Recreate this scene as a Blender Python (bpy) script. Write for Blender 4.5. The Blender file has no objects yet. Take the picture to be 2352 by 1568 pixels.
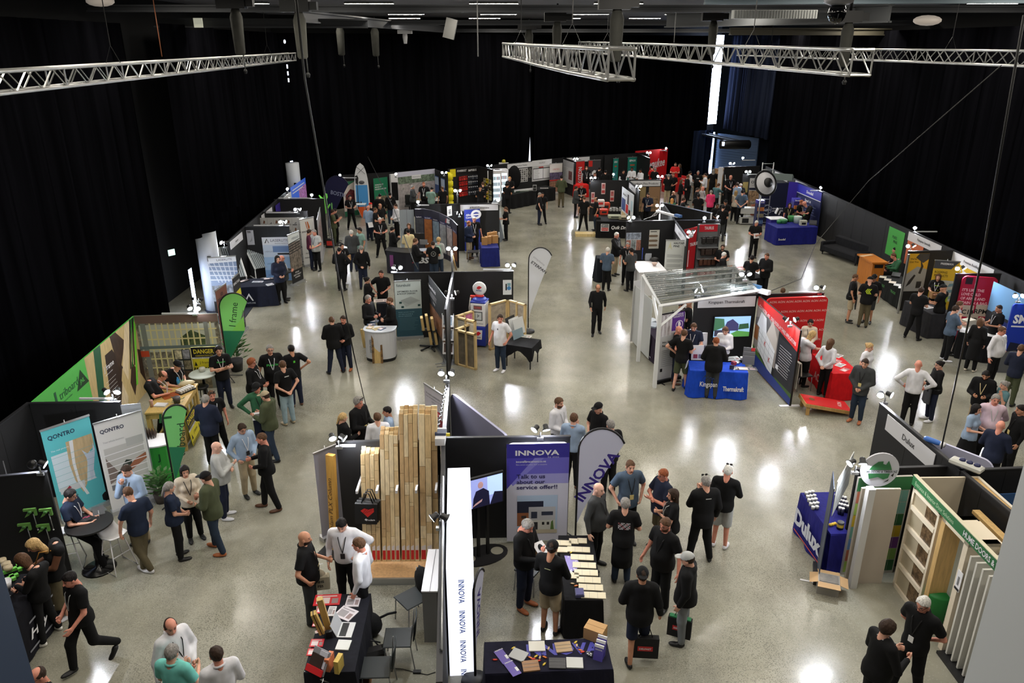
# an exhibition hall seen from above; camera, lights and exposure first, then hall, stands, people
import bpy,random
from math import *
import numpy as np
from mathutils import Matrix as Mx,Vector as Ve
TL=Mx.Translation;en=enumerate;rg=range;RT9=Mx.Rotation
random.seed(7);np.random.seed(7)
SC=bpy.context.scene
COL=SC.collection
CAMH=9.1;FPX=1760.0;PITCH=atan(681.0/FPX)
cd=bpy.data.cameras.new('camera');cam=bpy.data.objects.new('camera',cd);COL.objects.link(cam)
cd.sensor_width=36.0;cd.lens=FPX/2352*36.0;cd.clip_start=.1;cd.clip_end=300
cam.location=(0,0,CAMH);cam.rotation_euler=(pi/2-PITCH,0,0)
SC.camera=cam
w=bpy.data.worlds.new('world');SC.world=w;w.use_nodes=True
w.node_tree.nodes['Background'].inputs[0].default_value=(.5,.7,1,1)
w.node_tree.nodes['Background'].inputs[1].default_value=.004
SC.view_settings.view_transform='Standard';SC.view_settings.look='None'
SC.view_settings.gamma=1;SC.view_settings.use_curve_mapping=False
SC.view_settings.exposure=0
SC.cycles.use_denoising=True;SC.cycles.adaptive_threshold=.02
SC.cycles.max_bounces=5;SC.cycles.diffuse_bounces=3;SC.cycles.glossy_bounces=3
SC.cycles.transmission_bounces=4;SC.cycles.transparent_max_bounces=6
SC.cycles.caustics_reflective=False;SC.cycles.caustics_refractive=False
SC.cycles.sample_clamp_indirect=3.0
L_STRIP=112.0
L_SPOT=600.0
L_DAY=14.0
cp,sp_=cos(PITCH),sin(PITCH)
def P(x,y,z=0):
 a=x-1176;b=784-y
 dy=cp*FPX+sp_*b;dz=-sp_*FPX+cp*b;t=(z-CAMH)/dz
 return(a*t,dy*t)
PH=2.22
def W(x,y,z=PH):return P(x,y,z)
def at(x,y,Y):
 a=x-1176;b=784-y
 dy=cp*FPX+sp_*b;dz=-sp_*FPX+cp*b;t=Y/dy
 return(a*t,Y,CAMH+dz*t)
def lin(c):
 return tuple(((v/255)/12.92 if v/255<=.04045 else((v/255+.055)/1.055)**2.4)for v in c)
MC={}
def mat(c=(128,128,128),r=.6,m=0,e=0,kd=None,a=1.0):
 c=tuple(c);key=(c,r,m,e,kd,a)
 if key in MC:return MC[key]
 M=bpy.data.materials.new('mat_%d'%len(MC));M.use_nodes=True
 nt=M.node_tree;b=nt.nodes['Principled BSDF'];N=nt.nodes.new;Lk=nt.links.new
 L=lin(c)+(1,)
 b.inputs['Base Color'].default_value=L;b.inputs['Roughness'].default_value=r;b.inputs['Metallic'].default_value=m
 M.diffuse_color=L
 if e:
  b.inputs['Emission Color'].default_value=L;b.inputs['Emission Strength'].default_value=e
 if a<1:b.inputs['Alpha'].default_value=a
 def tc(scale,out='Object'):
  t=N('ShaderNodeTexCoord');mp=N('ShaderNodeMapping');Lk(t.outputs[out],mp.inputs[0]);mp.inputs['Scale'].default_value=scale
  return mp.outputs[0]
 def noise(vec,sc,det=3,ro=.55):
  n=N('ShaderNodeTexNoise');Lk(vec,n.inputs['Vector']);n.inputs['Scale'].default_value=sc;n.inputs['Detail'].default_value=det;n.inputs['Roughness'].default_value=ro
  return n.outputs['Fac']
 def ramp(f,stops):
  rp=N('ShaderNodeValToRGB');Lk(f,rp.inputs[0]);el=rp.color_ramp.elements
  while len(el)<len(stops):el.new(.5)
  for i,(p_,col)in en(stops):el[i].position=p_;el[i].color=tuple(col)+(1,)
  return rp.outputs[0]
 def bump(f,s,d=.02):
  bp=N('ShaderNodeBump');bp.inputs['Strength'].default_value=s;bp.inputs['Distance'].default_value=d;Lk(f,bp.inputs['Height']);Lk(bp.outputs[0],b.inputs['Normal'])
 def sc_(k):return tuple(min(1,v*k)for v in L[:3])
 if kd=='cloth':
  f=noise(tc((1,1,.55)),9,1.5);Lk(ramp(f,[(.3,sc_(.86)),(.7,sc_(1.12))]),b.inputs['Base Color']);bump(f,.22,.04)
  b.inputs['Specular IOR Level'].default_value=.25
 elif kd=='skin':
  f=noise(tc((1,1,1)),14,2);Lk(ramp(f,[(.3,(L[0]*.92,L[1]*.84,L[2]*.82)),(.7,sc_(1.06))]),b.inputs['Base Color'])
 elif kd=='hair':
  f=noise(tc((1,1,.25)),70,2);Lk(ramp(f,[(.3,sc_(.6)),(.7,sc_(1.35))]),b.inputs['Base Color']);bump(f,.6,.01);b.inputs['Specular IOR Level'].default_value=.2
 elif kd=='wood':
  f=noise(tc((1,1,.12)),22,4,.6);Lk(ramp(f,[(.3,sc_(.78)),(.55,sc_(1.0)),(.75,sc_(1.12))]),b.inputs['Base Color'])
 elif kd=='drape':
  f=noise(tc((1,1,.05)),3,3);Lk(ramp(f,[(.3,sc_(.5)),(.7,sc_(1.5))]),b.inputs['Base Color'])
  b.inputs['Specular IOR Level'].default_value=0
 elif kd=='panel':
  f=noise(tc((1,1,1)),60,2);bump(f,.25,.004);Lk(ramp(f,[(.3,sc_(.8)),(.7,sc_(1.2))]),b.inputs['Base Color'])
 elif kd=='mottle':
  f=noise(tc((1,1,1)),6,4);Lk(ramp(f,[(.3,sc_(.7)),(.7,sc_(1.3))]),b.inputs['Base Color'])
 elif kd=='foliage':
  f=noise(tc((1,1,1)),20,2);Lk(ramp(f,[(.3,sc_(.5)),(.7,sc_(1.5))]),b.inputs['Base Color'])
 elif kd=='photo':
  f=noise(tc((1,1,1)),7,5,.65);Lk(ramp(f,[(.35,sc_(.35)),(.5,sc_(.9)),(.58,sc_(1.5)),(.68,sc_(.6))]),b.inputs['Base Color'])
 elif kd=='clear':
  b.inputs['Transmission Weight'].default_value=.9;b.inputs['IOR'].default_value=1.25;b.inputs['Alpha'].default_value=.55
 MC[key]=M
 return M
def ph(*c):return mat(c,.5,kd='photo')
def wo(*c):return mat(c,.6,kd='wood')
def cl(*c):return mat(c,.85,kd='cloth')
BLACKP=lambda:mat((16,16,19),.68,kd='panel')
WHITE=lambda:mat((226,226,230),.5)
METAL=lambda:mat((185,187,190),.3,.9)
def floor_mat():
 M=bpy.data.materials.new('polished_concrete');M.use_nodes=True;nt=M.node_tree;b=nt.nodes['Principled BSDF'];N=nt.nodes.new;Lk=nt.links.new
 t=N('ShaderNodeTexCoord')
 def noise(sc,det,ro=.5,scl=None):
  n=N('ShaderNodeTexNoise');n.inputs['Scale'].default_value=sc;n.inputs['Detail'].default_value=det;n.inputs['Roughness'].default_value=ro
  if scl:
   mp=N('ShaderNodeMapping');mp.inputs['Scale'].default_value=scl;Lk(t.outputs['Object'],mp.inputs[0]);Lk(mp.outputs[0],n.inputs['Vector'])
  else:Lk(t.outputs['Object'],n.inputs['Vector'])
  return n.outputs['Fac']
 def ramp(f,stops):
  rp=N('ShaderNodeValToRGB');Lk(f,rp.inputs[0]);el=rp.color_ramp.elements
  while len(el)<len(stops):el.new(.5)
  for i,(p_,c)in en(stops):el[i].position=p_;el[i].color=c+(1,)
  return rp.outputs[0]
 def mix(f,a,c,mode='MIX'):
  m=N('ShaderNodeMix');m.data_type='RGBA';m.blend_type=mode
  if isinstance(f,float):m.inputs[0].default_value=f
  else:Lk(f,m.inputs[0])
  for k,v in((6,a),(7,c)):
   if isinstance(v,tuple):m.inputs[k].default_value=v+(1,)
   else:Lk(v,m.inputs[k])
  return m.outputs[2]
 base=ramp(noise(.28,6,.6),[(.32,(.215,.208,.168)),(.5,(.30,.29,.232)),(.68,(.39,.378,.316))])
 stain=ramp(noise(.9,4,.6,(1,.5,1)),[(.35,(.78,.78,.78)),(.6,(1.06,1.06,1.05))])
 base=mix(1.0,base,stain,'MULTIPLY')
 v=N('ShaderNodeTexVoronoi');v.inputs['Scale'].default_value=56;Lk(t.outputs['Object'],v.inputs['Vector'])
 msk=ramp(noise(.35,3),[(.38,(.06,)*3),(.62,(1,)*3)])
 rnd=N('ShaderNodeSeparateColor');Lk(v.outputs['Color'],rnd.inputs[0])
 lt=N('ShaderNodeMath');lt.operation='LESS_THAN';Lk(v.outputs['Distance'],lt.inputs[0]);lt.inputs[1].default_value=.40
 gt=N('ShaderNodeMath');gt.operation='GREATER_THAN';Lk(rnd.outputs[0],gt.inputs[0]);gt.inputs[1].default_value=.42
 mm=N('ShaderNodeMath');mm.operation='MULTIPLY';Lk(lt.outputs[0],mm.inputs[0]);Lk(gt.outputs[0],mm.inputs[1])
 m2=N('ShaderNodeMath');m2.operation='MULTIPLY';Lk(mm.outputs[0],m2.inputs[0]);Lk(msk,m2.inputs[1])
 m3=N('ShaderNodeMath');m3.operation='MULTIPLY';Lk(m2.outputs[0],m3.inputs[0]);m3.inputs[1].default_value=.66
 base=mix(m3.outputs[0],base,(.035,.034,.028))
 g2=N('ShaderNodeMath');g2.operation='LESS_THAN';Lk(rnd.outputs[0],g2.inputs[0]);g2.inputs[1].default_value=.12
 g3=N('ShaderNodeMath');g3.operation='MULTIPLY';Lk(g2.outputs[0],g3.inputs[0]);Lk(lt.outputs[0],g3.inputs[1])
 g4=N('ShaderNodeMath');g4.operation='MULTIPLY';Lk(g3.outputs[0],g4.inputs[0]);g4.inputs[1].default_value=.45
 base=mix(g4.outputs[0],base,(.5,.48,.41))
 Lk(base,b.inputs['Base Color'])
 Lk(ramp(noise(.5,4),[(.3,(.13,)*3),(.7,(.27,)*3)]),b.inputs['Roughness'])
 b.inputs['IOR'].default_value=1.5
 bp=N('ShaderNodeBump');bp.inputs['Strength'].default_value=.12;bp.inputs['Distance'].default_value=.02;Lk(noise(5,3),bp.inputs['Height']);Lk(bp.outputs[0],b.inputs['Normal'])
 return M
TC={}
def text_geo(s,bold=0,shear=0):
 k=(s,bold,shear)
 if k in TC:return TC[k]
 c=bpy.data.curves.new('t','FONT');c.body=s;c.size=1;c.offset=bold;c.shear=shear;c.resolution_u=2;c.space_line=.8
 o=bpy.data.objects.new('t',c);COL.objects.link(o)
 dg=bpy.context.evaluated_depsgraph_get();me=bpy.data.meshes.new_from_object(o.evaluated_get(dg))
 V=[(v.co.x,v.co.y)for v in me.vertices];Fc=[tuple(p.vertices)for p in me.polygons]
 bpy.data.objects.remove(o);bpy.data.curves.remove(c);bpy.data.meshes.remove(me)
 if not V:V=[(0,0),(0,1),(1,0)]
 x0=min(v[0]for v in V);x1=max(v[0]for v in V);y0=min(v[1]for v in V);y1=max(v[1]for v in V)
 TC[k]=([(v[0]-x0,v[1]-y0)for v in V],Fc,x1-x0,y1-y0)
 return TC[k]
class MB:
 def __init__(s):s.v=[];s.f=[];s.m=[];s.mats=[];s.sm=[]
 def mi(s,M):
  if M not in s.mats:s.mats.append(M)
  return s.mats.index(M)
 def add(s,V,Fc,M,smooth=False,X=None):
  n=len(s.v);i=s.mi(M)
  if X is not None:V=[tuple(X@Ve(v))for v in V]
  s.v+=[tuple(v)for v in V]
  for f in Fc:s.f.append(tuple(n+k for k in f));s.m.append(i);s.sm.append(smooth)
  return s
 def bx(s,x0,y0,z0,x1,y1,z1,M,X=None,bev=0):
  if bev:
   pts=[]
   b=bev
   for z,ins in((z0,b),(z0+b,0),(z1-b,0),(z1,b)):
    pts+=[(x0+ins,y0+b*0+ins,z),(x1-ins,y0+ins,z),(x1-ins,y1-ins,z),(x0+ins,y1-ins,z)]
   Fc=[(3,2,1,0),(12,13,14,15)]
   for k in rg(3):
    for j in rg(4):Fc.append((4*k+j,4*k+(j+1)%4,4*k+4+(j+1)%4,4*k+4+j))
   return s.add(pts,Fc,M,X=X)
  V=[(x0,y0,z0),(x1,y0,z0),(x1,y1,z0),(x0,y1,z0),(x0,y0,z1),(x1,y0,z1),(x1,y1,z1),(x0,y1,z1)]
  return s.add(V,[(3,2,1,0),(4,5,6,7),(0,1,5,4),(1,2,6,5),(2,3,7,6),(3,0,4,7)],M,X=X)
 def pg(s,pts,y,M,th=0,X=None):
  n=len(pts)
  V=[(p[0],y,p[1])for p in pts]
  if th:
   V+=[(p[0],y+th,p[1])for p in pts]
   Fc=[tuple(rg(n)),tuple(rg(2*n-1,n-1,-1))]+[(i,i+n,(i+1)%n+n,(i+1)%n)for i in rg(n)]
  else:Fc=[tuple(rg(n))]
  return s.add(V,Fc,M,X=X)
 def rc(s,u0,v0,u1,v1,M,y=-.003):return s.pg([(u0,v0),(u1,v0),(u1,v1),(u0,v1)],y,M)
 def hrect(s,x0,y0,x1,y1,z,M):return s.add([(x0,y0,z),(x1,y0,z),(x1,y1,z),(x0,y1,z)],[(0,1,2,3)],M)
 def prism(s,pts,z0,z1,M,X=None,smooth=False):
  n=len(pts);V=[(p[0],p[1],z0)for p in pts]+[(p[0],p[1],z1)for p in pts]
  return s.add(V,[tuple(rg(n-1,-1,-1)),tuple(rg(n,2*n))]+[(i,(i+1)%n,(i+1)%n+n,i+n)for i in rg(n)],M,smooth,X=X)
 def lh_(s,prof,M,n=16,X=None,smooth=True):
  V=[];Fc=[]
  for r,z in prof:
   for k in rg(n):V.append((r*cos(2*pi*k/n),r*sin(2*pi*k/n),z))
  for i in rg(len(prof)-1):
   for k in rg(n):Fc.append((i*n+k,i*n+(k+1)%n,(i+1)*n+(k+1)%n,(i+1)*n+k))
  Fc.append(tuple(rg(n-1,-1,-1)));Fc.append(tuple(rg((len(prof)-1)*n,len(prof)*n)))
  return s.add(V,Fc,M,smooth,X=X)
 def tu(s,pts,r,M,n=6,X=None):
  pts=[Ve(p)for p in pts];V=[];Fc=[]
  for i,p in en(pts):
   d=(pts[min(i+1,len(pts)-1)]-pts[max(i-1,0)]).normalized()
   u=d.cross(Ve((0,0,1))if abs(d.z)<.9 else Ve((0,1,0))).normalized();v=d.cross(u)
   rr=r[i]if isinstance(r,(list,tuple))else r
   for k in rg(n):
    a=2*pi*k/n;V.append(tuple(p+u*cos(a)*rr+v*sin(a)*rr))
  for i in rg(len(pts)-1):
   for k in rg(n):Fc.append((i*n+k,i*n+(k+1)%n,(i+1)*n+(k+1)%n,(i+1)*n+k))
  Fc.append(tuple(rg(n-1,-1,-1)));Fc.append(tuple(rg((len(pts)-1)*n,len(pts)*n)))
  return s.add(V,Fc,M,n>5,X=X)
 def ell(s,c,r,M,n=10,X=None):
  V=[];Fc=[];m=max(5,n//2+1)
  for i in rg(m+1):
   t=pi*i/m
   for k in rg(n):V.append((c[0]+r[0]*sin(t)*cos(2*pi*k/n),c[1]+r[1]*sin(t)*sin(2*pi*k/n),c[2]-r[2]*cos(t)))
  for i in rg(m):
   for k in rg(n):Fc.append((i*n+k,i*n+(k+1)%n,(i+1)*n+(k+1)%n,(i+1)*n+k))
  return s.add(V,Fc,M,True,X=X)
 def tx(s,t,u,v,h,M,al='l',bold=.0,shear=0,wd=None,y=-.006,rot=0,X=None,flat=False):
  V,Fc,tw,th=text_geo(t,bold,shear);k=h/th;kx=(wd/tw)if wd else k;w_=tw*kx
  ox=0 if al=='l' else(-w_/2 if al=='c' else-w_)
  ca,sa=cos(radians(rot)),sin(radians(rot));out=[]
  for a,b in V:
   a=a*kx+ox;b=b*k;a,b=a*ca-b*sa,a*sa+b*ca
   out.append((u+a,v+b,y)if flat else(u+a,y,v+b))
  return s.add(out,Fc,M,X=X)
 def ls(s,u0,v0,u1,n,dv,M,th=.012,y=-.005,rag=.25):
  rs=random.Random(int(u0*100+v0*1000))
  for i in rg(n):s.rc(u0,v0-i*dv,u0+(u1-u0)*(1-rag*rs.random()),v0-i*dv+th,M,y)
  return s
 def bd(s,name,parent=None,X=None,me=None):
  me=bpy.data.meshes.new(name);me.from_pydata(s.v,[],s.f)
  for M in s.mats:me.materials.append(M)
  me.polygons.foreach_set('material_index',s.m);me.polygons.foreach_set('use_smooth',s.sm);me.update()
  o=bpy.data.objects.new(name,me);COL.objects.link(o)
  if parent is not None:o.parent=parent
  if X is not None:o.matrix_local=X
  return o
def tag(o,la=None,cat=None,group=None,kd=None):
 if la:o['label']=la
 if cat:o['category']=cat
 if group:o['group']=group
 if kd:o['kind']=kd
 return o
def em(name,X,la=None,cat=None,group=None):
 o=bpy.data.objects.new(name,None);COL.objects.link(o);o.empty_display_size=.2
 o.matrix_local=X if isinstance(X,Mx)else TL(Ve(X))
 return tag(o,la,cat,group)
def T(x,y,z=0,rz=0):return TL((x,y,z))@RT9(radians(rz),4,'Z')
def RX(a):return RT9(radians(a),4,'X')
def RY(a):return RT9(radians(a),4,'Y')
def RZ(a):return RT9(radians(a),4,'Z')
def fr(A,B,z=0,tilt=0):
 a=atan2(B[1]-A[1],B[0]-A[0])
 return TL((A[0],A[1],z))@RT9(a,4,'Z')@RX(tilt),hypot(B[0]-A[0],B[1]-A[1])
def copy_tree(o,parent=None):
 c=o.copy();COL.objects.link(c);c.parent=parent
 for ch in list(o.children):copy_tree(ch,c)
 return c
def surf_nets(fn,lo,hi,h):
 n=[int(ceil((hi[i]-lo[i])/h))+1 for i in rg(3)]
 ax=[lo[i]+h*np.arange(n[i])for i in rg(3)]
 G=np.stack(np.meshgrid(*ax,indexing='ij'),-1).reshape(-1,3).astype(np.float32)
 S=fn(G).reshape(n);ins=S<0
 cn=(n[0]-1,n[1]-1,n[2]-1);acc=np.zeros(cn+(3,),np.float32);cnt=np.zeros(cn,np.float32)
 def sl(o):return tuple(slice(o[k],o[k]+cn[k])for k in rg(3))
 for axis in rg(3):
  oth=[k for k in rg(3)if k!=axis]
  for b1 in(0,1):
   for b2 in(0,1):
    o0=[0,0,0];o0[oth[0]]=b1;o0[oth[1]]=b2;o1=list(o0);o1[axis]=1
    a=S[sl(o0)];b=S[sl(o1)];cr=(a<0)!=(b<0)
    t=np.where(cr,a/np.where(cr,a-b,1),0)
    for k in rg(3):acc[...,k]+=np.where(cr,(t if k==axis else o0[k]),0)
    cnt+=cr
 act=cnt>0;idx=-np.ones(cn,np.int64);ii=np.argwhere(act);idx[act]=np.arange(len(ii))
 V=(ii+acc[act]/cnt[act][:,None])*h+np.array(lo)
 Q=[]
 for axis in rg(3):
  u,v=[(1,2),(2,0),(0,1)][axis]
  a=ins[tuple(slice(0,n[k]-1)if k==axis else slice(1,n[k]-1)for k in rg(3))]
  b=ins[tuple(slice(1,n[k])if k==axis else slice(1,n[k]-1)for k in rg(3))]
  e=np.argwhere(a!=b)
  if not len(e):continue
  flip=~a[tuple(e.T)]
  e=e.copy();e[:,u]+=1;e[:,v]+=1
  def c(du,dv):
   q=e.copy();q[:,u]-=du;q[:,v]-=dv
   return idx[tuple(q.T)]
  q=np.stack([c(1,1),c(0,1),c(0,0),c(1,0)],1);q[flip]=q[flip][:,::-1]
  Q.append(q)
 return V,np.concatenate(Q)
def sd_cap(p,a,b,ra,rb):
 a=np.array(a,np.float32);b=np.array(b,np.float32);ab=b-a
 t=np.clip(((p-a)@ab)/max(ab@ab,1e-9),0,1)
 return np.linalg.norm(p-a-t[:,None]*ab,axis=1)-(ra+(rb-ra)*t)
def sd_ell(p,c,r):
 r=np.array(r,np.float32);q=(p-np.array(c,np.float32));k0=np.linalg.norm(q/r,axis=1);k1=np.linalg.norm(q/(r*r),axis=1)
 return k0*(k0-1)/np.maximum(k1,1e-6)
def smin(a,b,k):
 h=np.maximum(k-np.abs(a-b),0)/k
 return np.minimum(a,b)-h*h*k*.25
def np_mesh(name,V,Q,mats,mi=None,parent=None,X=None):
 me=bpy.data.meshes.new(name);V=np.ascontiguousarray(V,np.float32);Q=np.ascontiguousarray(Q,np.int32)
 me.vertices.add(len(V));me.vertices.foreach_set('co',V.ravel());me.loops.add(len(Q)*4);me.loops.foreach_set('vertex_index',Q.ravel())
 me.polygons.add(len(Q));me.polygons.foreach_set('loop_start',np.arange(0,len(Q)*4,4,dtype=np.int32))
 me.polygons.foreach_set('use_smooth',np.ones(len(Q),bool))
 for M in mats:me.materials.append(M)
 if mi is not None:me.polygons.foreach_set('material_index',np.ascontiguousarray(mi,np.int32))
 me.update(calc_edges=True)
 o=bpy.data.objects.new(name,me);COL.objects.link(o)
 if parent is not None:o.parent=parent
 if X is not None:o.matrix_local=X
 return o
def head_fn(p):
 d=sd_ell(p,(0,-.008,.03),(.076,.096,.094))
 d=smin(d,sd_ell(p,(0,.022,-.048),(.054,.066,.064)),.04)
 d=smin(d,sd_cap(p,(0,-.03,-.05),(0,-.045,-.17),.054,.06),.03)
 d=smin(d,sd_cap(p,(0,.09,.018),(0,.106,-.016),.008,.014),.012)
 for s in(-1,1):
  d=smin(d,sd_ell(p,(s*.079,-.006,-.002),(.012,.022,.031)),.01)
  d=-smin(-d,sd_ell(p,(s*.03,.098,.018),(.019,.016,.012)),.012)
 d=smin(d,sd_cap(p,(-.018,.082,-.052),(.018,.082,-.052),.009,.009),.008)
 return d
def skullr(i):return lambda p:sd_ell(p,(0,-.008,.03),(.076+i,.096+i,.094+i))
def hair_fn(style):
 def f(p):
  x,y,z=p[:,0],p[:,1],p[:,2]
  nz=.0035*np.sin(95*x)*np.sin(80*y+2)*np.sin(70*z)+.003*np.sin(50*x+30*y)
  th={'buzz':.006,'short':.011,'thick':.022,'long':.02,'bob':.022,'pony':.012,'bun':.014,'bald':.004,'thin':.009}[style]
  d=skullr(th)(p)+nz
  if style in('long','bob'):
   cut=y-.052-np.maximum(z-.06,0)*1.2
   end=-.24 if style=='long' else-.10
   tail=sd_ell(p,(0,-.05,end/2),(.092,.062,abs(end)/2+.08))
   d=smin(d,tail,.05)
   return np.maximum(d,cut)
  cut=(y-.006-z+.012*np.sin(60*x))*.7
  d=np.maximum(d,cut)
  if style in('bald',):d=np.maximum(d,z-.045)
  if style=='thin':d=np.maximum(d,(z-.075)+.6*y)
  if style=='pony':d=smin(d,sd_cap(p,(0,-.10,.03),(0,-.15,-.12),.028,.016),.03)
  if style=='bun':d=smin(d,sd_ell(p,(0,-.11,.06),(.042,.042,.042)),.02)
  return d
 return f
def cap_fn(p):
 d=np.maximum(skullr(.022)(p),.045-p[:,2]-.18*p[:,1])
 br=sd_ell(p,(0,.125,.055),(.068,.075,.007))
 return smin(d,br,.012)
HC={}
def ch_(key,fn,lo,hi,h):
 if key not in HC:HC[key]=surf_nets(fn,lo,hi,h)
 return HC[key]
def get_head(h):
 V,Q=ch_(('head',h),head_fn,(-.12,-.15,-.2),(.12,.15,.15),h)
 if('hm',h)not in HC:
  c=V[Q].mean(1);x,y,z=np.abs(c[:,0]),c[:,1],c[:,2];m=np.zeros(len(Q),int)
  m[(x>.017)&(x<.043)&(y>.05)&(z>.008)&(z<.027)]=1
  m[(x<.022)&(y>.06)&(z>-.062)&(z<-.044)]=2
  m[(x>.014)&(x<.05)&(y>.06)&(z>.034)&(z<.046)]=3
  m2=m.copy();m2[(m==0)&(z<-.028)&(z>-.12)&(y>.0)&~((x<.03)&(z>-.04)&(y>.09))]=3
  HC[('hm',h)]=(m,m2)
 return V,Q,HC[('hm',h)]
def hand_fn(curl,thumb):
 segs=[]
 for i,(y0,ln)in en(((.027,.072),(.009,.08),(-.009,.074),(-.026,.058))):
  p=np.array([.078,y0,0.]);a=0
  for k,fr_ in en((.45,.3,.25)):
   a+=curl*(1 if k else.7);q=p+np.array([cos(a),y0*.6*fr_,-sin(a)])*ln*fr_
   segs.append((p,q,.0095-.001*k,.009-.001*k));p=q
 t0=np.array([.018,.026,-.004]);t1=t0+np.array([.032,.03,-.01*thumb]);t2=t1+np.array([.03,.008,-.012*thumb])
 segs+=[(t0,t1,.013,.0105),(t1,t2,.0105,.008)]
 def f(p):
  d=smin(sd_ell(p,(.045,0,0),(.05,.04,.015)),sd_cap(p,(-.04,0,0),(.01,0,0),.026,.022),.03)
  for s in segs:d=smin(d,sd_cap(p,*s),.007)
  return d
 return f
def get_hand(kd,h):
 cu={'relax':.38,'grip':1.25,'flat':.1}[kd]
 return ch_(('hand',kd,h),hand_fn(cu,1 if kd!='flat' else.2),(-.05,-.07,-.11),(.18,.09,.03),h)
def shoe_fn(p):
 d=smin(sd_ell(p,(0,.0,.045),(.04,.06,.05)),sd_ell(p,(0,.10,.03),(.047,.105,.036)),.04)
 return np.maximum(d,-.001-p[:,2]+.002)
ARM={'down':((.255,-.04,1.15),(.265,.05,.91),'relax'),'hip':((.41,-.10,1.22),(.215,.05,1.03),'grip'),'crossr':((.25,.09,1.15),(-.06,.22,1.20),'grip'),'crossl':((.25,.09,1.15),(-.04,.19,1.15),'relax'),'back':((.29,-.12,1.16),(.05,-.19,.96),'grip'),'clasp':((.26,.01,1.15),(.05,.21,.98),'grip'),'hold':((.25,.03,1.13),(.12,.29,1.14),'grip'),'phone':((.23,.05,1.13),(.07,.27,1.24),'grip'),'chin':((.19,.16,1.13),(.05,.17,1.41),'grip'),'pocket':((.30,-.07,1.17),(.19,.06,.95),'grip'),'reach':((.25,.22,1.22),(.17,.47,1.13),'relax'),'table':((.26,.12,1.16),(.22,.34,1.0),'relax'),'fwd':((.25,.06,1.15),(.23,.25,1.0),'relax'),'aft':((.26,-.14,1.17),(.27,-.14,.93),'relax'),'type':((.25,.06,1.15),(.10,.34,1.07),'relax'),'wave':((.30,.08,1.2),(.30,.18,1.46),'flat'),'lean':((.26,.06,1.16),(.27,.12,.89),'grip'),'front':((.25,.0,1.15),(.09,.23,1.05),'grip')}
LEG={'stand':(((.095,.01,.5),(.11,-.02,.085),8),((.095,.01,.5),(.11,-.02,.085),8)),'wide':(((.13,.02,.5),(.20,-.02,.085),16),((.13,.02,.5),(.20,-.02,.085),16)),'step':(((.10,.10,.5),(.12,.14,.085),8),((.10,-.04,.5),(.11,-.16,.085),14)),'walk':(((.09,.20,.52),(.09,.24,.10),0),((.09,-.05,.50),(.09,-.38,.22),0)),'cross':(((.05,.05,.5),(-.05,.0,.085),0),((.08,.0,.5),(.0,-.16,.085),20)),'contra':(((.10,.05,.5),(.15,.04,.085),25),((.085,.0,.5),(.07,-.03,.085),4)),'sit':(((.13,.42,.93),(.14,.40,.50),8),((.13,.42,.93),(.14,.40,.50),8)),'perch':(((.14,.36,.70),(.14,.42,.185),8),((.12,.30,.66),(.17,.16,.185),8))}
SKIN={'l':(222,170,146),'p':(232,186,166),'t':(196,142,112),'b':(128,84,62),'r':(220,150,128)}
HAIRC={'k':(26,22,22),'d':(56,42,34),'b':(92,66,48),'g':(138,134,130),'w':(205,202,196),'y':(190,158,108),'r':(140,78,48),'o':(200,140,80)}
CL={'k':(15,15,17),'n':(30,36,56),'w':(224,224,230),'g':(120,124,128),'dg':(62,64,66),'lb':(150,170,196),'db':(76,92,112),'j':(40,52,70),'lj':(150,172,184),'be':(176,160,132),'ol':(74,80,58),'gr':(54,104,74),'mi':(120,206,196),'cr':(214,202,184),'bn':(96,62,44),'tan':(168,96,56),'r':(206,34,34),'pk':(226,60,110),'mar':(92,40,62),'lg':(176,178,178),'sg':(130,160,150),'nt':(34,44,66),'y':(226,208,160),'lp':(214,190,204),'kh':(92,84,64),'bb':(30,40,66),'te':(84,118,124),'sw':(236,234,228)}
PN=[0];GP=[]
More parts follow.
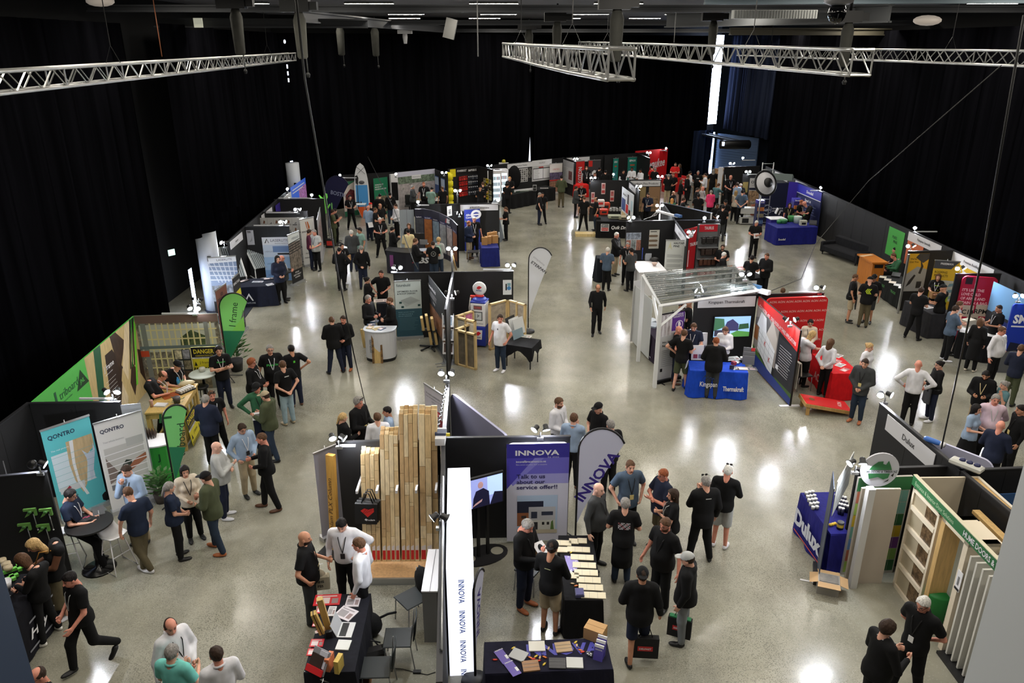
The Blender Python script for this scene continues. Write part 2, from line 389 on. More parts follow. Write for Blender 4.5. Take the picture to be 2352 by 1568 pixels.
def pe(hx,hy,ang,look='',ar='down',le='stand',tp='tee',tc='k',bot='trousers',bc='k',hr='short',hc='d',sk='l',sh='k',h=1.76,fat=0,lean=0,nd=8,tn=0,lan=None,bg=None,cap=None,gl_=False,beard=False,fem=False,stool=0,sole=None,co_=False,la='',pr_=None,group=None,bag=None,ap=False,jk=None):
 """hx, hy: where the crown of the head is seen; ang: 0 faces the viewer, 90 the picture's right, 180 away"""
 drop={'sit':.42,'perch':.10}.get(le,0)
 lr=radians(lean);kk=h/1.75
 bnd=(.80*(1-cos(lr)),.80*sin(lr))
 topz=(1.765-bnd[0]-drop)*kk+stool
 X0=P(hx,hy,topz);d0=atan2(-X0[1],-X0[0])+radians(ang)
 X0=(X0[0]-bnd[1]*kk*cos(d0),X0[1]-bnd[1]*kk*sin(d0))
 for q_ in GP:
  g=hypot(q_[0]-X0[0],q_[1]-X0[1])
  if g<.44:
   d_=(hypot(*X0)-hypot(*q_));u_=(.44-g)*(1 if d_>=0 else-1)*1.1;r_=hypot(*X0);f_=1+u_/r_
   X0=(X0[0]*f_,X0[1]*f_);t_=(CAMH-(CAMH-topz)*f_)/topz;kk*=min(1.05,max(.955,t_))
 GP.append(X0)
 dist=hypot(X0[0],X0[1])
 near=dist<17;mid=dist<26
 hb=.020 if near else(.026 if mid else.036);hh=.0085 if near else(.011 if mid else.018);hhd=.0055 if near else(.008 if mid else.014)
 fw=.86 if fem else 1.0
 yb=fat*.09
 def up(p):
  c,s=cos(-lr),sin(-lr);q=p.copy();z=p[...,2]-.95;y=p[...,1]
  q[...,1]=y*c-z*s;q[...,2]=y*s+z*c+.95
  return q
 al=ar.split('/');aR,aL=(al[0],al[-1])
 if ar=='cross':aR,aL='crossr','crossl'
 if ar=='walk':aR,aL='fwd','aft'
 A=[]
 for nm,s in((aR,1),(aL,-1)):
  e,wv,hd=ARM[nm];k=fw if nm not in('crossr','crossl')else 1
  oy=yb*.8 if wv[1]>.1 else 0
  wx=wv[0]*(1+.5*fat)if abs(wv[0])>.15 else wv[0]
  A.append((np.array([s*.185*fw,-.01,1.425]),np.array([s*(e[0]*fw+fat*.04),e[1]+oy*.5,e[2]]),np.array([s*wx*k,wv[1]+oy,wv[2]]),hd,s))
 LG=LEG[le];LL=[]
 for(kn,an,to),s in zip(LG,(1,-1)):
  LL.append((np.array([s*.085*fw,0,.93]),np.array([s*kn[0],kn[1],kn[2]]),np.array([s*an[0],an[1],an[2]]),to*s,s))
 def torso(p,i):
  q=up(p)
  d=sd_ell(q,(0,0,1.27),((.168+i)*fw,.108+i+yb*.35,.235+i))
  d=smin(d,sd_ell(q,(0,.01+yb*.55,1.08),((.145+fat*.05+i)*(.88 if fem else 1),.112+yb+i,.17+i)),.08)
  d=smin(d,sd_ell(q,(0,-.005,.95),(.16+fat*.03+i,.118+yb*.5+i,.14+i)),.06)
  d=smin(d,sd_cap(q,(-.15*fw,-.01,1.425),(.15*fw,-.01,1.425),.06+i,.06+i),.06)
  if fem:
   for s in(-1,1):d=smin(d,sd_ell(q,(s*.07,.085,1.27),(.065+i,.06+i,.065+i)),.04)
  return d
 def arm(p,a,i,r=(.052,.042,.036,.027)):
  q=up(p)
  return smin(sd_cap(q,a[0],a[1],r[0]+i,r[1]+i),sd_cap(q,a[1],a[2],r[2]+i*.9,r[3]+i*.8),.02)
 def leg(p,l,i,j=None):
  j=i if j is None else j
  return smin(sd_cap(p,l[0],l[1],.083+i,.056+j),sd_cap(p,l[1],l[2],.054+j,.036+j),.03)
 zs=-drop*1.0
 def body(p):
  d=torso(p,-.004)
  for a in A:d=smin(d,arm(p,a,0),.02)
  for l in LL:d=smin(d,leg(p,l,0),.03)
  q=up(p)
  return smin(d,sd_cap(q,(0,-.02,1.43),(0,-.015,1.47),.05,.046),.04)
 pts=np.array([x for a in A for x in a[:3]]);pts=np.vstack([pts,[[.25,.3,1.56],[-.25,-.16,1.5]]])
 c,s_=cos(lr),sin(lr);pu=pts.copy();pu[:,1]=pts[:,1]*c+(pts[:,2]-.95)*s_;pu[:,2]=-pts[:,1]*s_+(pts[:,2]-.95)*c+.95
 pl=np.array([x for l in LL for x in l[:3]])
 allp=np.vstack([pu,pl]);lo=allp.min(0)-.12;hi=allp.max(0)+.12;lo[1]=min(lo[1],-.22);hi[1]=max(hi[1],.25+yb);lo[2]=min(lo[2],.03)
 V,Q=surf_nets(body,lo,(hi[0],hi[1],hi[2]+.0),hb)
 hV,hQ,(hm,hm2)=get_head(hh)
 RM=np.array((RX(-nd).to_3x3()));RT=np.array(RZ(-tn).to_3x3())
 HX=TL((0,.01-nd*.0004,1.625))@RZ(-tn)@TL((0,-.035,-.12))@RX(-nd*.75)@TL((0,.035,.12))
 LX=TL((0,0,.95))@RT9(-lr,4,'X')@TL((0,0,-.95))
 def tr(Vv,M4):M_=np.array(M4);return Vv@M_[:3,:3].T+M_[:3,3]
 Vs=[V];Qs=[Q];ms=[np.zeros(len(Q),int)];n=len(V)
 Vs.append(tr(hV,LX@HX));Qs.append(hQ+n);ms.append(hm2 if beard else hm);n+=len(hV)
 for a in A:
  gV,gQ=get_hand(a[3],hhd);d=a[2]-a[1];d=d/np.linalg.norm(d)
  if abs(a[2][0])<.12 and a[2][1]>.15 and abs(d[2])<.6:d=d+np.array([0,.35,0]);d/=np.linalg.norm(d)
  t=np.array([0,.7,.7]);t=t-d*(t@d);t/=np.linalg.norm(t);z=np.cross(d,t)
  R=np.stack([d,t,z],1);g=gV.copy();q=gQ
  if a[4]<0:g=g*np.array([1,1,-1]);q=gQ[:,::-1]
  g=g@R.T+a[2];Vs.append(tr(g,LX));Qs.append(q+n);ms.append(np.zeros(len(q),int));n+=len(g)
 V=np.vstack(Vs);Q=np.vstack(Qs);mi=np.concatenate(ms)
 hcol=mat(HAIRC[hc],.6,kd='hair');skc=SKIN[sk]
 BX=T(X0[0],X0[1],stool,degrees(d0)-90)
 off=np.array([0,0,-drop])
 PN[0]+=1
 root=np_mesh('person',(V+off)*kk,Q,[mat(skc,.55,kd='skin'),mat((50,36,32),.3),mat(tuple(int(v*f)for v,f in zip(skc,(.86,.62,.6))),.5),hcol],mi,None,BX)
 tag(root,la or look,'person',group)
 inf={'tee':.018,'polo':.018,'long':.018,'shirt':.020,'jacket':.030,'hoodie':.034,'vest':.030,'dress':.018}[tp]
 if hb>.03:inf+=.006
 long_=tp in('long','shirt','jacket','hoodie','dress')and not(tp=='dress' and fat<-1)
 hem={'tee':.84,'polo':.84,'long':.85,'shirt':.90,'jacket':.80,'hoodie':.82,'vest':.84,'dress':.42}[tp]
 def cloth(p):
  q=up(p)
  d=torso(p,inf)
  if hem<.9:d=smin(d,sd_cap(q,(0,0,.93),(0,0,hem+.03),.150+fat*.04+inf,.155+fat*.04+inf)if tp!='dress' else sd_cap(p,(0,0,.93),(0,0,.40),.15+inf,.20),.05)
  d=np.maximum(d,hem-q[:,2])if tp!='dress' else np.maximum(d,hem-p[:,2])
  for a in A:
   if long_:s=arm(p,(a[0],a[1],a[2]-(a[2]-a[1])*.08),inf*.9)
   else:
    m=a[0]+(a[1]-a[0])*.72;s=sd_cap(q,a[0],m,.055+inf,.055+inf)
    ax=(a[1]-a[0])/np.linalg.norm(a[1]-a[0]);s=np.maximum(s,(q-m)@ax.astype(np.float32))
    if tp=='vest':s=sd_cap(q,a[0],a[0]+(a[1]-a[0])*.1,.06+inf,.05+inf)
   d=smin(d,s,.03)
  if tp in('hoodie',):d=smin(d,sd_ell(q,(0,-.085,1.47),(.11,.05,.06)),.03)
  d=np.maximum(d,-sd_cap(q,(0,.02,1.515),(0,.085,1.70),.052,.08))
  return d
 lo2=pu.min(0)-.14;hi2=pu.max(0)+.14;lo2[1]=min(lo2[1],-.24-yb*.3);hi2[1]=max(hi2[1],.24+yb);lo2[2]=hem-.1-(0.1 if lean else 0);lo2[0]=min(lo2[0],-.28);hi2[0]=max(hi2[0],.28);hi2[2]=min(hi2[2],1.62)
 cV,cQ=surf_nets(cloth,lo2,hi2,hb)
 nm={'tee':'t_shirt','polo':'polo_shirt','long':'jumper','shirt':'shirt','jacket':'jacket','hoodie':'hooded_top','vest':'vest','dress':'dress'}[tp]
 shc=mat(CL[tc],.85,kd='cloth');so=np_mesh(nm,(cV+off)*kk,cQ,[shc],None,root)
 if tp=='vest' and jk:
  def slv(p):
   d=None
   for a in A:
    s=arm(p,(a[0],a[1],a[2]-(a[2]-a[1])*.08),.014);d=s if d is None else np.minimum(d,s)
   return d
  sV,sQ=surf_nets(slv,lo2,hi2,hb);np_mesh('sleeves',(sV+off)*kk,sQ,[mat(CL[jk],.85,kd='cloth')],None,root)
 if co_:
  m=MB();m.tu([(.075*cos(t),-.02+.075*sin(t),1.495-.02*sin(t))for t in[pi*.42+2*pi*.92*i/10 for i in rg(11)]],.016,mat(CL[tc],.8,kd='cloth'));m.bd('collar',root,TL((0,0,-drop*kk))@Mx.Scale(kk,4)@LX)
 short=bot=='shorts'
 def trou(p):
  d=sd_ell(p,(0,-.005,.94),(.162+fat*.03+.006,.12+yb*.4+.006,.13))
  for l in LL:
   if short:l2=(l[0],l[1]+(l[1]-l[0])*.02,l[1]);s=sd_cap(p,l[0],l[1],.10,.088);ax=(l[1]-l[0])/np.linalg.norm(l[1]-l[0]);s=np.maximum(s,(p-l[1])@ax.astype(np.float32)-.005)
   else:
    l3=(l[0],l[1],l[2]+(l[1]-l[2])*.04);s=leg(p,l3,.012,.022)
   d=smin(d,s,.03)
  d=np.maximum(d,p[:,2]-1.03)
  if bot=='skirt':
   q=sd_cap(p,(0,0,.92),(0,0,.36),.15,.25);return np.maximum(np.maximum(smin(d,q,.04),p[:,2]-1.02),.30-p[:,2])
  return d
 if 1:
  lo3=pl.min(0)-.15;hi3=pl.max(0)+.15;lo3[0]=min(lo3[0],-.30);hi3[0]=max(hi3[0],.30);lo3[1]=min(lo3[1],-.28);hi3[1]=max(hi3[1],.28+yb*.5);hi3[2]=1.08
  tV,tQ=surf_nets(trou,lo3,hi3,hb)
  np_mesh({'trousers':'trousers','shorts':'shorts','skirt':'skirt'}[bot],(tV+off)*kk,tQ,[mat(CL[bc],.85,kd='cloth')],None,root)
 sV,sQ=ch_(('shoe',hh),shoe_fn,(-.07,-.09,-.02),(.07,.23,.12),max(hh,.009))
 c_=sV[sQ].mean(1);smi=(c_[:,2]<.017).astype(int)
 SCo=CL[sh];SO=sole if sole else((214,212,206)if sh in('sw','w')else(30,26,24))
 for l in LL:
  lift=max(0,l[2][2]-.085);pit=48 if(le=='walk' and lift>.08)else(0 if le!='walk' else-6)
  M4=TL((l[2][0],l[2][1],l[2][2]-.085-drop))@RZ(-l[3])@TL((0,-.0,.0))@RX(-pit)
  if pit>0:M4=TL((l[2][0],l[2][1]+.03,max(0,l[2][2]-.12)-drop))@RX(-pit)
  np_mesh('shoe',tr(sV,M4)*kk,sQ,[mat(SCo,.5),mat(SO,.7)],smi,root)
 HXf=Mx.Scale(kk,4)@TL((0,0,-drop))@LX@HX
 if hr!='none' and not(cap and hr=='short' and not near):
  rV,rQ=ch_(('hair',hr,hh),hair_fn(hr),(-.13,-.21,-.34 if hr=='long' else-.2),(.13,.16,.18),max(hh,.009))
  ho=np_mesh('hair',tr(rV,HXf),rQ,[hcol],None,root)
 if cap:
  back=cap.startswith('-');cc=cap.strip('-')
  kV,kQ=ch_(('cap',hh),cap_fn,(-.13,-.15,-.02),(.13,.23,.18),max(hh,.008))
  np_mesh('cap',tr(kV,HXf@(RZ(180)if back else Mx())),kQ,[mat(CL[cc],.8,kd='cloth')],None,root)
 if gl_:
  m=MB();g=mat((30,26,26),.3)
  up_=.1 if gl_=='up' else 0
  for s in(-1,1):
   m.tu([(s*.033+.024*cos(t),.106-up_*.3,.018+up_+.019*sin(t))for t in[pi*2*i/8 for i in rg(9)]],.0035,g,4)
   m.tu([(s*.057,.103-up_*.3,.024+up_),(s*.082,.0,.022+up_)],.0035,g,4)
   if gl_=='up':m.ell((s*.033,.104-up_*.3,.018+up_),(.023,.004,.018),g,8)
  m.tu([(-.01,.108-up_*.3,.02+up_),(.01,.108-up_*.3,.02+up_)],.0035,g,4)
  m.bd('glasses',root,HXf)
 BM=Mx.Scale(kk,4)@TL((0,0,-drop))@LX
 fy=inf+yb
 if lan:
  m=MB();lc=mat(CL.get(lan,(220,220,220)),.7);f1=.118+fy*.45+.01;f2=.128+fy*1.02
  if fem:f1+=.03;f2+=.02
  for s in(-1,1):m.tu([(s*.05,-.075,1.50),(s*.075,.0,1.492),(s*.06,f1-.02,1.40),(s*.035,f1+.008,1.28),(0,f2,1.14)],.0075,lc,4)
  m.bd('lanyard',root,BM)
  if bg:
   m=MB();m.bx(-.036,f2,1.035,.036,f2+.008,1.13,mat({'w':(226,226,226),'y':(226,208,140),'k':(30,30,34),'b':(60,80,150)}[bg],.5));m.bd('name_badge',root,BM)
 if pr_:
  m=MB();sd_,txt,col,hgt,zz,wid=pr_
  yy=(.118+fy*.5+.012)if sd_=='f' else(.118+inf+.012)
  XX=RZ(180)if sd_=='f' else Mx()
  c2=mat(col,.6)
  if txt=='#arrows':
   for k in rg(3):
    for s in(-1,1):m.pg([(-.09+.05*k,zz),(-.06+.05*k,zz),(-.0+.05*k,zz+s*.09),(-.03+.05*k,zz+s*.09)][::(1 if s>0 else-1)],-yy,c2,0,XX)
  elif txt=='#tile':
   m.pg([(-.115,zz-.07),(.115,zz-.07),(.115,zz+.08),(-.115,zz+.08)],-yy+.001,mat((24,24,26),.8),0,XX)
   for k in rg(9):
    for j in rg(6):
     if(k*7+j*5)%4:m.pg([(-.105+.0235*k,zz-.062+.0235*j),(-.088+.0235*k,zz-.066+.0235*j),(-.085+.0235*k,zz-.046+.0235*j),(-.101+.0235*k,zz-.048+.0235*j)],-yy,mat((216,214,220),.6)if(k+j)%5 else mat((216,120,130),.6),0,XX)
  elif txt=='#ring':
   for k in rg(20):
    t0,t1=tau*k/20,tau*(k+1)/20
    m.pg([(.10*cos(t0),zz+.10*sin(t0)),(.10*cos(t1),zz+.10*sin(t1)),(.088*cos(t1),zz+.088*sin(t1)),(.088*cos(t0),zz+.088*sin(t0))][::-1],-yy,c2,0,XX)
   m.tx('M',0,zz-.03,.06,c2,'c',y=-yy,X=XX)
  elif txt=='#bar':m.pg([(-wid/2,zz),(wid/2,zz),(wid/2,zz+hgt),(-wid/2,zz+hgt)],-yy,c2,0,XX)
  else:m.tx(txt,0,zz,hgt,c2,'c',.01,wd=wid,y=-yy,X=XX)
  m.bd('lettering' if not txt.startswith('#')else 'print',root,BM)
 if ap:
  m=MB();m.lh_([(.19,.40),(.188,.6),(.175,.85),(.16,.98)],mat(CL['k'],.85,kd='cloth'),14,X=Mx.Diagonal((1,.85,1,1)));m.bd('apron',root,Mx.Scale(kk,4))
 if jk and tp!='vest':
  m=MB();c3=mat(CL[jk],.85,kd='cloth')
  m.tu([(.185*cos(t),.14*sin(t),.98)for t in[tau*i/12 for i in rg(13)]],.022,c3)
  m.pg([(-.16,.98),(.16,.98),(.19,.55),(.05,.50),(-.17,.56)],.15,c3,.03);m.bd('waist_jacket',root,Mx.Scale(kk,4)@RZ(0))
 if bag=='pack':
  m=MB();c3=cl(150,190,170);m.ell((0,-.22,1.24),(.14,.10,.2),c3,12)
  for s in(-1,1):m.tu([(s*.09,-.14,1.44),(s*.10,.0,1.50),(s*.11,.13,1.38),(s*.13,.0,1.10),(s*.1,-.15,1.08)],.016,c3)
  m.bd('backpack',root,BM)
 if bag=='strap':
  m=MB();m.tu([(-.12,-.1,1.45),(-.10,.02,1.50),(-.04,.16,1.3),(.12,.14,1.05),(.19,0,.96),(.1,-.15,1.1),(-.10,-.13,1.42)],.011,mat((170,120,50),.6));m.ell((.22,.04,.90),(.05,.13,.085),mat((196,140,40),.5),12);m.bd('shoulder_bag',root,BM)
 return root,X0,kk,d0
def sc1(o,la=None):o['kind']='structure';
BK=mat((10,10,13),.95,kd='drape')
m=MB();m.hrect(-14,2,20,62,0,floor_mat());o=m.bd('floor');sc1(o)
m=MB();m.bx(-14,2,10.62,20,62,10.75,mat((105,105,112),.9));o=m.bd('ceiling');sc1(o)
for nm,a,b in(('wall_left',(-13,2),(-13,46)),('wall_back',(-13,44.6),(15.5,61)),('wall_right',(18.4,61),(18.4,2))):
 X,L=fr(a,b);m=MB();m.bx(0,0,0,L,.2,10.7,mat((6,7,10),.95));sc1(m.bd(nm,None,X))
def drape(A,B,z0,z1,la,amp=.10,per=.9,c=BK,group='black stage drapes around the hall',steps=None):
 X,L=fr(A,B);n=int(L/(per/8));V=[];Fc=[];rs=random.Random(int(L*100))
 ph=0
 for i in rg(n+1):
  u=L*i/n;ph+=2*pi/8*(.75+.5*rs.random())
  off=amp*sin(ph)+amp*.5*sin(ph*.37)
  zb=steps(u)if steps else z0
  for z,k in((zb,1.15),(zb+(z1-zb)*.4,.9),(z1,.55)):V.append((u,off*k,z))
 for i in rg(n):
  for k in rg(2):Fc.append((i*3+k,i*3+3+k,i*3+4+k,i*3+1+k))
 m=MB();m.add(V,Fc,c,True);o=m.bd('drape',None,X);tag(o,la,'curtain',group)
 md=o.modifiers.new('t','SOLIDIFY');md.thickness=.01
 return o
cf=at(470,720,26.6)
LX0=-11.75
drape((LX0+.7,3),(LX0+.35,14),0,9.7,'black drape hanging behind the stands at the near end of the left wall')
drape((LX0+.35,14),(LX0+.1,24.6),0,9.7,'black drape on the left wall behind the green mural stand')
drape((-10.5,24.8),(-10.5,28.9),3.2,9.7,'short black drape stopping above the lit white column on the left wall',steps=lambda u:3.05 if u<1.9 else(3.2 if u<2.3 else 3.4))
drape((LX0,28.6),(-12.5,44.2),0,9.7,'black drape on the left wall between the two white columns')
drape((-12.6,44.2),(1.25,51.2),0,9.7,'wide black drape on the left half of the back wall',amp=.06)
drape((1.45,51.3),(14.35,58.4),0,9.7,'wide black drape on the right half of the back wall',amp=.06)
drape((15.9,59.6),(16.9,51.6),3.3,9.7,'gathered black drape with blue daylight in its colour, beside the bright window strip',amp=.22,per=.5,c=mat((44,50,68),.8,kd='drape'))  # black cloth; the paler blue colour paints in the daylight from the strip
drape((16.75,51.6),(17.0,40.5),0,9.7,'black drape on the right wall behind the dish stand')
drape((17.0,40.5),(17.2,27),0,9.7,'black drape on the right wall behind the dark sofa')
drape((17.2,27),(17.6,8),0,9.7,'black drape at the near end of the right wall')
drape((13.2,57.1),(14.9,58.2),0,3.3,'loose black drape with a blue light painted into its colour, below the window strip',amp=.12,per=.6,c=mat((34,42,62),.8,kd='drape'))  # blue glow of the window is put into this drape's base colour
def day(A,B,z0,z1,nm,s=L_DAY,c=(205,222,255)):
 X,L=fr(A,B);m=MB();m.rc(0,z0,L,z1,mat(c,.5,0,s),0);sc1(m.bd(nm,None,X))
a=at(1628,285,58.6);b=at(1664,70,58.6)
day((a[0]-.1,58.6),(b[0]+.1,58.9),a[2],9.75,'window_1',L_DAY*1.6)
a=at(1216,368,51.0);b=at(1221,315,51.0);X=TL((a[0],51.1,0));m=MB();m.pg([(-.08,a[2]-.6),(.10,a[2]-.6),(.03,b[2])],0,mat((225,230,245),.5,0,1.2));sc1(m.bd('window_2',None,X))
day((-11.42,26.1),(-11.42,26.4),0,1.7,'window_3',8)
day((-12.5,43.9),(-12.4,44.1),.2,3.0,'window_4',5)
m=MB();m.bx(-.14,-.1,0,.14,.1,8.6,mat((215,225,250),.4,0,1.6));x=at(656,130,43.8)
m=MB()
for k in rg(3):m.bx(-.03,0,x[2]-.6-.35*k,.03,.05,x[2]-.4-.35*k,mat((220,228,250),.4,0,3))
m.ell((0,0,x[2]+.75),(.06,.05,.1),mat((220,228,250),.4,0,3));m_=m.bd('window_5',None,TL((x[0],43.9,0)));sc1(m_)
for(px,cx,Y,hh,lb)in((462,-10.95,26.9,3.1,'white round-edged column lit blue, standing between drapes on the left wall'),(668,-12.0,42.5,2.6,'white column at the far left corner behind the blue screen')):
 X=em('column',(cx,Y,0),lb,'column')
 m=MB();m.lh_([(.36,0),(.36,hh+.5)],mat((210,216,226),.45),20);m.bd('shaft',X)
 m=MB();m.bx(.1,-.40,1.9,.22,-.34,2.08,mat((30,34,36),.4));m.bd('switch_box',X)
X=em('column',(3.45,3.85,0),'pale grey steel column rising at the right edge of the photo, nearest the viewer','column');gm=mat((206,210,212),.45)
m=MB();m.bx(-.32,-.25,0,-.26,.25,8.6,gm);m.bx(-.26,-.02,0,.5,.02,8.6,gm);m.bx(.5,-.25,0,.56,.25,8.6,gm);m.bd('steel_section',X)
m=MB();m.bx(-.2,-.26,0,.9,-.2,8.6,mat((222,222,220),.5));
for k in rg(24):m.ell((-.14,-.262,2+.28*k),(.008,.004,.008),mat((40,40,40),.5),6)
m.bd('cover_plate',X)
a=at(38,1560,4.4)
X=em('column',(a[0]-.45,4.4,0),'dark blue painted post at the bottom left corner of the photo','column');m=MB();m.bx(-.4,-.2,0,.42,.2,a[2]+1.15,mat((38,56,82),.5));m.bd('post',X)
q0=at(1660,400,58.2)
X,L=fr((15.2,58.4),(17.3,55.2));m=MB();dm=mat((120,146,184),.35,.3);m.bx(0,0,0,L,.08,3.0,dm)
for k in rg(16):m.bx(0,-.02,.05+.18*k,L,0,.16+.18*k,dm)
o=m.bd('door_1',None,X);sc1(o)
day((14.75,58.3),(15.0,58.35),0,3.1,'window_6',3.2,(190,212,250))
a=at(1628,288,57.5);b=at(1715,318,52.5)
X,L=fr((a[0],a[1]),(b[0],b[1]));m=MB();hm=mat((120,132,150),.4,.5);m.bx(0,-.5,2.95,L,.1,3.03,mat((40,44,54),.6));m.bx(0,-.5,3.03,L,-.44,3.1,hm);m.bx(0,.05,3.03,L,.1,3.1,hm);tag(m.bd('door_canopy',None,X),'flat metal canopy over the roller door at the back right corner','canopy')
b=at(1690,320,52);X=em('projector',(b[0],52,2.95-.0),'black projector box hung under the canopy near the roller door','projector')
m=MB();m.lh_([(.28,-1),(.3,-.6),(.3,.9),(.2,1)],mat((14,14,16),.4),14,X=RY(90));m.bd('housing',X);m=MB();m.bx(-.95,-.32,-.05,-.8,-.2,.2,mat((200,220,255),.3,0,3));m.bd('lens',X)
def beam(x0,y0,x1,y1,z0,z1,wd,la,c=(70,72,76)):
 X,L=fr((x0,y0),(x1,y1));m=MB();g=mat(c,.55,.2)
 m.bx(0,-wd/2,z0,L,wd/2,z0+.05,g);m.bx(0,-wd/2,z1-.05,L,wd/2,z1,g);m.bx(0,-.04,z0,L,.04,z1,g)
 tag(m.bd('ceiling_beam',None,X),la,'beam','steel beams under the ceiling')
for i,(Y,z)in en(((24.6,10.0),(36,9.9),(50,9.8))):
 beam(-12.5,Y,18,Y+.4,z,z+.2,.26,'dark steel cross beam under the ceiling, %s from the front'%('first','second','third')[i])
beam(4.6,20,17.5,19,10.0,10.24,.25,'blue-grey steel beam along the top right edge of the photo',(120,136,146))
beam(-6.6,25.5,-3.4,52,9.75,10.1,.22,'dark steel beam running away from the viewer above the left truss')
beam(10.9,24,5.8,31,9.7,10.2,.3,'broad steel beam running away above the middle trusses',(84,86,88))
beam(-11.4,26.4,-4.8,27.6,9.62,9.9,.2,'low grey beam with a lit plate above the left truss',(60,62,66))
beam(9.5,36,17.4,38,9.5,9.8,.2,'low steel beam reaching the drape above the window strip',(76,72,60))
LG='linear lights under the hall ceiling'
def strip(x,y,ln=1.5,z=10.35,rz=0,lb=''):
 X=em('ceiling_light',T(x,y,z,rz),lb,'ceiling light',LG);m=MB();m.bx(-ln/2,-.09,0,ln/2,.09,.06,mat((60,60,62),.5));m.bd('housing',X)
 m=MB();m.add([(-ln/2,-.08,-.003),(ln/2,-.08,-.003),(ln/2,.08,-.003),(-ln/2,.08,-.003)],[(3,2,1,0)],mat((255,247,232),.5,0,L_STRIP));m.bd('diffuser',X)
rows=[5.5,9.5,13.5,18,22.5,27.5,32,37,42.5,48]
for j,Y in en(rows):
 for i in rg(7):
  x=-9.6+4.1*i+(.8 if j%2 else 0)
  if Y>46 and x<-1:continue
  strip(x,Y,1.6,10.36,0,'linear light under the hall ceiling, row %s from the viewer, %s from the left'%(('one','two','three','four','five','six','seven','eight','nine','ten')[j],('first','second','third','fourth','fifth','sixth','seventh')[i]))
def hoist(px,py,Y,s=1.0,c=(16,16,18),bagc=(60,60,56),la='',light=False):
 q=at(px,py,Y);X=em('chain_hoist',(q[0],Y,q[2]),la,'hoist','chain hoists at the ceiling')
 m=MB();g=mat(c,.5);m.bx(-.45*s,-.15*s,.0,.3*s,.15*s,.3*s,g);m.bx(.3*s,-.1*s,.05*s,.5*s,.1*s,.25*s,g);m.tu([(0,0,.3*s),(0,0,10.3-q[2])],.03,g);m.bd('motor',X)
 m=MB();m.lh_([(.10*s,-1.15*s),(.14*s,-1.1*s),(.17*s,-.2*s),(.10*s,-.0)],mat(bagc,.8,kd='cloth'),10);m.bd('chain_bag',X)
 m=MB();m.tu([(.05,0,0),(.08,0,-1.5*s)],.015,mat((120,120,120),.4,.8));m.lh_([(.03,-1.62*s),(.05,-1.55*s),(.03,-1.5*s)],g,8,X=TL((.08,0,0)));m.bd('hook',X)
hoist(686,28,17.5,.8,(40,42,42),(118,118,110),'grey chain hoist with a pale bag hanging above the left end of the hall')
hoist(540,20,22,1,la='black chain hoist above the left truss')
hoist(780,60,38,1.1,la='black chain hoist to the right of the pale bagged hoist')
hoist(860,62,38,1.1,la='black chain hoist left of the small white camera')
hoist(1215,68,40,1.2,la='black chain hoist above the far end of the curved truss')
hoist(1280,50,26,.9,la='black chain hoist between the beams above the curved truss')
hoist(1418,22,15.6,.8,la='large black chain hoist over the near end of the curved truss')
hoist(1950,52,16,.7,la='black chain hoist over the near end of the middle truss')
hoist(1640,48,27,.9,la='black chain hoist in front of the window strip')
q=at(930,75,40);X=em('camera_unit',(q[0],40,q[2]),'small white camera unit on the far ceiling beam','camera');m=MB();m.bx(-.35,-.1,-.05,.35,.1,.12,WHITE());m.lh_([(.08,-.5),(.12,-.2),(.1,0)],WHITE(),10);m.bd('body',X)
q=at(1035,55,33);X=em('ceiling_speaker',(q[0],33,q[2]-.1),'tilted grey loudspeaker hung from the far beam','speaker');m=MB();m.bx(-.22,-.2,-.45,.22,.2,.3,mat((110,110,108),.6),X=RY(14));m.bd('cabinet',X)
q=at(1925,12,9.5);X=em('dome_camera',(q[0],9.5,q[2]),'black dome camera hanging at the top edge of the photo','camera');m=MB();m.lh_([(.16,.12),(.16,.03),(.10,0)][::-1],mat((120,120,124),.3),16);m.bd('ring',X);m=MB();m.ell((0,0,-.08),(.10,.10,.12),mat((12,12,14),.08),14);m.bd('dome',X)
q=at(1778,33,19);X=em('grille_light',(q[0],19,q[2]),'long white grille fitting hanging below the beam right of the window strip','ceiling light');m=MB();m.bx(-.95,-.1,-.09,.95,.1,.09,mat((150,152,150),.5));
for k in rg(30):m.bx(-.93+.063*k,-.115,-.08,-.90+.063*k,-.1,.08,mat((90,92,92),.5))
m.bd('housing',X)
q=at(450,52,26);X=em('lit_plate',(q[0],26.2,q[2]),'small white lit plate on the low grey beam','sign');m=MB();m.bx(-.14,-.03,-.14,.14,0,.14,mat((190,190,170),.5,0,.6));m.bd('plate',X)
q=at(373,581,24.9);X=em('exit_sign',(q[0]+.2,24.9,q[2]),'small lit green and white exit sign on the left drape','sign');m=MB();m.bx(-.01,-.03,-.1,.22,.0,.1,mat((190,230,215),.5,0,1.5),X=RZ(55));m.bd('plate',X)
for px,py,lb in((230,3,'left'),(2130,47,'right')):
 q=at(px,py,20);X=em('ceiling_dome',(q[0],20,q[2]),'pale dome fitting at the ceiling on the %s side'%lb,'ceiling light');m=MB();m.ell((0,0,0),(.35,.2,.12),mat((180,170,160),.5,0,.3),12);m.bd('diffuser',X)
AL=mat((176,176,174),.32,.85)
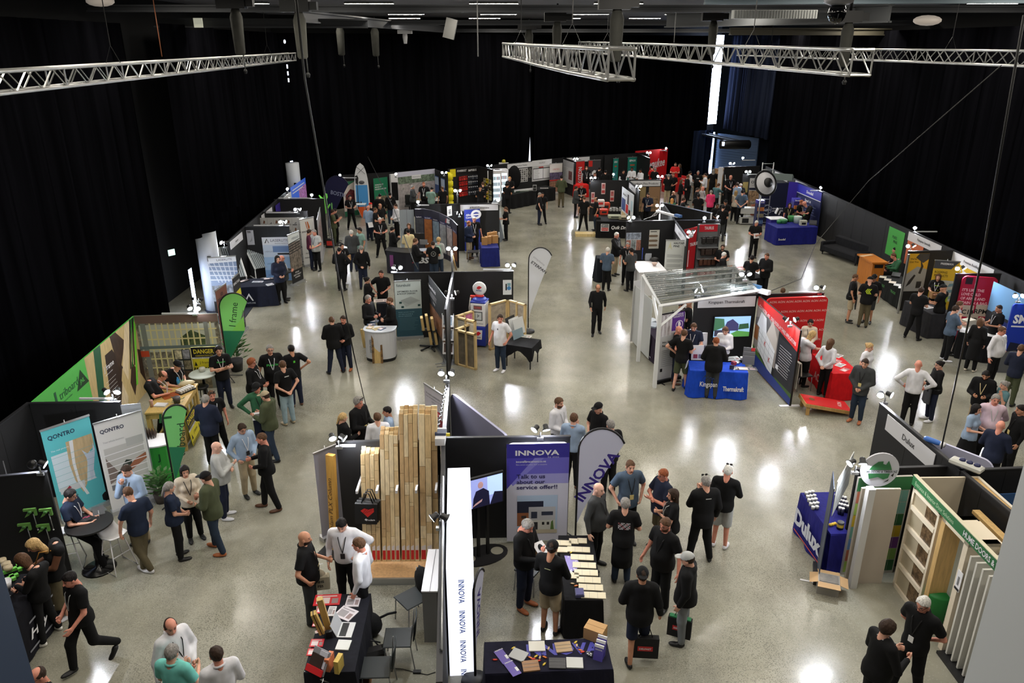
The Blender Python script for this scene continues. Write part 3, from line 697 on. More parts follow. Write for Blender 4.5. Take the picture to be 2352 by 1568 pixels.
def truss(pts,wd,ht,la,bay=.5):
 """pts: centre line of the bottom (x, y, z)"""
 R=em('box_truss',pts[0],la,'truss','aluminium box trusses');ch=MB();ht_=MB();o=Ve(pts[0]);r=.028
 rails={(a,b):[]for a in(-1,1)for b in(0,1)}
 pt=[Ve(p)for p in pts];sam=[]
 for i in rg(len(pt)-1):
  n=max(1,int((pt[i+1]-pt[i]).length/bay))
  for k in rg(n):sam.append(pt[i].lerp(pt[i+1],k/n))
 sam.append(pt[-1])
 for i,p in en(sam):
  d=(sam[min(i+1,len(sam)-1)]-sam[max(i-1,0)]);d.z=0;d.normalize();s=Ve((d.y,-d.x,0))
  for(a,b)in rails:rails[(a,b)].append(p+s*a*wd/2+Ve((0,0,b*ht))-o)
 for k in rails:ch.tu(rails[k],r,AL,8)
 n=len(sam)
 for i in rg(n-1):
  for a in(-1,1):ht_.tu([rails[(a,i%2)][i],rails[(a,(i+1)%2)][i+1]],.014,AL,5)
  for b in(0,1):ht_.tu([rails[(-1 if i%2 else 1,b)][i],rails[(1 if i%2 else-1,b)][i+1]],.014,AL,5)
  if i%6==0 or i==n-2:
   j=i if i<n-2 else n-1
   for a in(-1,1):ht_.tu([rails[(a,0)][j],rails[(a,1)][j]],.016,AL,5)
   for b in(0,1):ht_.tu([rails[(-1,b)][j],rails[(1,b)][j]],.02,AL,5)
 ch.bd('chords',R);ht_.bd('bracing',R);sl=MB()
 for j in(n//5,n-1-n//5):c=(rails[(-1,1)][j]+rails[(1,1)][j])/2;sl.tu([rails[(-1,1)][j],c+Ve((0,0,.35)),rails[(1,1)][j]],.008,mat((20,20,22),.5),4);sl.tu([c+Ve((0,0,.35)),Ve((c.x,c.y,10.62-o.z))],.010,mat((20,20,22),.5),4)
 sl.bd('sling',R)
 return R
def tz(px,py,Y):return at(px,py,Y)
a=tz(-60,220,11.2);b=tz(672,139,36)
truss([(a[0],a[1],a[2]),(b[0],b[1],b[2])],.30,.30,'long dim truss hanging along the left drape',.42)
pp=[]
for px,py,Y in((1426,183,10.2),(1330,166,12.5),(1255,150,16),(1205,138,20.5),(1168,130,24)):q=tz(px,py,Y);pp.append(q)
truss(pp,.34,.36,'bright curved truss hanging in the middle, its open end facing the viewer',.34)
a=tz(1975,173,13.6);b=tz(1338,119,36)
truss([a,b],.36,.40,'bright straight truss crossing in front of the window strip',.45)
a=tz(2420,154,18);b=tz(1700,127,40)
truss([a,b],.32,.33,'dim truss hanging at the far right in front of the drape',.45)
for i,(px,py,Y,z1)in en(((1548,98,27,10),(1098/1*1+0,130,16,10),(372,130,20,10))):
 q=at(px,py,Y);m=MB();m.tu([(0,0,0),(.0,0,10.2-q[2])],.012,mat((150,90,60)if i==2 else(150,150,150),.5));o=m.bd('hanging_wire',None,TL(q));tag(o,('thin wire holding the middle straight truss','thin wire above the far end of the curved truss','thin wire holding the left truss')[i],'wire')
def cable(pix,la,r=.022,c=(10,10,10)):
 pts=[at(*p)if p[2]>0 else(*P(p[0],p[1],-p[2]),-p[2])for p in pix];m=MB();m.tu(pts,r,mat(c,.5),6);tag(m.bd('power_cable',None),la,'cable')
cable([(680,-5,9.5),(700,180,11.5),(738,400,14),(775,620,16.5),(812,810,17.2),(846,955,16.6),(858,1015,14.8)],'black power cable hanging from the pale hoist past the futurebuild stand',.016)
cable([(2352,35,8.5),(2262,560,10),(2205,830,11),(2162,1030,11.9)],'black power cable hanging down to the top of the white-signed black wall at right',.014)
cable([(2300,150,17),(1995,415,25),(1873,560,26),(1840,640,24),(1760,672,21.5)],'thin cable swooping down to the black wall behind the red backdrop',.012,(60,60,60))
cable([(845,360,40),(905,480,33),(950,600,27),(960,618,24)],'thin black cable reaching the wall behind the futurebuild banner',.018)
WG='black partition walls of the stands'
WL=[]
def snap(A,B):
 mx,my=(A[0]+B[0])/2,(A[1]+B[1])/2;a=atan2(B[1]-A[1],B[0]-A[0])
 for(P_,Q_)in WL:
  dx,dy=Q_[0]-P_[0],Q_[1]-P_[1];L=hypot(dx,dy);s=((mx-P_[0])*dx+(my-P_[1])*dy)/L;d=abs((mx-P_[0])*dy-(my-P_[1])*dx)/L
  if d<.75 and-.6<s<L+.6 and abs((atan2(dy,dx)-a+pi)%tau-pi)<.3:
   def hit(V):k=(P_[0]*dy-P_[1]*dx)/(V[0]*dy-V[1]*dx);return(V[0]*k,V[1]*k)
   if abs(atan2(dy,dx)-atan2(my,mx))%pi>.35:return hit(A),hit(B)
 return A,B
def wa(A,B,la,h=PH,c=None,th=.05,z=0,group=WG,name='partition_wall',rail=True):
 X,L=fr(A,B);R=em(name,X,la,'partition',group);R['kind']='thing';WL.append((A,B));M=c or BLACKP();m=MB();m.bx(0,0,z,L,th,h,M)
 n=max(1,round(L/1.0))
 for k in rg(1,n):m.bx(L*k/n-.004,-.003,z,L*k/n+.004,0,h-.03,mat((10,10,11),.5))
 m.bd('panel',R)
 if rail:m=MB();m.bx(-.01,-.008,h,L+.01,th+.008,h+.025,mat((46,46,50),.4,.3));m.bd('top_rail',R)
 return R
def bo(A,B,z0,z1,c,la,draw=None,name='sign',cat='sign',th=.012,group=None,tilt=0,r=.45,off=.02,rnd=0,e=0):
 """flat board, A to B left to right as read, from z0 to z1"""
 if z0>.3:A,B=snap(A,B)
 X,L=fr(A,B);X=X@TL((0,-off,z0))@RX(tilt);R=em(name,X,la,cat,group);H_=z1-z0;m=MB()
 if rnd:
  pts=[(0,0),(L,0)]+[(L-rnd+rnd*cos(t),H_-rnd+rnd*sin(t))for t in[pi/2*i/6 for i in rg(7)]]+[(rnd-rnd*sin(t),H_-rnd+rnd*cos(t))for t in[pi/2*i/6 for i in rg(7)]]
  m.pg(pts,0,mat(c,r),th)
 else:m.bx(0,0,0,L,th,H_,mat(c,r,0,e))
 m.bd('board',R)
 if draw:g=MB();draw(g,L,H_);(g.bd('print',R)if g.v else None)
 return R
def hd_(A,B,tx,la,h=.30,tp=PH-.03,th=.03):
 def dr(g,L,H_):g.tx(tx,L/2,H_*.30,H_*.36,mat((30,30,34),.5),'c',.008)
 return bo(A,B,tp-h,tp,(216,216,220),la,dr,'fascia_sign','sign')
RG='roll-up banners'
def ru(a,b,h,c,la,draw=None,lean=0,ga=(185,187,190),feet=True):
 """a, b: pixels of the two top corners as seen"""
 A=W(a[0],a[1],h);B=W(b[0],b[1],h);X,L=fr(A,B);R=em('rollup_banner',X,la,'banner',RG);H_=h-.09
 XT=TL((0,0,.09))@RX(-lean)
 m=MB();m.bx(0,0,0,L,.006,H_,mat(c,.5));m.bd('graphic',R,XT)
 m=MB();m.bx(-.01,-.012,H_-.02,L+.01,.018,H_+.015,mat(ga,.3,.7));m.tu([(L/2,.03,-.05),(L/2,.03,H_+.06)],.01,mat(ga,.3,.7));m.bd('top_rail',R,XT)
 m=MB();m.bx(-.02,-.08,0,L+.02,.08,.09,mat(ga,.3,.6))
 if feet:
  for u in(.15*L,.85*L):m.bx(u-.02,-.22,0,u+.02,.22,.012,mat(ga,.3,.6))
 m.bd('base',R)
 if draw:g=MB();draw(g,L,H_);g.bd('print',R,XT)
 return R
def lp(px,py,d1,d2=None,arm=0,la='',z=PH+.13,w1=1,w2=1,Y=None):
 """clip-on arm spotlight; d: (angle as for people, downward tilt)"""
 q=W(px,py,z)if Y is None else at(px,py,Y);X=em('spotlight',(q[0],q[1],z if Y is None else q[2]),la,'spotlight','spotlights clipped to the stands')
 m=MB();g=METAL();m.tu([(0,0,-.13),(0,0,0)],.015,g);m.bx(-.06,-.03,-.16,.06,.03,-.11,g)
 if arm:m.bx(min(0,arm),-.02,-.12,max(0,arm),.02,-.08,mat((214,216,220),.4))
 m.bd('clamp',X)
 tc=atan2(-q[1],-q[0])
 for k,d in en([d for d in(d1,d2)if d]):
  a=tc+radians(d[0]);H=TL(((-.11 if k==0 else.11)if d2 else 0,0,.05))@RT9(a,4,'Z')@RY(90+d[1])
  m=MB();m.lh_([(.035,-.11),(.05,-.09),(.05,-.03),(.078,0),(.078,.012),(.066,.012)],mat((34,34,36),.4),16);h=m.bd('lamp_head',X,H)
  m=MB();m.lh_([(.064,.006),(.064,.0135)],mat((244,248,255),.5,0,L_SPOT),16,smooth=False);m.bd('lens',h)
 return X
def fg_(px,py,h,wd,c,la,ang=0,draw=None,border=(16,16,18),b2=None,base='cross',lean=0,shape='tear',z=0,tip=1):
 """px, py: foot of the pole on the floor; ang: direction the cloth spreads (degrees, world)"""
 q=P(px,py,z);X=em('feather_flag',T(q[0],q[1],z,ang)@RX(lean),la,'flag','teardrop flags')
 n=14;L_=[(0,.42)]+[(0,.42+(h-.42-wd*.75)*k/4)for k in rg(1,5)]
 zc=h-wd*.62
 tp=[(wd*.55-wd*.55*cos(t),zc+wd*.62*sin(t))for t in[pi*.86*i/n for i in rg(1,n+1)]]
 rt=[(tp[-1][0]*(1-k/6)**1.15,tp[-1][1]+(.42-tp[-1][1])*k/6)for k in rg(1,6)]
 pts=L_+tp+rt;pts=[(tip*p[0],p[1])for p in pts]
 if tip<0:pts=pts[::-1]
 m=MB();m.pg(pts[::-1],-.005,mat(c,.6),.01);m.bd('sail',X)
 if draw:g=MB();draw(g);g.bd('print',X)
 m=MB();e=[(0,.15)]+L_+tp;m.tu([(tip*p[0],0,p[1])for p in e],.02,mat(border,.5),6);m.bd('pole',X)
 m=MB()
 if base=='cross':
  for k in rg(4):m.tu([(0,0,.12),(.4*cos(k*pi/2+.5),.4*sin(k*pi/2+.5),.015)],.014,mat((30,30,32),.4))
 else:m.lh_([(.22,0),(.22,.05),(.05,.09)],mat((20,20,22),.5),16)
 m.bd('base',X)
 return X
TG='tables with cloths on the stands'
def ta_(A,B,depth,h,c,la,draw=None,tp=None,flare=.05,thick=0,name='display_table',cat='table',slip=0,r=.85,sd_=None):
 """front edge A to B at height h; the cloth falls to the floor"""
 X,L=fr(A,B);R=em(name,X,la,cat,TG);M=mat(c,r,kd='cloth');V=[];Fc=[];rs=random.Random(int(L*1000+px_(A)))
 per=[];n1=max(6,int(L/.12));n2=max(4,int(depth/.12))
 for i in rg(n1):per.append((L*i/n1,0,0,-1))
 for i in rg(n2):per.append((L,depth*i/n2,1,0))
 for i in rg(n1):per.append((L-L*i/n1,depth,0,1))
 for i in rg(n2):per.append((0,depth-depth*i/n2,-1,0))
 n=len(per)
 for lv,(z,k)in en(((h,0),(h-.03,.15),(h*.5,.6),(max(.015,slip),1))):
  for i,(x,y,nx,ny)in en(per):
   wv=flare*k*(1+.7*sin(i*1.35)*(1 if c!=(0,0,0)else 0));V.append((x+nx*wv,y+ny*wv,z))
 for l in rg(3):
  for i in rg(n):Fc.append((l*n+i,(l+1)*n+i,(l+1)*n+(i+1)%n,l*n+(i+1)%n))
 m=MB();m.add(V,Fc,M);m.add([(p[0],p[1],h)for p in per],[tuple(rg(n))],mat(tp,r,kd='cloth')if tp else M);m.bd('cloth',R)
 if draw:g=MB();draw(g,L,h);g.bd('print',R,TL((0,-flare*1.8,0)))
 if sd_:g=MB();sd_(g,depth,h);g.bd('print',R,TL((-flare*1.8,depth,0))@RZ(-90))
 return R
def px_(A):return A[0]*13
def onT(px,py,h):return(*P(px,py,h),h)
def it(name,px,py,z,rz,la,cat,fn,group=None,part='body'):
 q=P(px,py,z);m=MB();fn(m);o=m.bd(name,None,T(q[0],q[1],z,rz));tag(o,la,cat,group);return o
def sh_(px,py,z,rz,wd,ln,c,la,name='brochure',cat='brochure',group=None,draw=None,th=.004):
 def fn(m):
  m.bx(-wd/2,-ln/2,0,wd/2,ln/2,th,mat(c,.45))
  if draw:draw(m,th+.0015)
  elif cat=='brochure':k=tuple(int(v*.72)for v in c)if min(c)>120 else(222,206,206);m.hrect(-wd*.4,-ln*.35,wd*.1,ln*.2,th+.001,mat(k,.5));m.hrect(-wd*.4,ln*.27,wd*.35,ln*.36,th+.001,mat(k,.5));m.hrect(wd*.18,-ln*.35,wd*.42,ln*.1,th+.001,mat((150,130,130),.5))
 return it(name,px,py,z+.002,rz,la,cat,fn,group)
wt=mat((232,232,236),.5);bk=mat((20,20,22),.5);gy=mat((120,122,126),.5)
def cc(*c):return mat(c,.5)
wa(W(-90,1105),W(106,1086),'black partition at the bottom left carrying four green clamps')
wa(W(68,928),W(274,925),'black partition behind the teal and grey banners')
wa((-9.9,8.2),W(68,926),'black back partition at the bottom left with a blank white fascia')
A,B=(-9.93,11.6),(-9.93,12.75)
bo((-9.86,11.35),(-9.89,12.75),1.75,2.12,(226,226,232),'blank white fascia board on the left wall above the screen',name='fascia_sign')
q=P(48,1040,1.5)
R=bo((-9.82,10.6),(-9.84,11.75),1.0,1.62,(150,176,226),'lit pale blue screen on the left wall at the bottom left',name='wall_screen',cat='screen',th=.05,e=1.1)
it('tool_stand',14,1085,1.5,0,'thin black rod of a stand in front of the pale screen','stand',lambda m:m.tu([(0,0,-1.5),(0,0,.25)],.012,cc(60,60,64)))
def clamp(px,py,lb):
 X0,L0=fr(W(-90,1105),W(106,1086));q=at(px,py,1);
 o=Ve((0,0,CAMH));d=(Ve(at(px,py,5))-o);nrm=X0.to_3x3()@Ve((0,-1,0));t=(X0.translation+nrm*.04-o).dot(nrm)/d.dot(nrm);p=o+d*t
 R=em('hand_clamp',TL(p)@X0.to_3x3().to_4x4(),lb,'tool','green hand clamps hung on the black partition');G=mat((104,156,78),.4)
 m=MB();m.bx(-.10,-.04,.02,.10,0,.06,G);m.bx(.06,-.04,-.08,.10,0,.03,G);m.pg([(-.10,-.10),(-.02,-.06),(.06,.02),(.02,.03),(-.06,-.04)],-.045,G,.03);m.ell((0,-.05,.0),(.035,.02,.03),mat((70,120,60),.4));m.bd('jaw',R)
 m=MB();m.tu([(.04,-.02,-.05),(.05,-.02,-.38)],.009,METAL());m.ell((.05,-.02,-.38),(.014,.014,.014),WHITE());m.bd('rod',R)
clamp(70,1173,'green hand clamp on the black partition, upper left of the four');clamp(106,1173,'green hand clamp on the black partition, upper right of the four')
clamp(57,1207,'green hand clamp on the black partition, lower left of the four');clamp(100,1209,'green hand clamp on the black partition, lower right of the four')
lp(90,1072,(200,40),(60,30),0,'spotlight pair on the black partition above the green clamps');
lp(258,905,(30,25),(-20,25),-.7,'spotlight pair on the partition above the grey roll-up banner')
navy=(18,32,66)
def dq1(g,L,H):
 g.tx('QONTRO',L*.10,H*.865,H*.055,cc(*navy),'l',.02,wd=L*.55);g.tx('The real picture',L*.10,H*.735,H*.022,wt,'l',wd=L*.36);g.tx('in real time.',L*.62,H*.30,H*.02,wt,'l',wd=L*.27)
 g.rc(L*.08,H*.30,L*.86,H*.70,cc(206,222,232));g.pg([(L*.42,H*.80),(L*.97,H*.80),(L*.97,H*.66),(L*.80,H*.60),(L*.66,H*.28),(L*.55,H*.20),(L*.44,H*.36),(L*.40,H*.55)],-.004,wo(196,172,132))
 g.pg([(L*.49,H*.80),(L*.57,H*.80),(L*.52,H*.55),(L*.53,H*.36),(L*.66,H*.16),(L*.60,H*.16),(L*.48,H*.34),(L*.46,H*.55)],-.005,cc(226,228,232))
 g.pg([(L*.70,H*.66),(L*.80,H*.60),(L*.92,H*.62),(L*.95,H*.70),(L*.97,H*.62),(L*.80,H*.30),(L*.76,H*.30),(L*.76,H*.56)],-.0045,cc(200,210,226));g.pg([(L*.10,H*.26),(L*.62,H*.26),(L*.62,H*.33),(L*.10,H*.33)],-.0042,cc(200,206,210));g.pg([(L*.2,H*.29),(L*.34,H*.30),(L*.3,H*.33)],-.006,cc(150,40,60))
 for k in rg(6):g.rc(L*.06,H*(.33+.068*k),L*.98,H*(.333+.068*k),cc(96,176,184),-.0065)
ru((92,990),(204,953),2.1,(92,188,196),'teal roll-up banner lettered QONTRO with a slatted arch picture',dq1)
def dq2(g,L,H):
 g.tx('QONTRO',L*.09,H*.865,H*.05,cc(*navy),'l',.02,wd=L*.50);g.tx('Your whole business',L*.10,H*.76,H*.02,cc(170,175,178),'l',wd=L*.45)
 g.rc(L*.09,H*.30,L*.92,H*.70,cc(186,186,184));g.rc(L*.57,H*.66,L*.94,H*.75,cc(176,178,178),-.004);g.pg([(L*.09,H*.30),(L*.36,H*.36),(L*.09,H*.60)],-.0045,cc(120,108,104));g.pg([(L*.25,H*.38),(L*.60,H*.42),(L*.62,H*.50),(L*.5,H*.52)],-.005,cc(44,56,50))
 g.pg([(L*.45,H*.36),(L*.94,H*.47),(L*.94,H*.54),(L*.70,H*.50),(L*.5,H*.42)],-.0055,cc(150,96,72));g.pg([(L*.10,H*.16),(L*.50,H*.34),(L*.62,H*.32),(L*.12,H*.12)],-.005,cc(160,160,158));g.rc(L*.10,H*.22,L*.45,H*.28,cc(110,112,116),-.0042)
 for k in rg(5):g.pg([(L*.07,H*(.34+.07*k)),(L*.95,H*(.35+.07*k)),(L*.95,H*(.358+.07*k)),(L*.07,H*(.348+.07*k))],-.0065,wt)
 g.tx('in one platform',L*.62,H*.23,H*.018,cc(160,160,160),'l',wd=L*.3)
ru((214,974),(323,943),2.1,(214,214,214),'light grey roll-up banner lettered QONTRO with a car dashboard picture',dq2)
bo(W(276,925),W(322,921),.02,2.18,(168,172,180),'pale grey back of a banner standing behind the grey roll-up',name='display_board',cat='board')
X=em('back_pack',(*P(236,1145,.1),0),'black bag on the floor between the two tall roll-up banners','bag');m=MB();m.ell((0,0,.2),(.16,.12,.21),cl(18,18,20),12);m.bd('body',X);m=MB();m.tu([(-.05,-.1,.38),(0,-.16,.30),(.05,-.1,.38)],.012,bk);m.bd('strap',X)
gA,gB=W(68,925),W(305,725)
def dmur(g,L,H):
 dg=cc(36,92,62);lw=wo(204,180,128);lw2=wo(226,206,170);dk=mat((58,38,26),.6,kd='mottle');g.rc(0,0,L*.54,H,cc(86,190,84),-.002)
 g.pg([(L*.48,0),(L*.6,0),(L*.55,H*.45),(L*.6,H),(L*.53,H),(L*.49,H*.5)],-.004,dg);g.pg([(L*.42,0),(L*.56,H*.0),(L*.52,H*.22)],-.005,cc(150,214,60))
 g.rc(L*.44,0,L,H,lw,-.003);n0=len(g.v)
 g.pg([(L*.47,H*.05),(L*.60,H*.0),(L*.72,H*.52),(L*.62,H*.85),(L*.52,H*.85)],-.005,cc(50,34,30));g.pg([(L*.66,H*.5),(L*.80,H*.82),(L*.70,H),(L*.62,H)],-.0052,dk)
 g.pg([(L*.55,0),(L*.66,0),(L*.92,H),(L*.84,H)],-.006,lw2);g.pg([(L*.74,0),(L*.84,0),(L*.70,H*.55),(L*.66,H*.42)],-.0065,lw);g.pg([(L*.80,H*.1),(L*.90,H*.35),(L*.84,H*.52),(L*.77,H*.3)],-.007,dk);g.pg([(L*.93,H*.30),(L,H*.1),(L,H*.55),(L*.95,H*.6)],-.007,dk)
 for k in rg(4):g.pg([(L*(.80+.032*k),H*.45),(L*(.815+.032*k),H*.45),(L*(.93+.02*k),H),(L*(.91+.02*k),H)],-.008,cc(40,120,50)if k%2 else cc(22,26,22))
 g.pg([(L*.84,H*.2),(L*.87,H*.2),(L*.99,H*.9),(L*.97,H*.95)],-.0085,cc(120,214,60))
 for i in rg(n0,len(g.v)):v=g.v[i];g.v[i]=(L*.56+(v[0]-L*.44)*.786,v[1],v[2])
 g.tx('JNL',L*.385,H*.77,H*.06,cc(86,190,84),'c',.02,y=-.009);g.pg([(L*.33,H*.74),(L*.44,H*.74),(L*.385,H*.93)],-.007,cc(20,60,30));g.tx('triboard',L*.19,H*.80,H*.085,dg,'l',.0,y=-.008);g.tx('engineered timber',L*.19,H*.745,H*.03,dg,'l',y=-.008);g.bx(L*.155,-.008,H*.76,L*.17,-.004,H*.92,dg)
 g.tx('J frame',L*.585,H*.66,H*.085,wt,'l',.01,y=-.009);g.tx('engineered timber',L*.59,H*.62,H*.024,wt,'l',y=-.009);g.ls(L*.585,H*.55,L*.69,9,H*.045,wt,.008,-.009)
X,L=fr(gA,gB);R=em('mural_wall',X@TL((0,-.04,0)),'long green and timber mural wall lettered triboard and J frame','partition');m=MB();m.bx(0,0,0,L,.04,PH,cc(86,190,84));m.bd('panel',R);g=MB();dmur(g,L,PH);g.bd('print',R)
def dfr(g,L,H):
 fw=mat((206,198,150),.6);gl=cc(120,124,124);g.rc(0,0,L,H,mat((122,118,108),.7,kd='photo'),-.002);g.rc(0,H*.0,L,H*.28,mat((120,108,90),.7,kd='photo'),-.003);g.rc(L*.05,H*.52,L*.95,H*.88,mat((176,180,172),.6),-.003);g.pg([(L*.5,H*.4),(L*.8,H*.4),(L*.82,H*.72),(L*.66,H*.8),(L*.52,H*.7)],-.0035,mat((62,78,50),.8,kd='photo'))
 for k in rg(12):g.rc(L*(.10+.072*k),H*.22,L*(.118+.072*k),H*.90,fw,-.005)
 for z in(.30,.42,.55,.68,.80):g.rc(L*.06,H*z,L*.97,H*(z+.017),fw,-.0055)
 for u,w_ in((.07,.06),(.82,.05)):g.rc(L*u,0,L*(u+w_),H,gl,-.006)
 g.rc(0,H*.9,L,H,cc(104,84,78),-.0062);g.rc(0,H*.56,L,H*.60,cc(96,110,116),-.0063);g.rc(L*.02,H*.46,L*.12,H*.54,cc(190,70,44),-.007)
X,L=fr(W(305,725),W(499,719));R=em('mural_wall',X@TL((0,-.04,0)),'photo wall showing timber house framing behind the staff bar','partition');m=MB();m.bx(0,0,0,L,.05,PH,cc(110,108,100));m.bd('panel',R);g=MB();dfr(g,L,PH);g.bd('print',R)
lp(446,712,(20,30),(-10,20),-.9,'bright spotlight pair on top of the house framing photo wall')
def dangr(g,L,H):
 g.rc(0,H*.52,L,H,bk,-.002);g.rc(0,H*.12,L,H*.52,cc(214,200,40),-.002);g.rc(0,H*.50,L,H*.56,wt,-.003);g.tx('DANGER',L/2,H*.72,H*.19,cc(226,206,60),'c',.02,wd=L*.82);g.tx('CONSTRUCTION SITE',L/2,H*.60,H*.06,cc(226,206,60),'c',wd=L*.7);g.tx('SUPERIOR TIMBER IN USE',L/2,H*.51,H*.045,bk,'c',wd=L*.8,y=-.007)
 g.tx('J frame',L*.5,H*.25,H*.14,bk,'c',y=-.006);g.pg([(L*.06,H*.2),(L*.18,H*.2),(L*.12,H*.38)],-.005,bk);g.pg([(L*.82,H*.2),(L*.94,H*.2),(L*.88,H*.38)],-.005,bk)
 for k in rg(11):g.pg([(L*(.0+.09*k),0),(L*(.05+.09*k),0),(L*(.09+.09*k),H*.12),(L*(.04+.09*k),H*.12)],-.003,bk if k%1==0 else wt)
X,L=fr(P(436,797,1.62),P(497,795,1.62));bo(P(438,797,1.62),P(495,795,1.62),.96,1.62,(214,200,40),'yellow and black DANGER board behind the green round table',dangr,'danger_board')
bo(P(398,803,1.6),P(436,802,1.6),.7,1.6,(40,40,42),'black notice board with house photos left of the DANGER board',lambda g,L,H:[g.rc(L*(.06+.48*(k%2)),H*(.05+.33*(k//2)),L*(.48+.48*(k%2)),H*(.33+.33*(k//2)),mat(c,.6,kd='photo'))for k,c in en(((180,110,50),(90,70,60),(150,150,150),(120,110,90),(200,190,160),(140,140,150)))],'notice_board')
tw=mat((204,172,104),.55,kd='wood')
A=P(414,943,1.08);B=P(452,880,1.08);C=P(341,939,1.08)
X,L=fr(A,B);D=hypot(A[0]-C[0],A[1]-C[1]);R=em('timber_bar',X,'long raw pine bar counter of the green mural stand','counter');m=MB();m.bx(-.03,-.03,1.04,L,D,1.08,tw);m.bd('top',R)
for u in(0,L-.1):
 for v in(0,D-.1):m=MB();m.bx(u,v,0,u+.1,v+.1,1.04,tw);m.bd('leg',R)
m=MB();m.bx(0,.01,.12,L,.06,.22,tw);m.bx(0,.01,.9,L,.06,1.04,tw);m.bx(0,D-.06,.12,L,D-.01,.22,tw)
for k in rg(1,5):m.bx(L*k/5,.01,.2,L*k/5+.045,.06,.95,tw)
m.bx(0,0,.9,.05,D,1.04,tw);m.bx(0,0,.12,.05,D,.22,tw);m.bd('rails',R)
X2=X@TL((.15,-.12,.05))@RX(-8);R=em('danger_board',X2,'yellow and black DANGER board leaning on the near end of the pine bar','sign');m=MB();m.bx(0,0,0,.85,.01,.72,cc(214,200,40));m.bd('board',R);g=MB();dangr(g,.85,.72);g.bd('print',R)
it('water_bottle',411,887,1.08,0,'bright blue drink bottle on the pine bar','bottle',lambda m:m.lh_([(.035,0),(.04,.18),(.02,.22),(.02,.25)],cc(60,150,220),10))
it('travel_mug',349,934,1.08,0,'pale pink insulated cup on the near end of the pine bar','cup',lambda m:m.lh_([(.035,0),(.045,.16),(.04,.18)],cc(190,150,140),10))
it('sample_tray',426,898,1.08,60,'black tray of small timber samples on the pine bar','tray',lambda m:[m.bx(-.22,-.12,0,.22,.12,.03,bk)]+[m.bx(-.2+.07*k,-.1,.03,-.15+.07*k,.1,.09,cc(200,196,190))for k in rg(6)])
it('timber_offcut',392,910,1.08,40,'reddish timber lattice sample on the pine bar','sample',lambda m:[m.bx(-.18,-.12+.05*k,0,.18,-.1+.05*k,.03,cc(170,90,50))for k in rg(6)])
it('notebook',370,931,1.08,-5,'stack of white notebooks on the near end of the pine bar','notebook',lambda m:[m.bx(-.14,-.09,.012*k,.14,.09,.012*k+.01,cc(216,216,222))for k in rg(3)])
it('gift_bag',428,884,1.08,30,'cream paper bag of samples at the far end of the pine bar','bag',lambda m:m.ell((0,0,.05),(.22,.12,.07),cc(200,186,150)))
def plant(px,py,z,s,la,pot=(60,52,48),cat='plant',n=60,hang=False):
 q=P(px,py,z);R=em('potted_plant',(q[0],q[1],z),la,cat);m=MB();m.lh_([(.10*s,0),(.13*s,.22*s),(.12*s,.22*s)],cc(*pot),12);m.bd('pot',R)
 m=MB();rs=random.Random(int(px));f=mat((58,100,46),.6,kd='foliage')
 for k in rg(n):
  a=rs.random()*6.28;e=rs.uniform(.2,1.2);r=rs.uniform(.10,.28)*s;c=Ve((r*cos(a)*cos(e)*1.2,r*sin(a)*cos(e)*1.2,(.28+.35*rs.random())*s if not hang else(.15-.5*rs.random())*s));u=Ve((cos(a),sin(a),.4)).normalized()*.07*s;v=Ve((-sin(a),cos(a),.3*rs.uniform(-1,1)))*.03*s
  m.add([tuple(c-u),tuple(c+v),tuple(c+u),tuple(c-v)],[(0,1,2,3)],f)
 m.bd('foliage',R);return R
plant(372,1152,0,1.15,'bushy green potted plant in front of the curved white and green counter',n=160)
plant(545,850,.0,1.6,'leafy green plant in a black pot behind the staff with crossed arms',(20,20,20),n=120)
plant(407,925,1.08,.7,'trailing green plant at the corner of the pine bar',hang=True,n=60)
q=P(357,1010,1.0);R=em('curved_counter',T(q[0],q[1],0,10),'curved white-topped green counter with letter J','counter');pts=[(.42*cos(t),.30*sin(t))for t in[pi*2*i/20 for i in rg(20)]]
m=MB();m.prism(pts,0,.97,cc(60,170,70));m.bd('body',R);m=MB();m.prism([(x*1.08,y*1.08)for x,y in pts],.97,1.0,wt);m.bd('top',R);g=MB();g.tx('J',.1,.6,.2,cc(20,80,40),'c',.02,y=-.31);g.bd('lettering',R)
it('sample_fan',348,1003,1.0,20,'row of thin timber samples standing on the curved green counter','sample',lambda m:[m.bx(-.2+.05*k,-.12,0,-.19+.05*k,.12,.30-.03*k,cc(60,44,36),X=RY(-14))for k in rg(7)])
def dflag1(g):
 g.pg([(.03,.5),(.60,1.45),(.02,1.5)],-.008,cc(36,120,84));g.pg([(.02,1.2),(.62,1.9),(.62,1.5),(.2,.9)],-.0075,cc(130,205,90));g.tx('J frame',.42,1.55,.24,cc(24,60,40),'l',.0,rot=78);g.tx('engineered timber',.56,1.6,.06,cc(24,60,40),'l',rot=78)
fg_(527,870,2.6,.74,(128,208,108),'green teardrop flag lettered J frame behind the crossed-arm staff member',12,dflag1)
def dflag2(g):g.pg([(.03,.5),(.34,1.2),(.02,1.3)],-.008,cc(36,120,84));g.tx('triboard',.30,1.0,.16,cc(24,60,40),'l',rot=82);g.tx('T',.16,1.85,.24,cc(24,80,40),'l',.03,rot=82)
fg_(408,1150,2.2,.46,(120,200,118),'green teardrop flag lettered triboard beside the pine bar',35,dflag2)
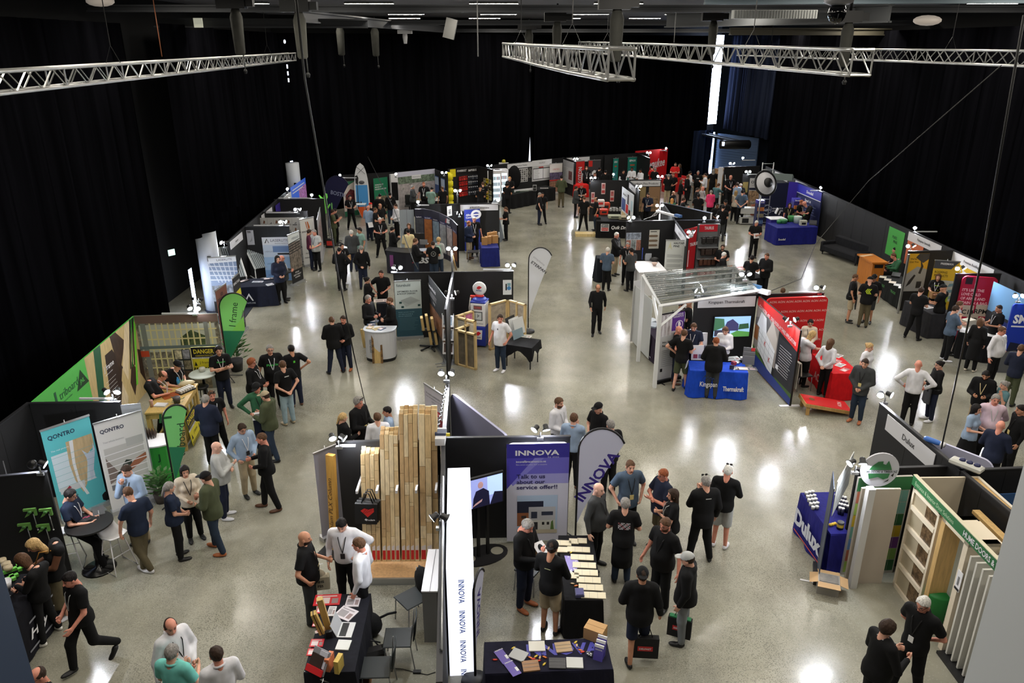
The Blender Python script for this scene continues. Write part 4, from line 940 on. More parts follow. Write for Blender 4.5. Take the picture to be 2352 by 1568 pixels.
def round_table(px,py,h,r,c,base,la,foot=None,rim=None):
 q=P(px,py,h);R=em('round_table',(q[0],q[1],0),la,'table');m=MB();m.lh_([(0.01,h-.03),(r,h-.03),(r,h),(.01,h)],cc(*c),28,smooth=False);m.bd('tabletop',R)
 if rim:m=MB();m.lh_([(r,h-.035),(r+.015,h-.02),(r,h+.004)],cc(*rim),28);m.bd('rim',R)
 m=MB();m.lh_([(base,0),(base*.9,.025),(.07,.06),(.035,.25),(.04,h-.1),(.12,h-.03)],mat((16,16,18),.25),20);m.bd('pedestal',R);return R
round_table(465,857,1.05,.34,(50,160,96),.25,'green glass-topped round bar table with black pedestal',rim=(200,210,205))
it('glass_jar',465,853,1.05,0,'glass jar of sweets on the green round table','jar',lambda m:m.lh_([(.07,0),(.09,.06),(.07,.12)],mat((190,190,180),.2),12))
round_table(204,1200,1.0,.40,(20,20,22),.30,'black round bar table with an open laptop at the bottom left')
def stool_black(px,py,la):
 q=P(px,py,.75);R=em('bar_stool',(q[0],q[1],0),la,'stool');m=MB();m.lh_([(.01,.70),(.18,.70),(.19,.73),(.17,.76),(.01,.76)],cc(18,18,20),16);m.bd('seat',R)
 for k in rg(4):a=k*pi/2+.7;m=MB();m.tu([(.12*cos(a),.12*sin(a),.7),(.20*cos(a),.20*sin(a),0)],.014,bk);m.bd('leg',R)
 m=MB();m.tu([(.165*cos(t),.165*sin(t),.3)for t in[tau*i/12 for i in rg(13)]],.01,bk);m.bd('foot_ring',R)
stool_black(462,886,'black backless bar stool beside the pine bar')
def stool_white(px,py,rz,la):
 q=P(px,py,.74);R=em('bar_stool',T(q[0],q[1],0,rz),la,'stool','white wire-legged bar stools');S=mat((226,226,228),.4);m=MB();V=[];Fc=[]
 for i in rg(7):
  for j in rg(7):
   x=-.20+.4*j/6;y=-.2+.4*i/6;z=.74+.10*max(0,(i-4)/2)**1.5+.05*(abs(j-3)/3)**2-.03*(1-abs(i-3)/3);V.append((x*(1-.12*(abs(i-3)/3)),y,z))
 for i in rg(6):
  for j in rg(6):Fc.append((i*7+j,i*7+j+1,i*7+j+8,i*7+j+7))
 m.add(V,Fc,S,True);o=m.bd('seat',R);md=o.modifiers.new('s','SOLIDIFY');md.thickness=.02
 for s in(-1,1):m=MB();m.tu([(s*.12,.10,.74),(s*.22,.22,.02),(s*.22,-.22,.02),(s*.12,-.10,.74)],.011,wt);m.bd('leg',R)
 m=MB();m.tu([(-.165,.165,.36),(.165,.165,.36)],.009,wt);m.tu([(-.165,-.165,.36),(.165,-.165,.36)],.009,wt);m.bd('foot_rest',R)
stool_white(258,1226,60,'white moulded bar stool with wire legs, in front of the black round table')
stool_white(146,1222,200,'white moulded bar stool under the man typing on the laptop')
def laptop(px,py,z,rz,la,lid=(30,30,34),body=(40,40,44),op=105,sc=1,logo=False,scr=None):
 q=P(px,py,z);R=em('laptop',T(q[0],q[1],z,rz),la,'laptop');m=MB();m.bx(-.17*sc,-.115*sc,0,.17*sc,.115*sc,.014,cc(*body));m.bd('base',R);m=MB();m.bx(-.15*sc,-.02*sc,.0145,.15*sc,.09*sc,.0155,cc(70,72,76))
 for k in rg(5):m.bx(-.145*sc,(-.01+.02*k)*sc,.0155,.145*sc,(.002+.02*k)*sc,.018,cc(30,30,32))
 m.bd('keyboard',R);X=TL((0,.115*sc,.014))@RX(180-op-90+90)
 m=MB();m.bx(-.17*sc,0,0,.17*sc,.008,.23*sc,cc(*lid),X=TL((0,.115*sc,.014))@RX(-(op-90)));m.bd('screen',R)
 if scr:g=MB();g.pg([(-.155*sc,.015),(.155*sc,.015),(.155*sc,.21*sc),(-.155*sc,.21*sc)],-.001,mat(scr,.3,0,.3),0,TL((0,.115*sc,.014))@RX(-(op-90)));g.bd('display',R)
 return R
laptop(186,1192,1.0,145,'black open laptop on the black round table',op=115)
it('tablet_stand',228,1182,1.0,30,'dark tablet on a silver stand on the black round table','tablet',lambda m:[m.bx(-.10,0,.0,.10,.012,.17,cc(40,42,46),X=RX(-50)),m.tu([(0,.0,.1),(0,-.1,.0)],.008,METAL())])
it('pink_sweets',196,1190,1.0,30,'small pink sweets on the black round table','sweets',lambda m:[m.ell((.03*k-.03,.02*(k%2),.012),(.018,.014,.012),cc(200,70,110),6)for k in rg(4)])
tA,tB=P(-70,1440,.78),P(24,1375,.78)
def dh(g,L,H):g.tx('Hayes',L*.60,H*.30,H*.26,wt,'l',.02,shear=.3,wd=.75);g.pg([(L*.56,H*.16),(L,H*.16),(L,H*.2),(L*.56,H*.2)],-.004,cc(130,132,140));g.pg([(L*.62,H*.68),(L,H*.68),(L,H*.72),(L*.62,H*.72)],-.004,cc(130,132,140))
ta_((-7.62,8.2),(-7.66,10.55),1.0,.86,(16,16,24),'black cloth table at the bottom left lettered in white italics',dh,flare=.02)
for k,(px,py)in en(((6,1292),(16,1300),(2,1308),(20,1308))):
 it('tape_roll',px,py,.86+.07*(k%2),0,'beige tape roll %s on the black table at the bottom left'%('at the back','in the middle','at the front','on the right')[k],'tape',lambda m:m.lh_([(.03,0),(.07,0),(.07,.07),(.03,.07)],cc(176,160,130),14),'tape rolls on the black table')
it('green_clamp',24,1312,.9,40,'green and white clamp lying on the black table at the bottom left','tool',lambda m:[m.bx(-.25,-.03,0,.25,.03,.05,cc(110,190,80)),m.bx(.1,-.1,0,.16,.1,.05,cc(110,190,80)),m.bx(-.2,-.08,0,-.15,.06,.06,wt)])
it('green_clamp',12,1335,.88,50,'second green clamp lying nearer the viewer on the black table','tool',lambda m:[m.bx(-.2,-.03,0,.2,.03,.05,cc(110,190,80)),m.bx(.08,-.09,0,.14,.06,.05,cc(120,200,90))])
it('white_bucket',15,1352,.86,0,'small white bucket on the black table at the bottom left','bucket',lambda m:m.lh_([(.07,0),(.10,.15),(.095,.15),(.07,.02)],wt,16))
it('pen_set',4,1375,.86,0,'scatter of pens on the black table at the bottom left','pens',lambda m:[m.tu([(-.1+.04*k,-.05,.01),(-.06+.04*k,.07,.01)],.006,wt,5)for k in rg(5)])
wa((-10.62,28.1),(-10.75,29.6),'black back wall of the stand with the white rafters')
wa(W(563,522),W(664,520),'black partition behind the stand with the LASERLITE board')
m=MB();m.prism([P(470,712),P(585,700),P(556,740),P(497,745)][::-1],0,.02,mat((34,38,48),.8,kd='panel'));tag(m.bd('floor_mat'),'dark floor mat under the stand with the white rafters','mat')
hd_((-10.62,28.2),(-10.72,29.9),'Alsynite','white fascia board lettered Alsynite on the left wall')
hd_((-10.9,33.0),(-11.0,34.9),'Southern Pine','white fascia board on the left wall left of the patterned backdrop')
hd_((-11.1,37.2),(-11.2,38.9),'Ecko','small white fascia board on the left wall before the purple poster')
sky_=cc(150,182,214)
def dls(g,L,H):
 g.rc(0,H*.83,L,H,cc(222,228,238));g.tx('LASERLITE',L*.30,H*.90,H*.06,navy_,'l',wd=L*.62);g.tx('BUILDING PRODUCTS',L*.45,H*.85,H*.022,navy_,'l',wd=L*.45);g.pg([(L*.08,H*.87),(L*.12,H*.87),(L*.17,H*.95),(L*.22,H*.87),(L*.24,H*.87),(L*.17,H*.975)],-.004,bk)
 g.rc(0,H*.0,L,H*.25,cc(120,160,210));g.rc(L*.35,H*.66,L,H*.80,cc(110,140,190));g.rc(L*.5,H*.6,L,H*.64,cc(30,30,34));g.rc(0,H*.25,L*.98,H*.55,cc(156,190,226))
 g.tx('LASERGLAZE',L*.06,H*.66,H*.035,cc(110,130,160),'l',wd=L*.32);g.tx('LASERLITE',L*.1,H*.38,H*.035,cc(60,90,150),'l',wd=L*.28);g.tx('LASERLITE',L*.1,H*.12,H*.035,cc(50,80,150),'l',wd=L*.28)
navy_=cc(60,74,104)
bo(P(601,545,1.9),P(666,544,1.9),.1,1.9,(196,212,232),'white and sky blue LASERLITE board behind the two visitors in suits',dls,'display_board','board')
def dal(g,L,H):
 g.rc(0,H*.90,L,H,cc(225,232,244));g.tx('LASERLITE',L*.3,H*.93,H*.035,navy_,'l',wd=L*.55);g.rc(0,H*.20,L,H*.90,cc(120,140,176));
 for k in rg(6):g.pg([(L*(.0+.17*k),H*.9),(L*(.03+.17*k),H*.9),(L*(.3+.12*k),H*.55),(L*(.26+.12*k),H*.55)],-.004,cc(196,206,222))
 for k in rg(4):g.pg([(0,H*(.60+.08*k)),(L,H*(.56+.08*k)),(L,H*(.575+.08*k)),(0,H*(.62+.08*k))],-.005,cc(206,214,226))
 g.rc(0,H*.2,L,H*.50,ph(120,128,140),-.0045);g.rc(0,0,L,H*.22,cc(16,16,22),-.005)
 for k,t in en(('COST EFFECTIVE','INSULATED','ROOF SOLUTION')):g.tx(t,L*.5,H*(.15-.055*k),H*.032,wt,'c',.02,y=-.008)
ru((477,592),(541,587),2.15,(120,140,176),'tall blue roll-up banner with a conservatory roof picture beside the white column',dal)
def ddeck(g,L,H):
 for k in rg(10):g.pg([(0,H*.07*k),(L,H*(.07*k+.1)),(L,H*(.07*k+.11)),(0,H*(.07*k+.01))],-.004,cc(70,40,34))
 g.tx('EZI',L*.5,H*.86,H*.05,bk,'c',.02);g.tx('DECKING',L*.5,H*.79,H*.05,bk,'c',.02,wd=L*.8)
ru((494,668),(519,650),2.0,(120,70,56),'reddish brown decking roll-up banner behind the green J frame flag',ddeck)
def dyl(g,L,H):g.tx('BRING YOUR',L*.5,H*.86,H*.045,wt,'c',.02,wd=L*.85);g.pg([(L*.05,H*.58),(L*.95,H*.62),(L*.9,H*.74),(L*.1,H*.72)],-.004,cc(220,214,40));g.rc(L*.1,H*.1,L*.9,H*.45,ph(100,96,110))
ru((533,640),(549,626),2.0,(22,22,26),'narrow black roll-up banner with a yellow splash beside the decking banner',dyl)
def dlg(g,L,H):
 g.rc(0,H*.82,L,H,cc(216,222,222));g.tx('LASERGLAZE',L*.3,H*.88,H*.04,navy_,'l',wd=L*.6);g.rc(0,H*.25,L,H*.82,ph(120,110,100))
 for k in rg(5):g.pg([(0,H*(.60+.05*k)),(L,H*(.64+.05*k)),(L,H*(.655+.05*k)),(0,H*(.62+.05*k))],-.005,bk)
 g.rc(0,0,L,H*.26,bk,-.005)
 for k in rg(3):g.tx(('STYLISH','LIGHT WEIGHT','ROOFING')[k],L*.5,H*(.19-.05*k),H*.028,wt,'c',.02,y=-.008)
ru((660,540),(686,530),2.1,(30,30,30),'dark roll-up banner lettered LASERGLAZE right of the two visitors in suits',dlg)
def dhx(g,L,H):g.rc(L*.08,H*.82,L*.6,H*.94,bk);g.tx('EKO',L*.3,H*.83,H*.08,wt,'c',y=-.006);[g.pg([(L*(.35+.1*k),H*(.2+.05*k)),(L*(.75),H*(.3+.1*k)),(L*.74,H*(.33+.1*k)),(L*(.34+.1*k),H*(.23+.05*k))],-.004,gy)for k in rg(4)]
bo(P(565,526,2.1),P(581,525,2.1),1.5,2.1,(190,192,200),'small poster with a line drawing on the black partition above the rafters',dhx,'poster','poster')
def rafters(px,py,rz,la):
 q=P(px,py,0);R=em('rafter_display',T(q[0],q[1],0,rz)@Mx.Scale(.82,4),la,'display');m=MB();S=mat((226,228,230),.4)
 for s in(-.42,.42):
  m.bx(s-.025,-1.0,0,s+.025,-.95,.78,S);m.bx(s-.025,.55,0,s+.025,.60,1.9,S);m.bx(s-.03,0,0,s+.03,1.98,.08,S,X=TL((0,-1.0,.74))@RX(37));m.bx(s-.02,-1,.25,s+.02,.6,.29,S)
 m.bx(-.42,-1.0,.25,.42,-.96,.29,S);m.bx(-.42,.56,1.0,.42,.6,1.04,S);m.bx(-.42,0,0,.42,.06,.06,S,X=TL((0,-1.0,.76))@RX(37)@TL((0,.95,0)))
 m.bd('frame',R);m=MB();
 for k in rg(9):m.bx(-.40+.09*k,0,.09,-.34+.09*k,1.95,.12,mat((196,206,210),.15,a=.55),X=TL((0,-1.0,.74))@RX(37))
 m.bd('clear_sheet',R);return R
rafters(592,640,38,'white sloping roof rafter display with clear sheets in front of the LASERLITE board');rafters(540,662,30,'second white sloping rafter display beside the tall blue banner')
def dta(g,L,H):g.pg([(L*.15,H*.35),(L*.2,H*.35),(L*.28,H*.6),(L*.36,H*.35),(L*.40,H*.35),(L*.29,H*.72)],-.004,wt);g.tx('ALSYNITE ONE',L*.28,H*.2,H*.08,cc(190,196,206),'c',wd=L*.32)
ta_(P(546,660,.78),P(631,656,.78),1.1,.78,(20,24,40),'navy cloth table lettered ALSYNITE ONE in front of the rafters',dta)
for k,(px,py,c,n_)in en(((592,647,(200,206,216),'fan of pale brochures in the middle of'),(617,641,(50,50,60),'black folder at the back of'),(620,654,(220,222,228),'white sample caps at the right end of'),(560,646,(30,30,36),'black tray at the left end of'))):
 sh_(px,py,.78,20*k,.4 if k!=2 else.25,.2,c,n_+' the navy cloth table',th=.03 if k else.006)
lp(455,690,(60,10),(150,20),0,'spotlight pair hanging at the foot of the white column',z=1.0)
lp(515,560,(40,20),(100,20),0,'spotlight on the black back wall above the left rafters')
lp(650,512,(10,20),(60,20),-1.2,'spotlight pair on the partition above the LASERLITE board')
lp(684,483,(10,20),(60,20),-1.4,'spotlight pair above the white patterned backdrop')
lp(716,450,(20,10),None,-1.6,'spotlight above the partition behind the SOUTH PINE banner')
lp(660,436,(30,10),None,0,'spotlight at the top of the far blue poster on the left wall')
wa((-10.75,29.6),(-11.35,39.6),'black back wall along the far half of the left row')
wa(W(600,488),W(706,486),'black partition behind the white patterned backdrop')
wa(W(630,459),W(744,457),'black partition behind the SOUTH PINE stand')
def dpat(g,L,H):
 for i in rg(7):
  for j in rg(6):
   x=L*(.03+.14*i);z=H*(.04+.16*j)
   g.rc(x-.02,z-.04,x-.012,z+H*.14,gy)
   if(i+j)%2:g.tx('SOUTH PINE',x,z,H*.028,bk,'l',wd=L*.11);g.pg([(x+L*.03,z+H*.04),(x+L*.07,z+H*.04),(x+L*.08,z+H*.09),(x+L*.05,z+H*.11)],-.004,cc(110,70,50))
   else:g.rc(x,z,x+L*.10,z+H*.016,bk);g.pg([(x+L*.03,z+H*.03),(x+L*.09,z+H*.03),(x+L*.09,z+H*.07)],-.004,gy)
bo(W(597,500,2.1),W(698,499,2.1),.02,2.1,(196,196,196),'white backdrop covered in a repeating SOUTH PINE pattern',dpat,'backdrop','backdrop')
def dsp(g,L,H):
 o=cc(178,92,40)
 for k in rg(3):g.pg([(L*(.36+.06*k),H*.93),(L*(.44+.06*k),H*.92),(L*(.56+.05*k),H*(.80)),(L*(.5+.05*k),H*.74),(L*(.43+.05*k),H*.80)],-.004-.0004*k,o if k!=1 else cc(200,200,198))
 for k in rg(3):g.pg([(L*(.36),H*(.66-.03*k)),(L*.56,H*(.62-.03*k)),(L*.62,H*(.67-.03*k)),(L*.58,H*(.69-.03*k))],-.004,o)
 g.tx('SOUTH PINE',L*.5,H*.70,H*.035,bk,'c',.03,wd=L*.86);g.tx('Manufacturing',L*.5,H*.22,H*.035,bk,'c',shear=.3,wd=L*.62);g.tx('Nelson',L*.3,H*.13,H*.03,bk,'c')
ru((688,504),(720,498),2.1,(214,214,212),'white SOUTH PINE roll-up banner with orange swirl behind the man in maroon',dsp,0)
X,L=fr((-11.25,36.0),(-11.3,38.6));bo((-11.05,35.6),(-11.15,37.6),.1,2.1,(60,46,140),'purple poster on the left wall beyond the patterned backdrop',lambda g,L,H:g.tx('A',L*.5,H*.8,H*.12,wt,'c',.02),'poster','poster')
bo((-11.25,39.0),(-11.3,42.2),.8,2.35,(50,90,190),'glowing blue and pink poster at the far left corner',lambda g,L,H:[g.rc(L*.5,0,L,H*.8,ph(190,130,200)),g.ls(L*.1,H*.85,L*.9,2,.15,wt,.05)],'poster','poster',e=.4)
def dbos(g):g.tx('BOSTIK',.25,2.2,.2,cc(150,156,190),'l',.01,rot=-12,wd=.8)
fg_(757,545,3.1,1.15,(24,22,66),'tall dark blue teardrop flag lettered BOSTIK at the far left',-8,dbos,border=(20,20,50),tip=1)
def gecko(px,py,z,la):
 q=P(px,py,0);R=em('lizard_sign',T(q[0],q[1],0,5)@RX(-4),la,'sign');m=MB();G=cc(104,190,70)
 m.pg([(0,.3),(.16,1.0),(.22,1.5),(.10,1.55),(-.02,1.3)],-.01,G,.03);m.pg([(.06,1.4),(.30,1.5),(.36,1.9),(.34,2.15),(.40,2.25),(.38,2.42),(.30,2.45),(.22,2.35),(.2,2.2),(.08,2.3),(.02,2.38),(-.03,2.35),(.05,2.2),(.14,2.05),(.10,1.7)],-.02,G,.03);m.pg([(.34,1.8),(.46,1.95),(.5,1.9),(.38,1.7)],-.015,G,.02);m.bd('lizard',R);m=MB();m.tu([(0.05,.02,0),(.05,.02,1.6)],.015,bk);m.lh_([(.25,0),(.25,.05),(.05,.08)],bk,14);m.bd('stand',R);return R
gecko(742,560,0,'green lizard cut-out climbing above a green feather flag')
fg_(768,556,1.9,.36,(90,170,70),'small green feather flag under the lizard cut-out',95,border=(60,120,50))
X=em('tote_bag',(*P(757,545,.5),.02),'red and black carrier bag on the floor at the foot of the lizard flag','bag');m=MB();m.bx(-.2,-.08,0,.2,.08,.42,bk);m.bx(-.14,-.085,.1,.14,-.08,.32,cc(200,50,40));m.bd('body',X)
ru((728,505),(735,476),2.0,(170,170,176),'roll-up banner with a crowded picture seen edge-on beside the lizard',lambda g,L,H:g.rc(L*.05,H*.25,L*.95,H*.8,ph(150,130,130)))
wa(W(785,403),W(905,396),'black back wall of the far left stand with the paddleboard')
lp(781,404,(0,15),None,.9,'spotlight at the far left end of the back row')
def dgr1(g,L,H):g.rc(0,0,L,H,cc(206,196,188));g.pg([(0,H*.80),(L*.9,H),(0,H)],-.004,cc(40,110,80));g.pg([(L*.1,H*.35),(L*.9,H*.42),(L*.9,H*.70),(L*.5,H*.78),(L*.15,H*.62)],-.004,ph(96,34,38));g.rc(0,0,L,H*.15,cc(30,100,70),-.005)
bo(P(786,418,2.0),P(819,414,2.0),.05,2.0,(206,196,188),'poster with a dark red truck engine, far left of the back row',dgr1,'poster','poster')
def dgr2(g,L,H):
 for k,t in en(("WORLD'S BEST",'RANGE OF','NAILERS & NAILERS')):g.tx(t,L*.08,H*(.80-.06*k),H*.035,wt,'l',.02,wd=L*(.6,.45,.8)[k])
 g.rc(L*.1,H*.05,L*.9,H*.50,ph(130,120,100))
bo(P(857,410,2.1),P(889,406,2.1),.05,2.1,(30,120,84),'green poster with white lettering right of the paddleboard',dgr2,'poster','poster')
q=P(843,480,0);R=em('paddleboard',T(-8.4,43.0,0,10)@RX(-4),'white, blue and orange paddleboard standing on end against the back wall','paddleboard')
def lens(w_,z0,z1,n=10,e=.9):return[(w_*sin(pi*(i/n))**e*(1 if i<=n else 1),z0+(z1-z0)*i/n)for i in rg(n+1)]+[(-w_*sin(pi*(i/n))**e,z0+(z1-z0)*i/n)for i in rg(n-1,0,-1)]
Hb=3.0;ol=[(.40*min(1,(z/Hb*3+.25)if z<Hb*.25 else 1)*(1-max(0,(z/Hb-.45)/.55)**2.2)**.5,z)for z in[Hb*i/20 for i in rg(21)]]
def outl(z0,z1,k):p=[(x,z)for x,z in ol if z0<=z<=z1];return[(x*k,z)for x,z in p]+[(-x*k,z)for x,z in p[::-1]]
m=MB();m.pg(outl(0,Hb,1),-.06,cc(222,224,228),.12);m.bd('board',R);m=MB();m.pg(outl(0,Hb*.62,.82),-.065,cc(70,150,216));m.pg(outl(0,Hb*.24,.9),-.07,cc(236,96,30));m.bd('deck_pad',R);m=MB();m.tu([(-.2,-.08,2.4),(.25,-.08,2.8)],.008,bk);m.tu([(.25,-.08,2.4),(-.2,-.08,2.8)],.008,bk);m.pg([(-.30,1.9),(-.18,1.85),(-.14,2.2),(-.2,2.35),(-.32,2.3)],-.09,bk,.02);m.tu([(-.24,-.08,.5),(-.22,-.08,2.0)],.014,bk);m.ell((.02,-.08,1.95),(.16,.04,.1),cc(80,80,84));m.bd('paddle',R)
def smalltable(px,py,h,w_,d,c,la,rz=0,name='side_table',leg=(150,150,150)):
 q=P(px,py,h);R=em(name,T(q[0],q[1],0,rz),la,'table');m=MB();m.bx(-w_/2,-d/2,h-.03,w_/2,d/2,h,cc(*c));m.bd('tabletop',R)
 for a in(-1,1):
  for b in(-1,1):m=MB();m.bx(a*(w_/2-.03)-.015,b*(d/2-.03)-.015,0,a*(w_/2-.03)+.015,b*(d/2-.03)+.015,h-.03,cc(*leg));m.bd('leg',R)
 return R
smalltable(824,468,.95,.75,.5,(200,206,206),'pale folding table in front of the engine poster');it('tool_sample',824,466,.95,10,'black tools laid on the pale folding table','tool',lambda m:[m.bx(-.2,-.03,0,.05,.04,.05,bk),m.bx(.1,-.1,0,.16,.1,.06,bk)])
def daer(g,L,H):
 g.rc(L*.02,H*.85,L*.98,H*.99,cc(206,206,226),-.002);g.rc(L*.02,H*.70,L*.98,H*.88,ph(112,128,110),-.003);g.rc(L*.02,H*.05,L*.98,H*.72,mat((178,170,172),.6,kd='mottle'),-.0025)
 rs=random.Random(3)
 for k in rg(30):x=L*rs.uniform(.05,.8);z=H*rs.uniform(.1,.68);s=rs.uniform(.05,.2);g.pg([(x,z),(x+s*1.2,z+.03),(x+s*1.4,z+s*.5),(x+.1,z+s*.45)],-.0045-.0001*k,mat((rs.choice([206,216,190,120]),)*3,.6)if k%6 else cc(90,120,60))
 g.pg([(L*.5,H*.05),(L*.9,H*.05),(L*.95,H*.3),(L*.6,H*.22)],-.009,cc(110,140,70));g.rc(L*.38,H*.80,L*.62,H*.90,wt,-.0095);g.tx('MANAGAWA',L*.5,H*.83,H*.035,gy,'c',wd=L*.2,y=-.012)
X,L=fr(W(909,398),W(997,389));R=em('curved_backdrop',X@TL((0,-.1,0)),'large aerial town photo backdrop with a small white plaque in the back row','backdrop');m=MB();m.bx(0,0,0,L,.05,PH+.05,cc(206,206,226));m.bx(-.45,-.12,0,0,.05,PH,wt);m.bd('frame',R);g=MB();daer(g,L,PH+.05);g.bd('print',R)
wa(W(905,396),W(998,389),'black partition behind the aerial photo backdrop')
def side_div(a,b,la,ft=None,h=PH):
 return wa(W(*a),W(*b),la,h)
side_div((997,389),(1027,400),'black divider right of the aerial photo backdrop');
for k,(u0,u1)in en(((.15,.75),(1.1,1.7))):
 X,L=fr(W(997,389),W(1027,400));R=em('poster',X@TL((u0,-.03,.4)),'tall blue poster on the divider, %s of the two'%('left','right')[k],'poster');m=MB();m.bx(0,0,0,u1-u0,.01,1.5,cc(60,90,150));m.rc(.02,0,u1-u0-.02,.5,ph(90,110,80));m.rc(.02,1.0,u1-u0-.02,1.45,cc(190,206,230));m.bd('sheet',R)
q=W(909,399);lp(909,401,(20,25),None,0,'spotlight on the post left of the aerial photo backdrop')
m=MB();q=W(914,404);m.bx(-.25,0,.9,.1,.12,1.9,mat((14,14,16),.3));tag(m.bd('standing_screen',None,TL((q[0]-.1,q[1]-.3,0))),'black screen turned edge-on left of the aerial photo','screen')
ta_(P(944,463,.8),P(1010,461,.8),.7,.8,(26,26,30),'black cloth table with a white top in front of the aerial photo',tp=(210,210,206))
for k,px in en((962,995,1005)):it('table_item',px,459,.8,0,('timber samples on the white-topped table','small black object on the white-topped table','white cup on the white-topped table')[k],'item',lambda m:m.bx(-.2 if k==0 else-.05,-.06,0,.2 if k==0 else.05,.06,.05 if k==0 else.12,cc(*((190,160,110),(20,20,20),(220,220,220))[k])))
X=em('office_chair',(*P(940,470,.5),0),'black padded chair at the left end of the white-topped table','chair');m=MB();m.bx(-.25,.15,.5,.25,.22,1.05,bk,bev=.03);m.bd('backrest',X);m=MB();m.bx(-.25,-.25,.42,.25,.2,.5,bk,bev=.03);m.bd('seat',X);m=MB();m.lh_([(.25,0),(.2,.04),(.04,.08),(.03,.42)],bk,10);m.bd('base',X)
wa(W(1029,389),W(1097,382),'black back wall hung with red and black tool packs')
side_div((1097,382),(1131,390),'black divider right of the tool shop wall')
bo(W(1033,389),W(1046,387),1.75,2.2,(232,214,30),'yellow sign at the top of the tool shop wall, left of POWERBUILT',None,'sign')
def dpow(g,L,H):g.tx('POWERBUILT',L*.5,H*.35,H*.4,wt,'c',.02,shear=.2,wd=L*.85)
bo(W(1047,387),W(1073,384),1.9,2.2,(20,20,22),'black POWERBUILT sign over the red tool packs',dpow,'sign')
bo(W(1073,384),W(1096,382),1.85,2.2,(20,20,22),'black RAPTOR X sign over the dark tool packs',lambda g,L,H:g.tx('RAPTOR X',L*.5,H*.35,H*.35,wt,'c',.03,wd=L*.8),'sign')
def packs(a,b,cols,rows_,z0,z1,cs,grp,nm,lbl,off=.05):
 X,L=fr(W(*a),W(*b));rs=random.Random(int(a[0]))
 proto={}
 rn=('bottom','second','third','fourth','fifth','sixth');
 for i in rg(rows_):
  for j in rg(cols):
   c=cs[rs.randrange(len(cs))]
   if c not in proto:
    m=MB();wd=L/cols*.8;hh=(z1-z0)/rows_*.78;m.bx(-wd/2,-.03,0,wd/2,.02,hh,cc(*c));m.rc(-wd*.35,hh*.6,wd*.35,hh*.8,wt if c[0]<150 else cc(60,20,20),-.033);o=m.bd(nm);proto[c]=o
   else:o=proto[c].copy();COL.objects.link(o)
   o.matrix_local=X@TL((L*(j+.5)/cols,-off,z0+(z1-z0)*i/rows_));tag(o,'%s, %s row up, %s from the left'%(lbl,rn[i],('first','second','third','fourth','fifth')[j]),'pack',grp)
packs((1052,387),(1072,384),4,4,.55,1.8,((196,40,36),(170,40,40),(206,70,60)),'red tool packs on the tool shop wall','tool_pack','red pack on the tool shop wall')
packs((1073,384),(1096,382),5,4,.55,1.8,((44,48,60),(90,94,104),(30,34,50)),'dark tool packs on the tool shop wall','tool_pack','dark pack on the tool shop wall')
packs((1112,385),(1130,390),3,4,.4,1.7,((200,180,40),(150,146,120),(70,60,44)),'mixed packs on the divider by the fridges','tool_pack','mixed pack on the divider by the fridges')
q=(-3.72,45.4);R=em('yellow_bollard',(q[0],q[1],0),'tall bright yellow stacked tube standing in front of the tool shop','bollard');m=MB();pr=[]
for k in rg(5):pr+=[(.20,.1+.4*k),(.26,.14+.4*k),(.26,.42+.4*k),(.20,.46+.4*k)]
m.lh_([(.22,0)]+pr+[(.16,2.12),(.02,2.16)],cc(236,222,20),14);m.bd('tube',R)
it('orange_bin',1045,452,.4,0,'orange plastic bin beside the yellow tube','bin',lambda m:m.lh_([(.2,-.4),(.27,.3),(.24,.3)],cc(190,70,34),14))
lp(1020,398,(0,20),(40,20),0,'spotlight pair above the blue divider posters');lp(1124,382,(0,20),(60,20),0,'spotlight pair at the left of the drink fridges')
def fridge(px,py,la):
 q=W(px,py,2.1);R=em('drink_fridge',T(q[0],q[1],0,14),la,'fridge');m=MB();m.bx(-.42,0,0,.42,.6,2.1,WHITE());m.bd('cabinet',R);m=MB();m.bx(-.34,-.01,.3,.34,0,1.9,mat((215,232,240),.3,0,1.2));m.bd('glass_door',R);m=MB()
 for z in(.5,.85,1.2,1.55):
  for k in rg(7):m.bx(-.3+.09*k,-.03,z,-.25+.09*k,-.012,z+.2,mat(random.choice([(60,90,120),(180,210,220),(150,40,60),(40,60,70)]),.4))
 m.bd('bottles',R);tag(R.children[-1],kd=None)
fridge(1136,392,'white upright drink fridge, left of the pair');fridge(1152,390,'white upright drink fridge, right of the pair')
wa(W(1131,380),W(1294,363),'black back wall of the timber stand right of the fridges')
def dst(g,L,H):g.tx('Sutherland Timber',L*.55,H*.35,H*.3,gy,'c',.01,wd=L*.5)
bo(W(1165,375),W(1222,370),1.9,2.2,(226,226,230),'upper white Sutherland Timber fascia board in the back row',dst,'fascia_sign');bo(W(1179,388),W(1222,384),.75,1.0,(226,226,230),'lower white Sutherland Timber board above the black counter',dst,'sign',off=.1)
def dgrid(g,L,H):
 for i in rg(4):
  for j in rg(6):g.rc(L*(.06+.235*i),H*(.04+.155*j),L*(.24+.235*i),H*(.16+.155*j),mat(((110,108,104),(150,148,142),(80,78,76))[(i+j)%3],.6,kd='photo'))
bo(W(1192,373),W(1212,371),1.0,1.85,(206,206,206),'white board with a grid of timber photos under the upper white fascia',dgrid,'poster','poster');bo(W(1212,371),W(1221,370),1.2,1.85,(20,20,20),'narrow strip of timber photos beside the photo grid',dgrid,'poster','poster')
bo(W(1222,370),W(1267,366),1.9,2.25,(222,222,226),'white HOLD ME UP fascia board beside the Sutherland Timber board',lambda g,L,H:g.tx('HOLD ME UP',L*.5,H*.35,H*.3,gy,'c',wd=L*.3),'fascia_sign')
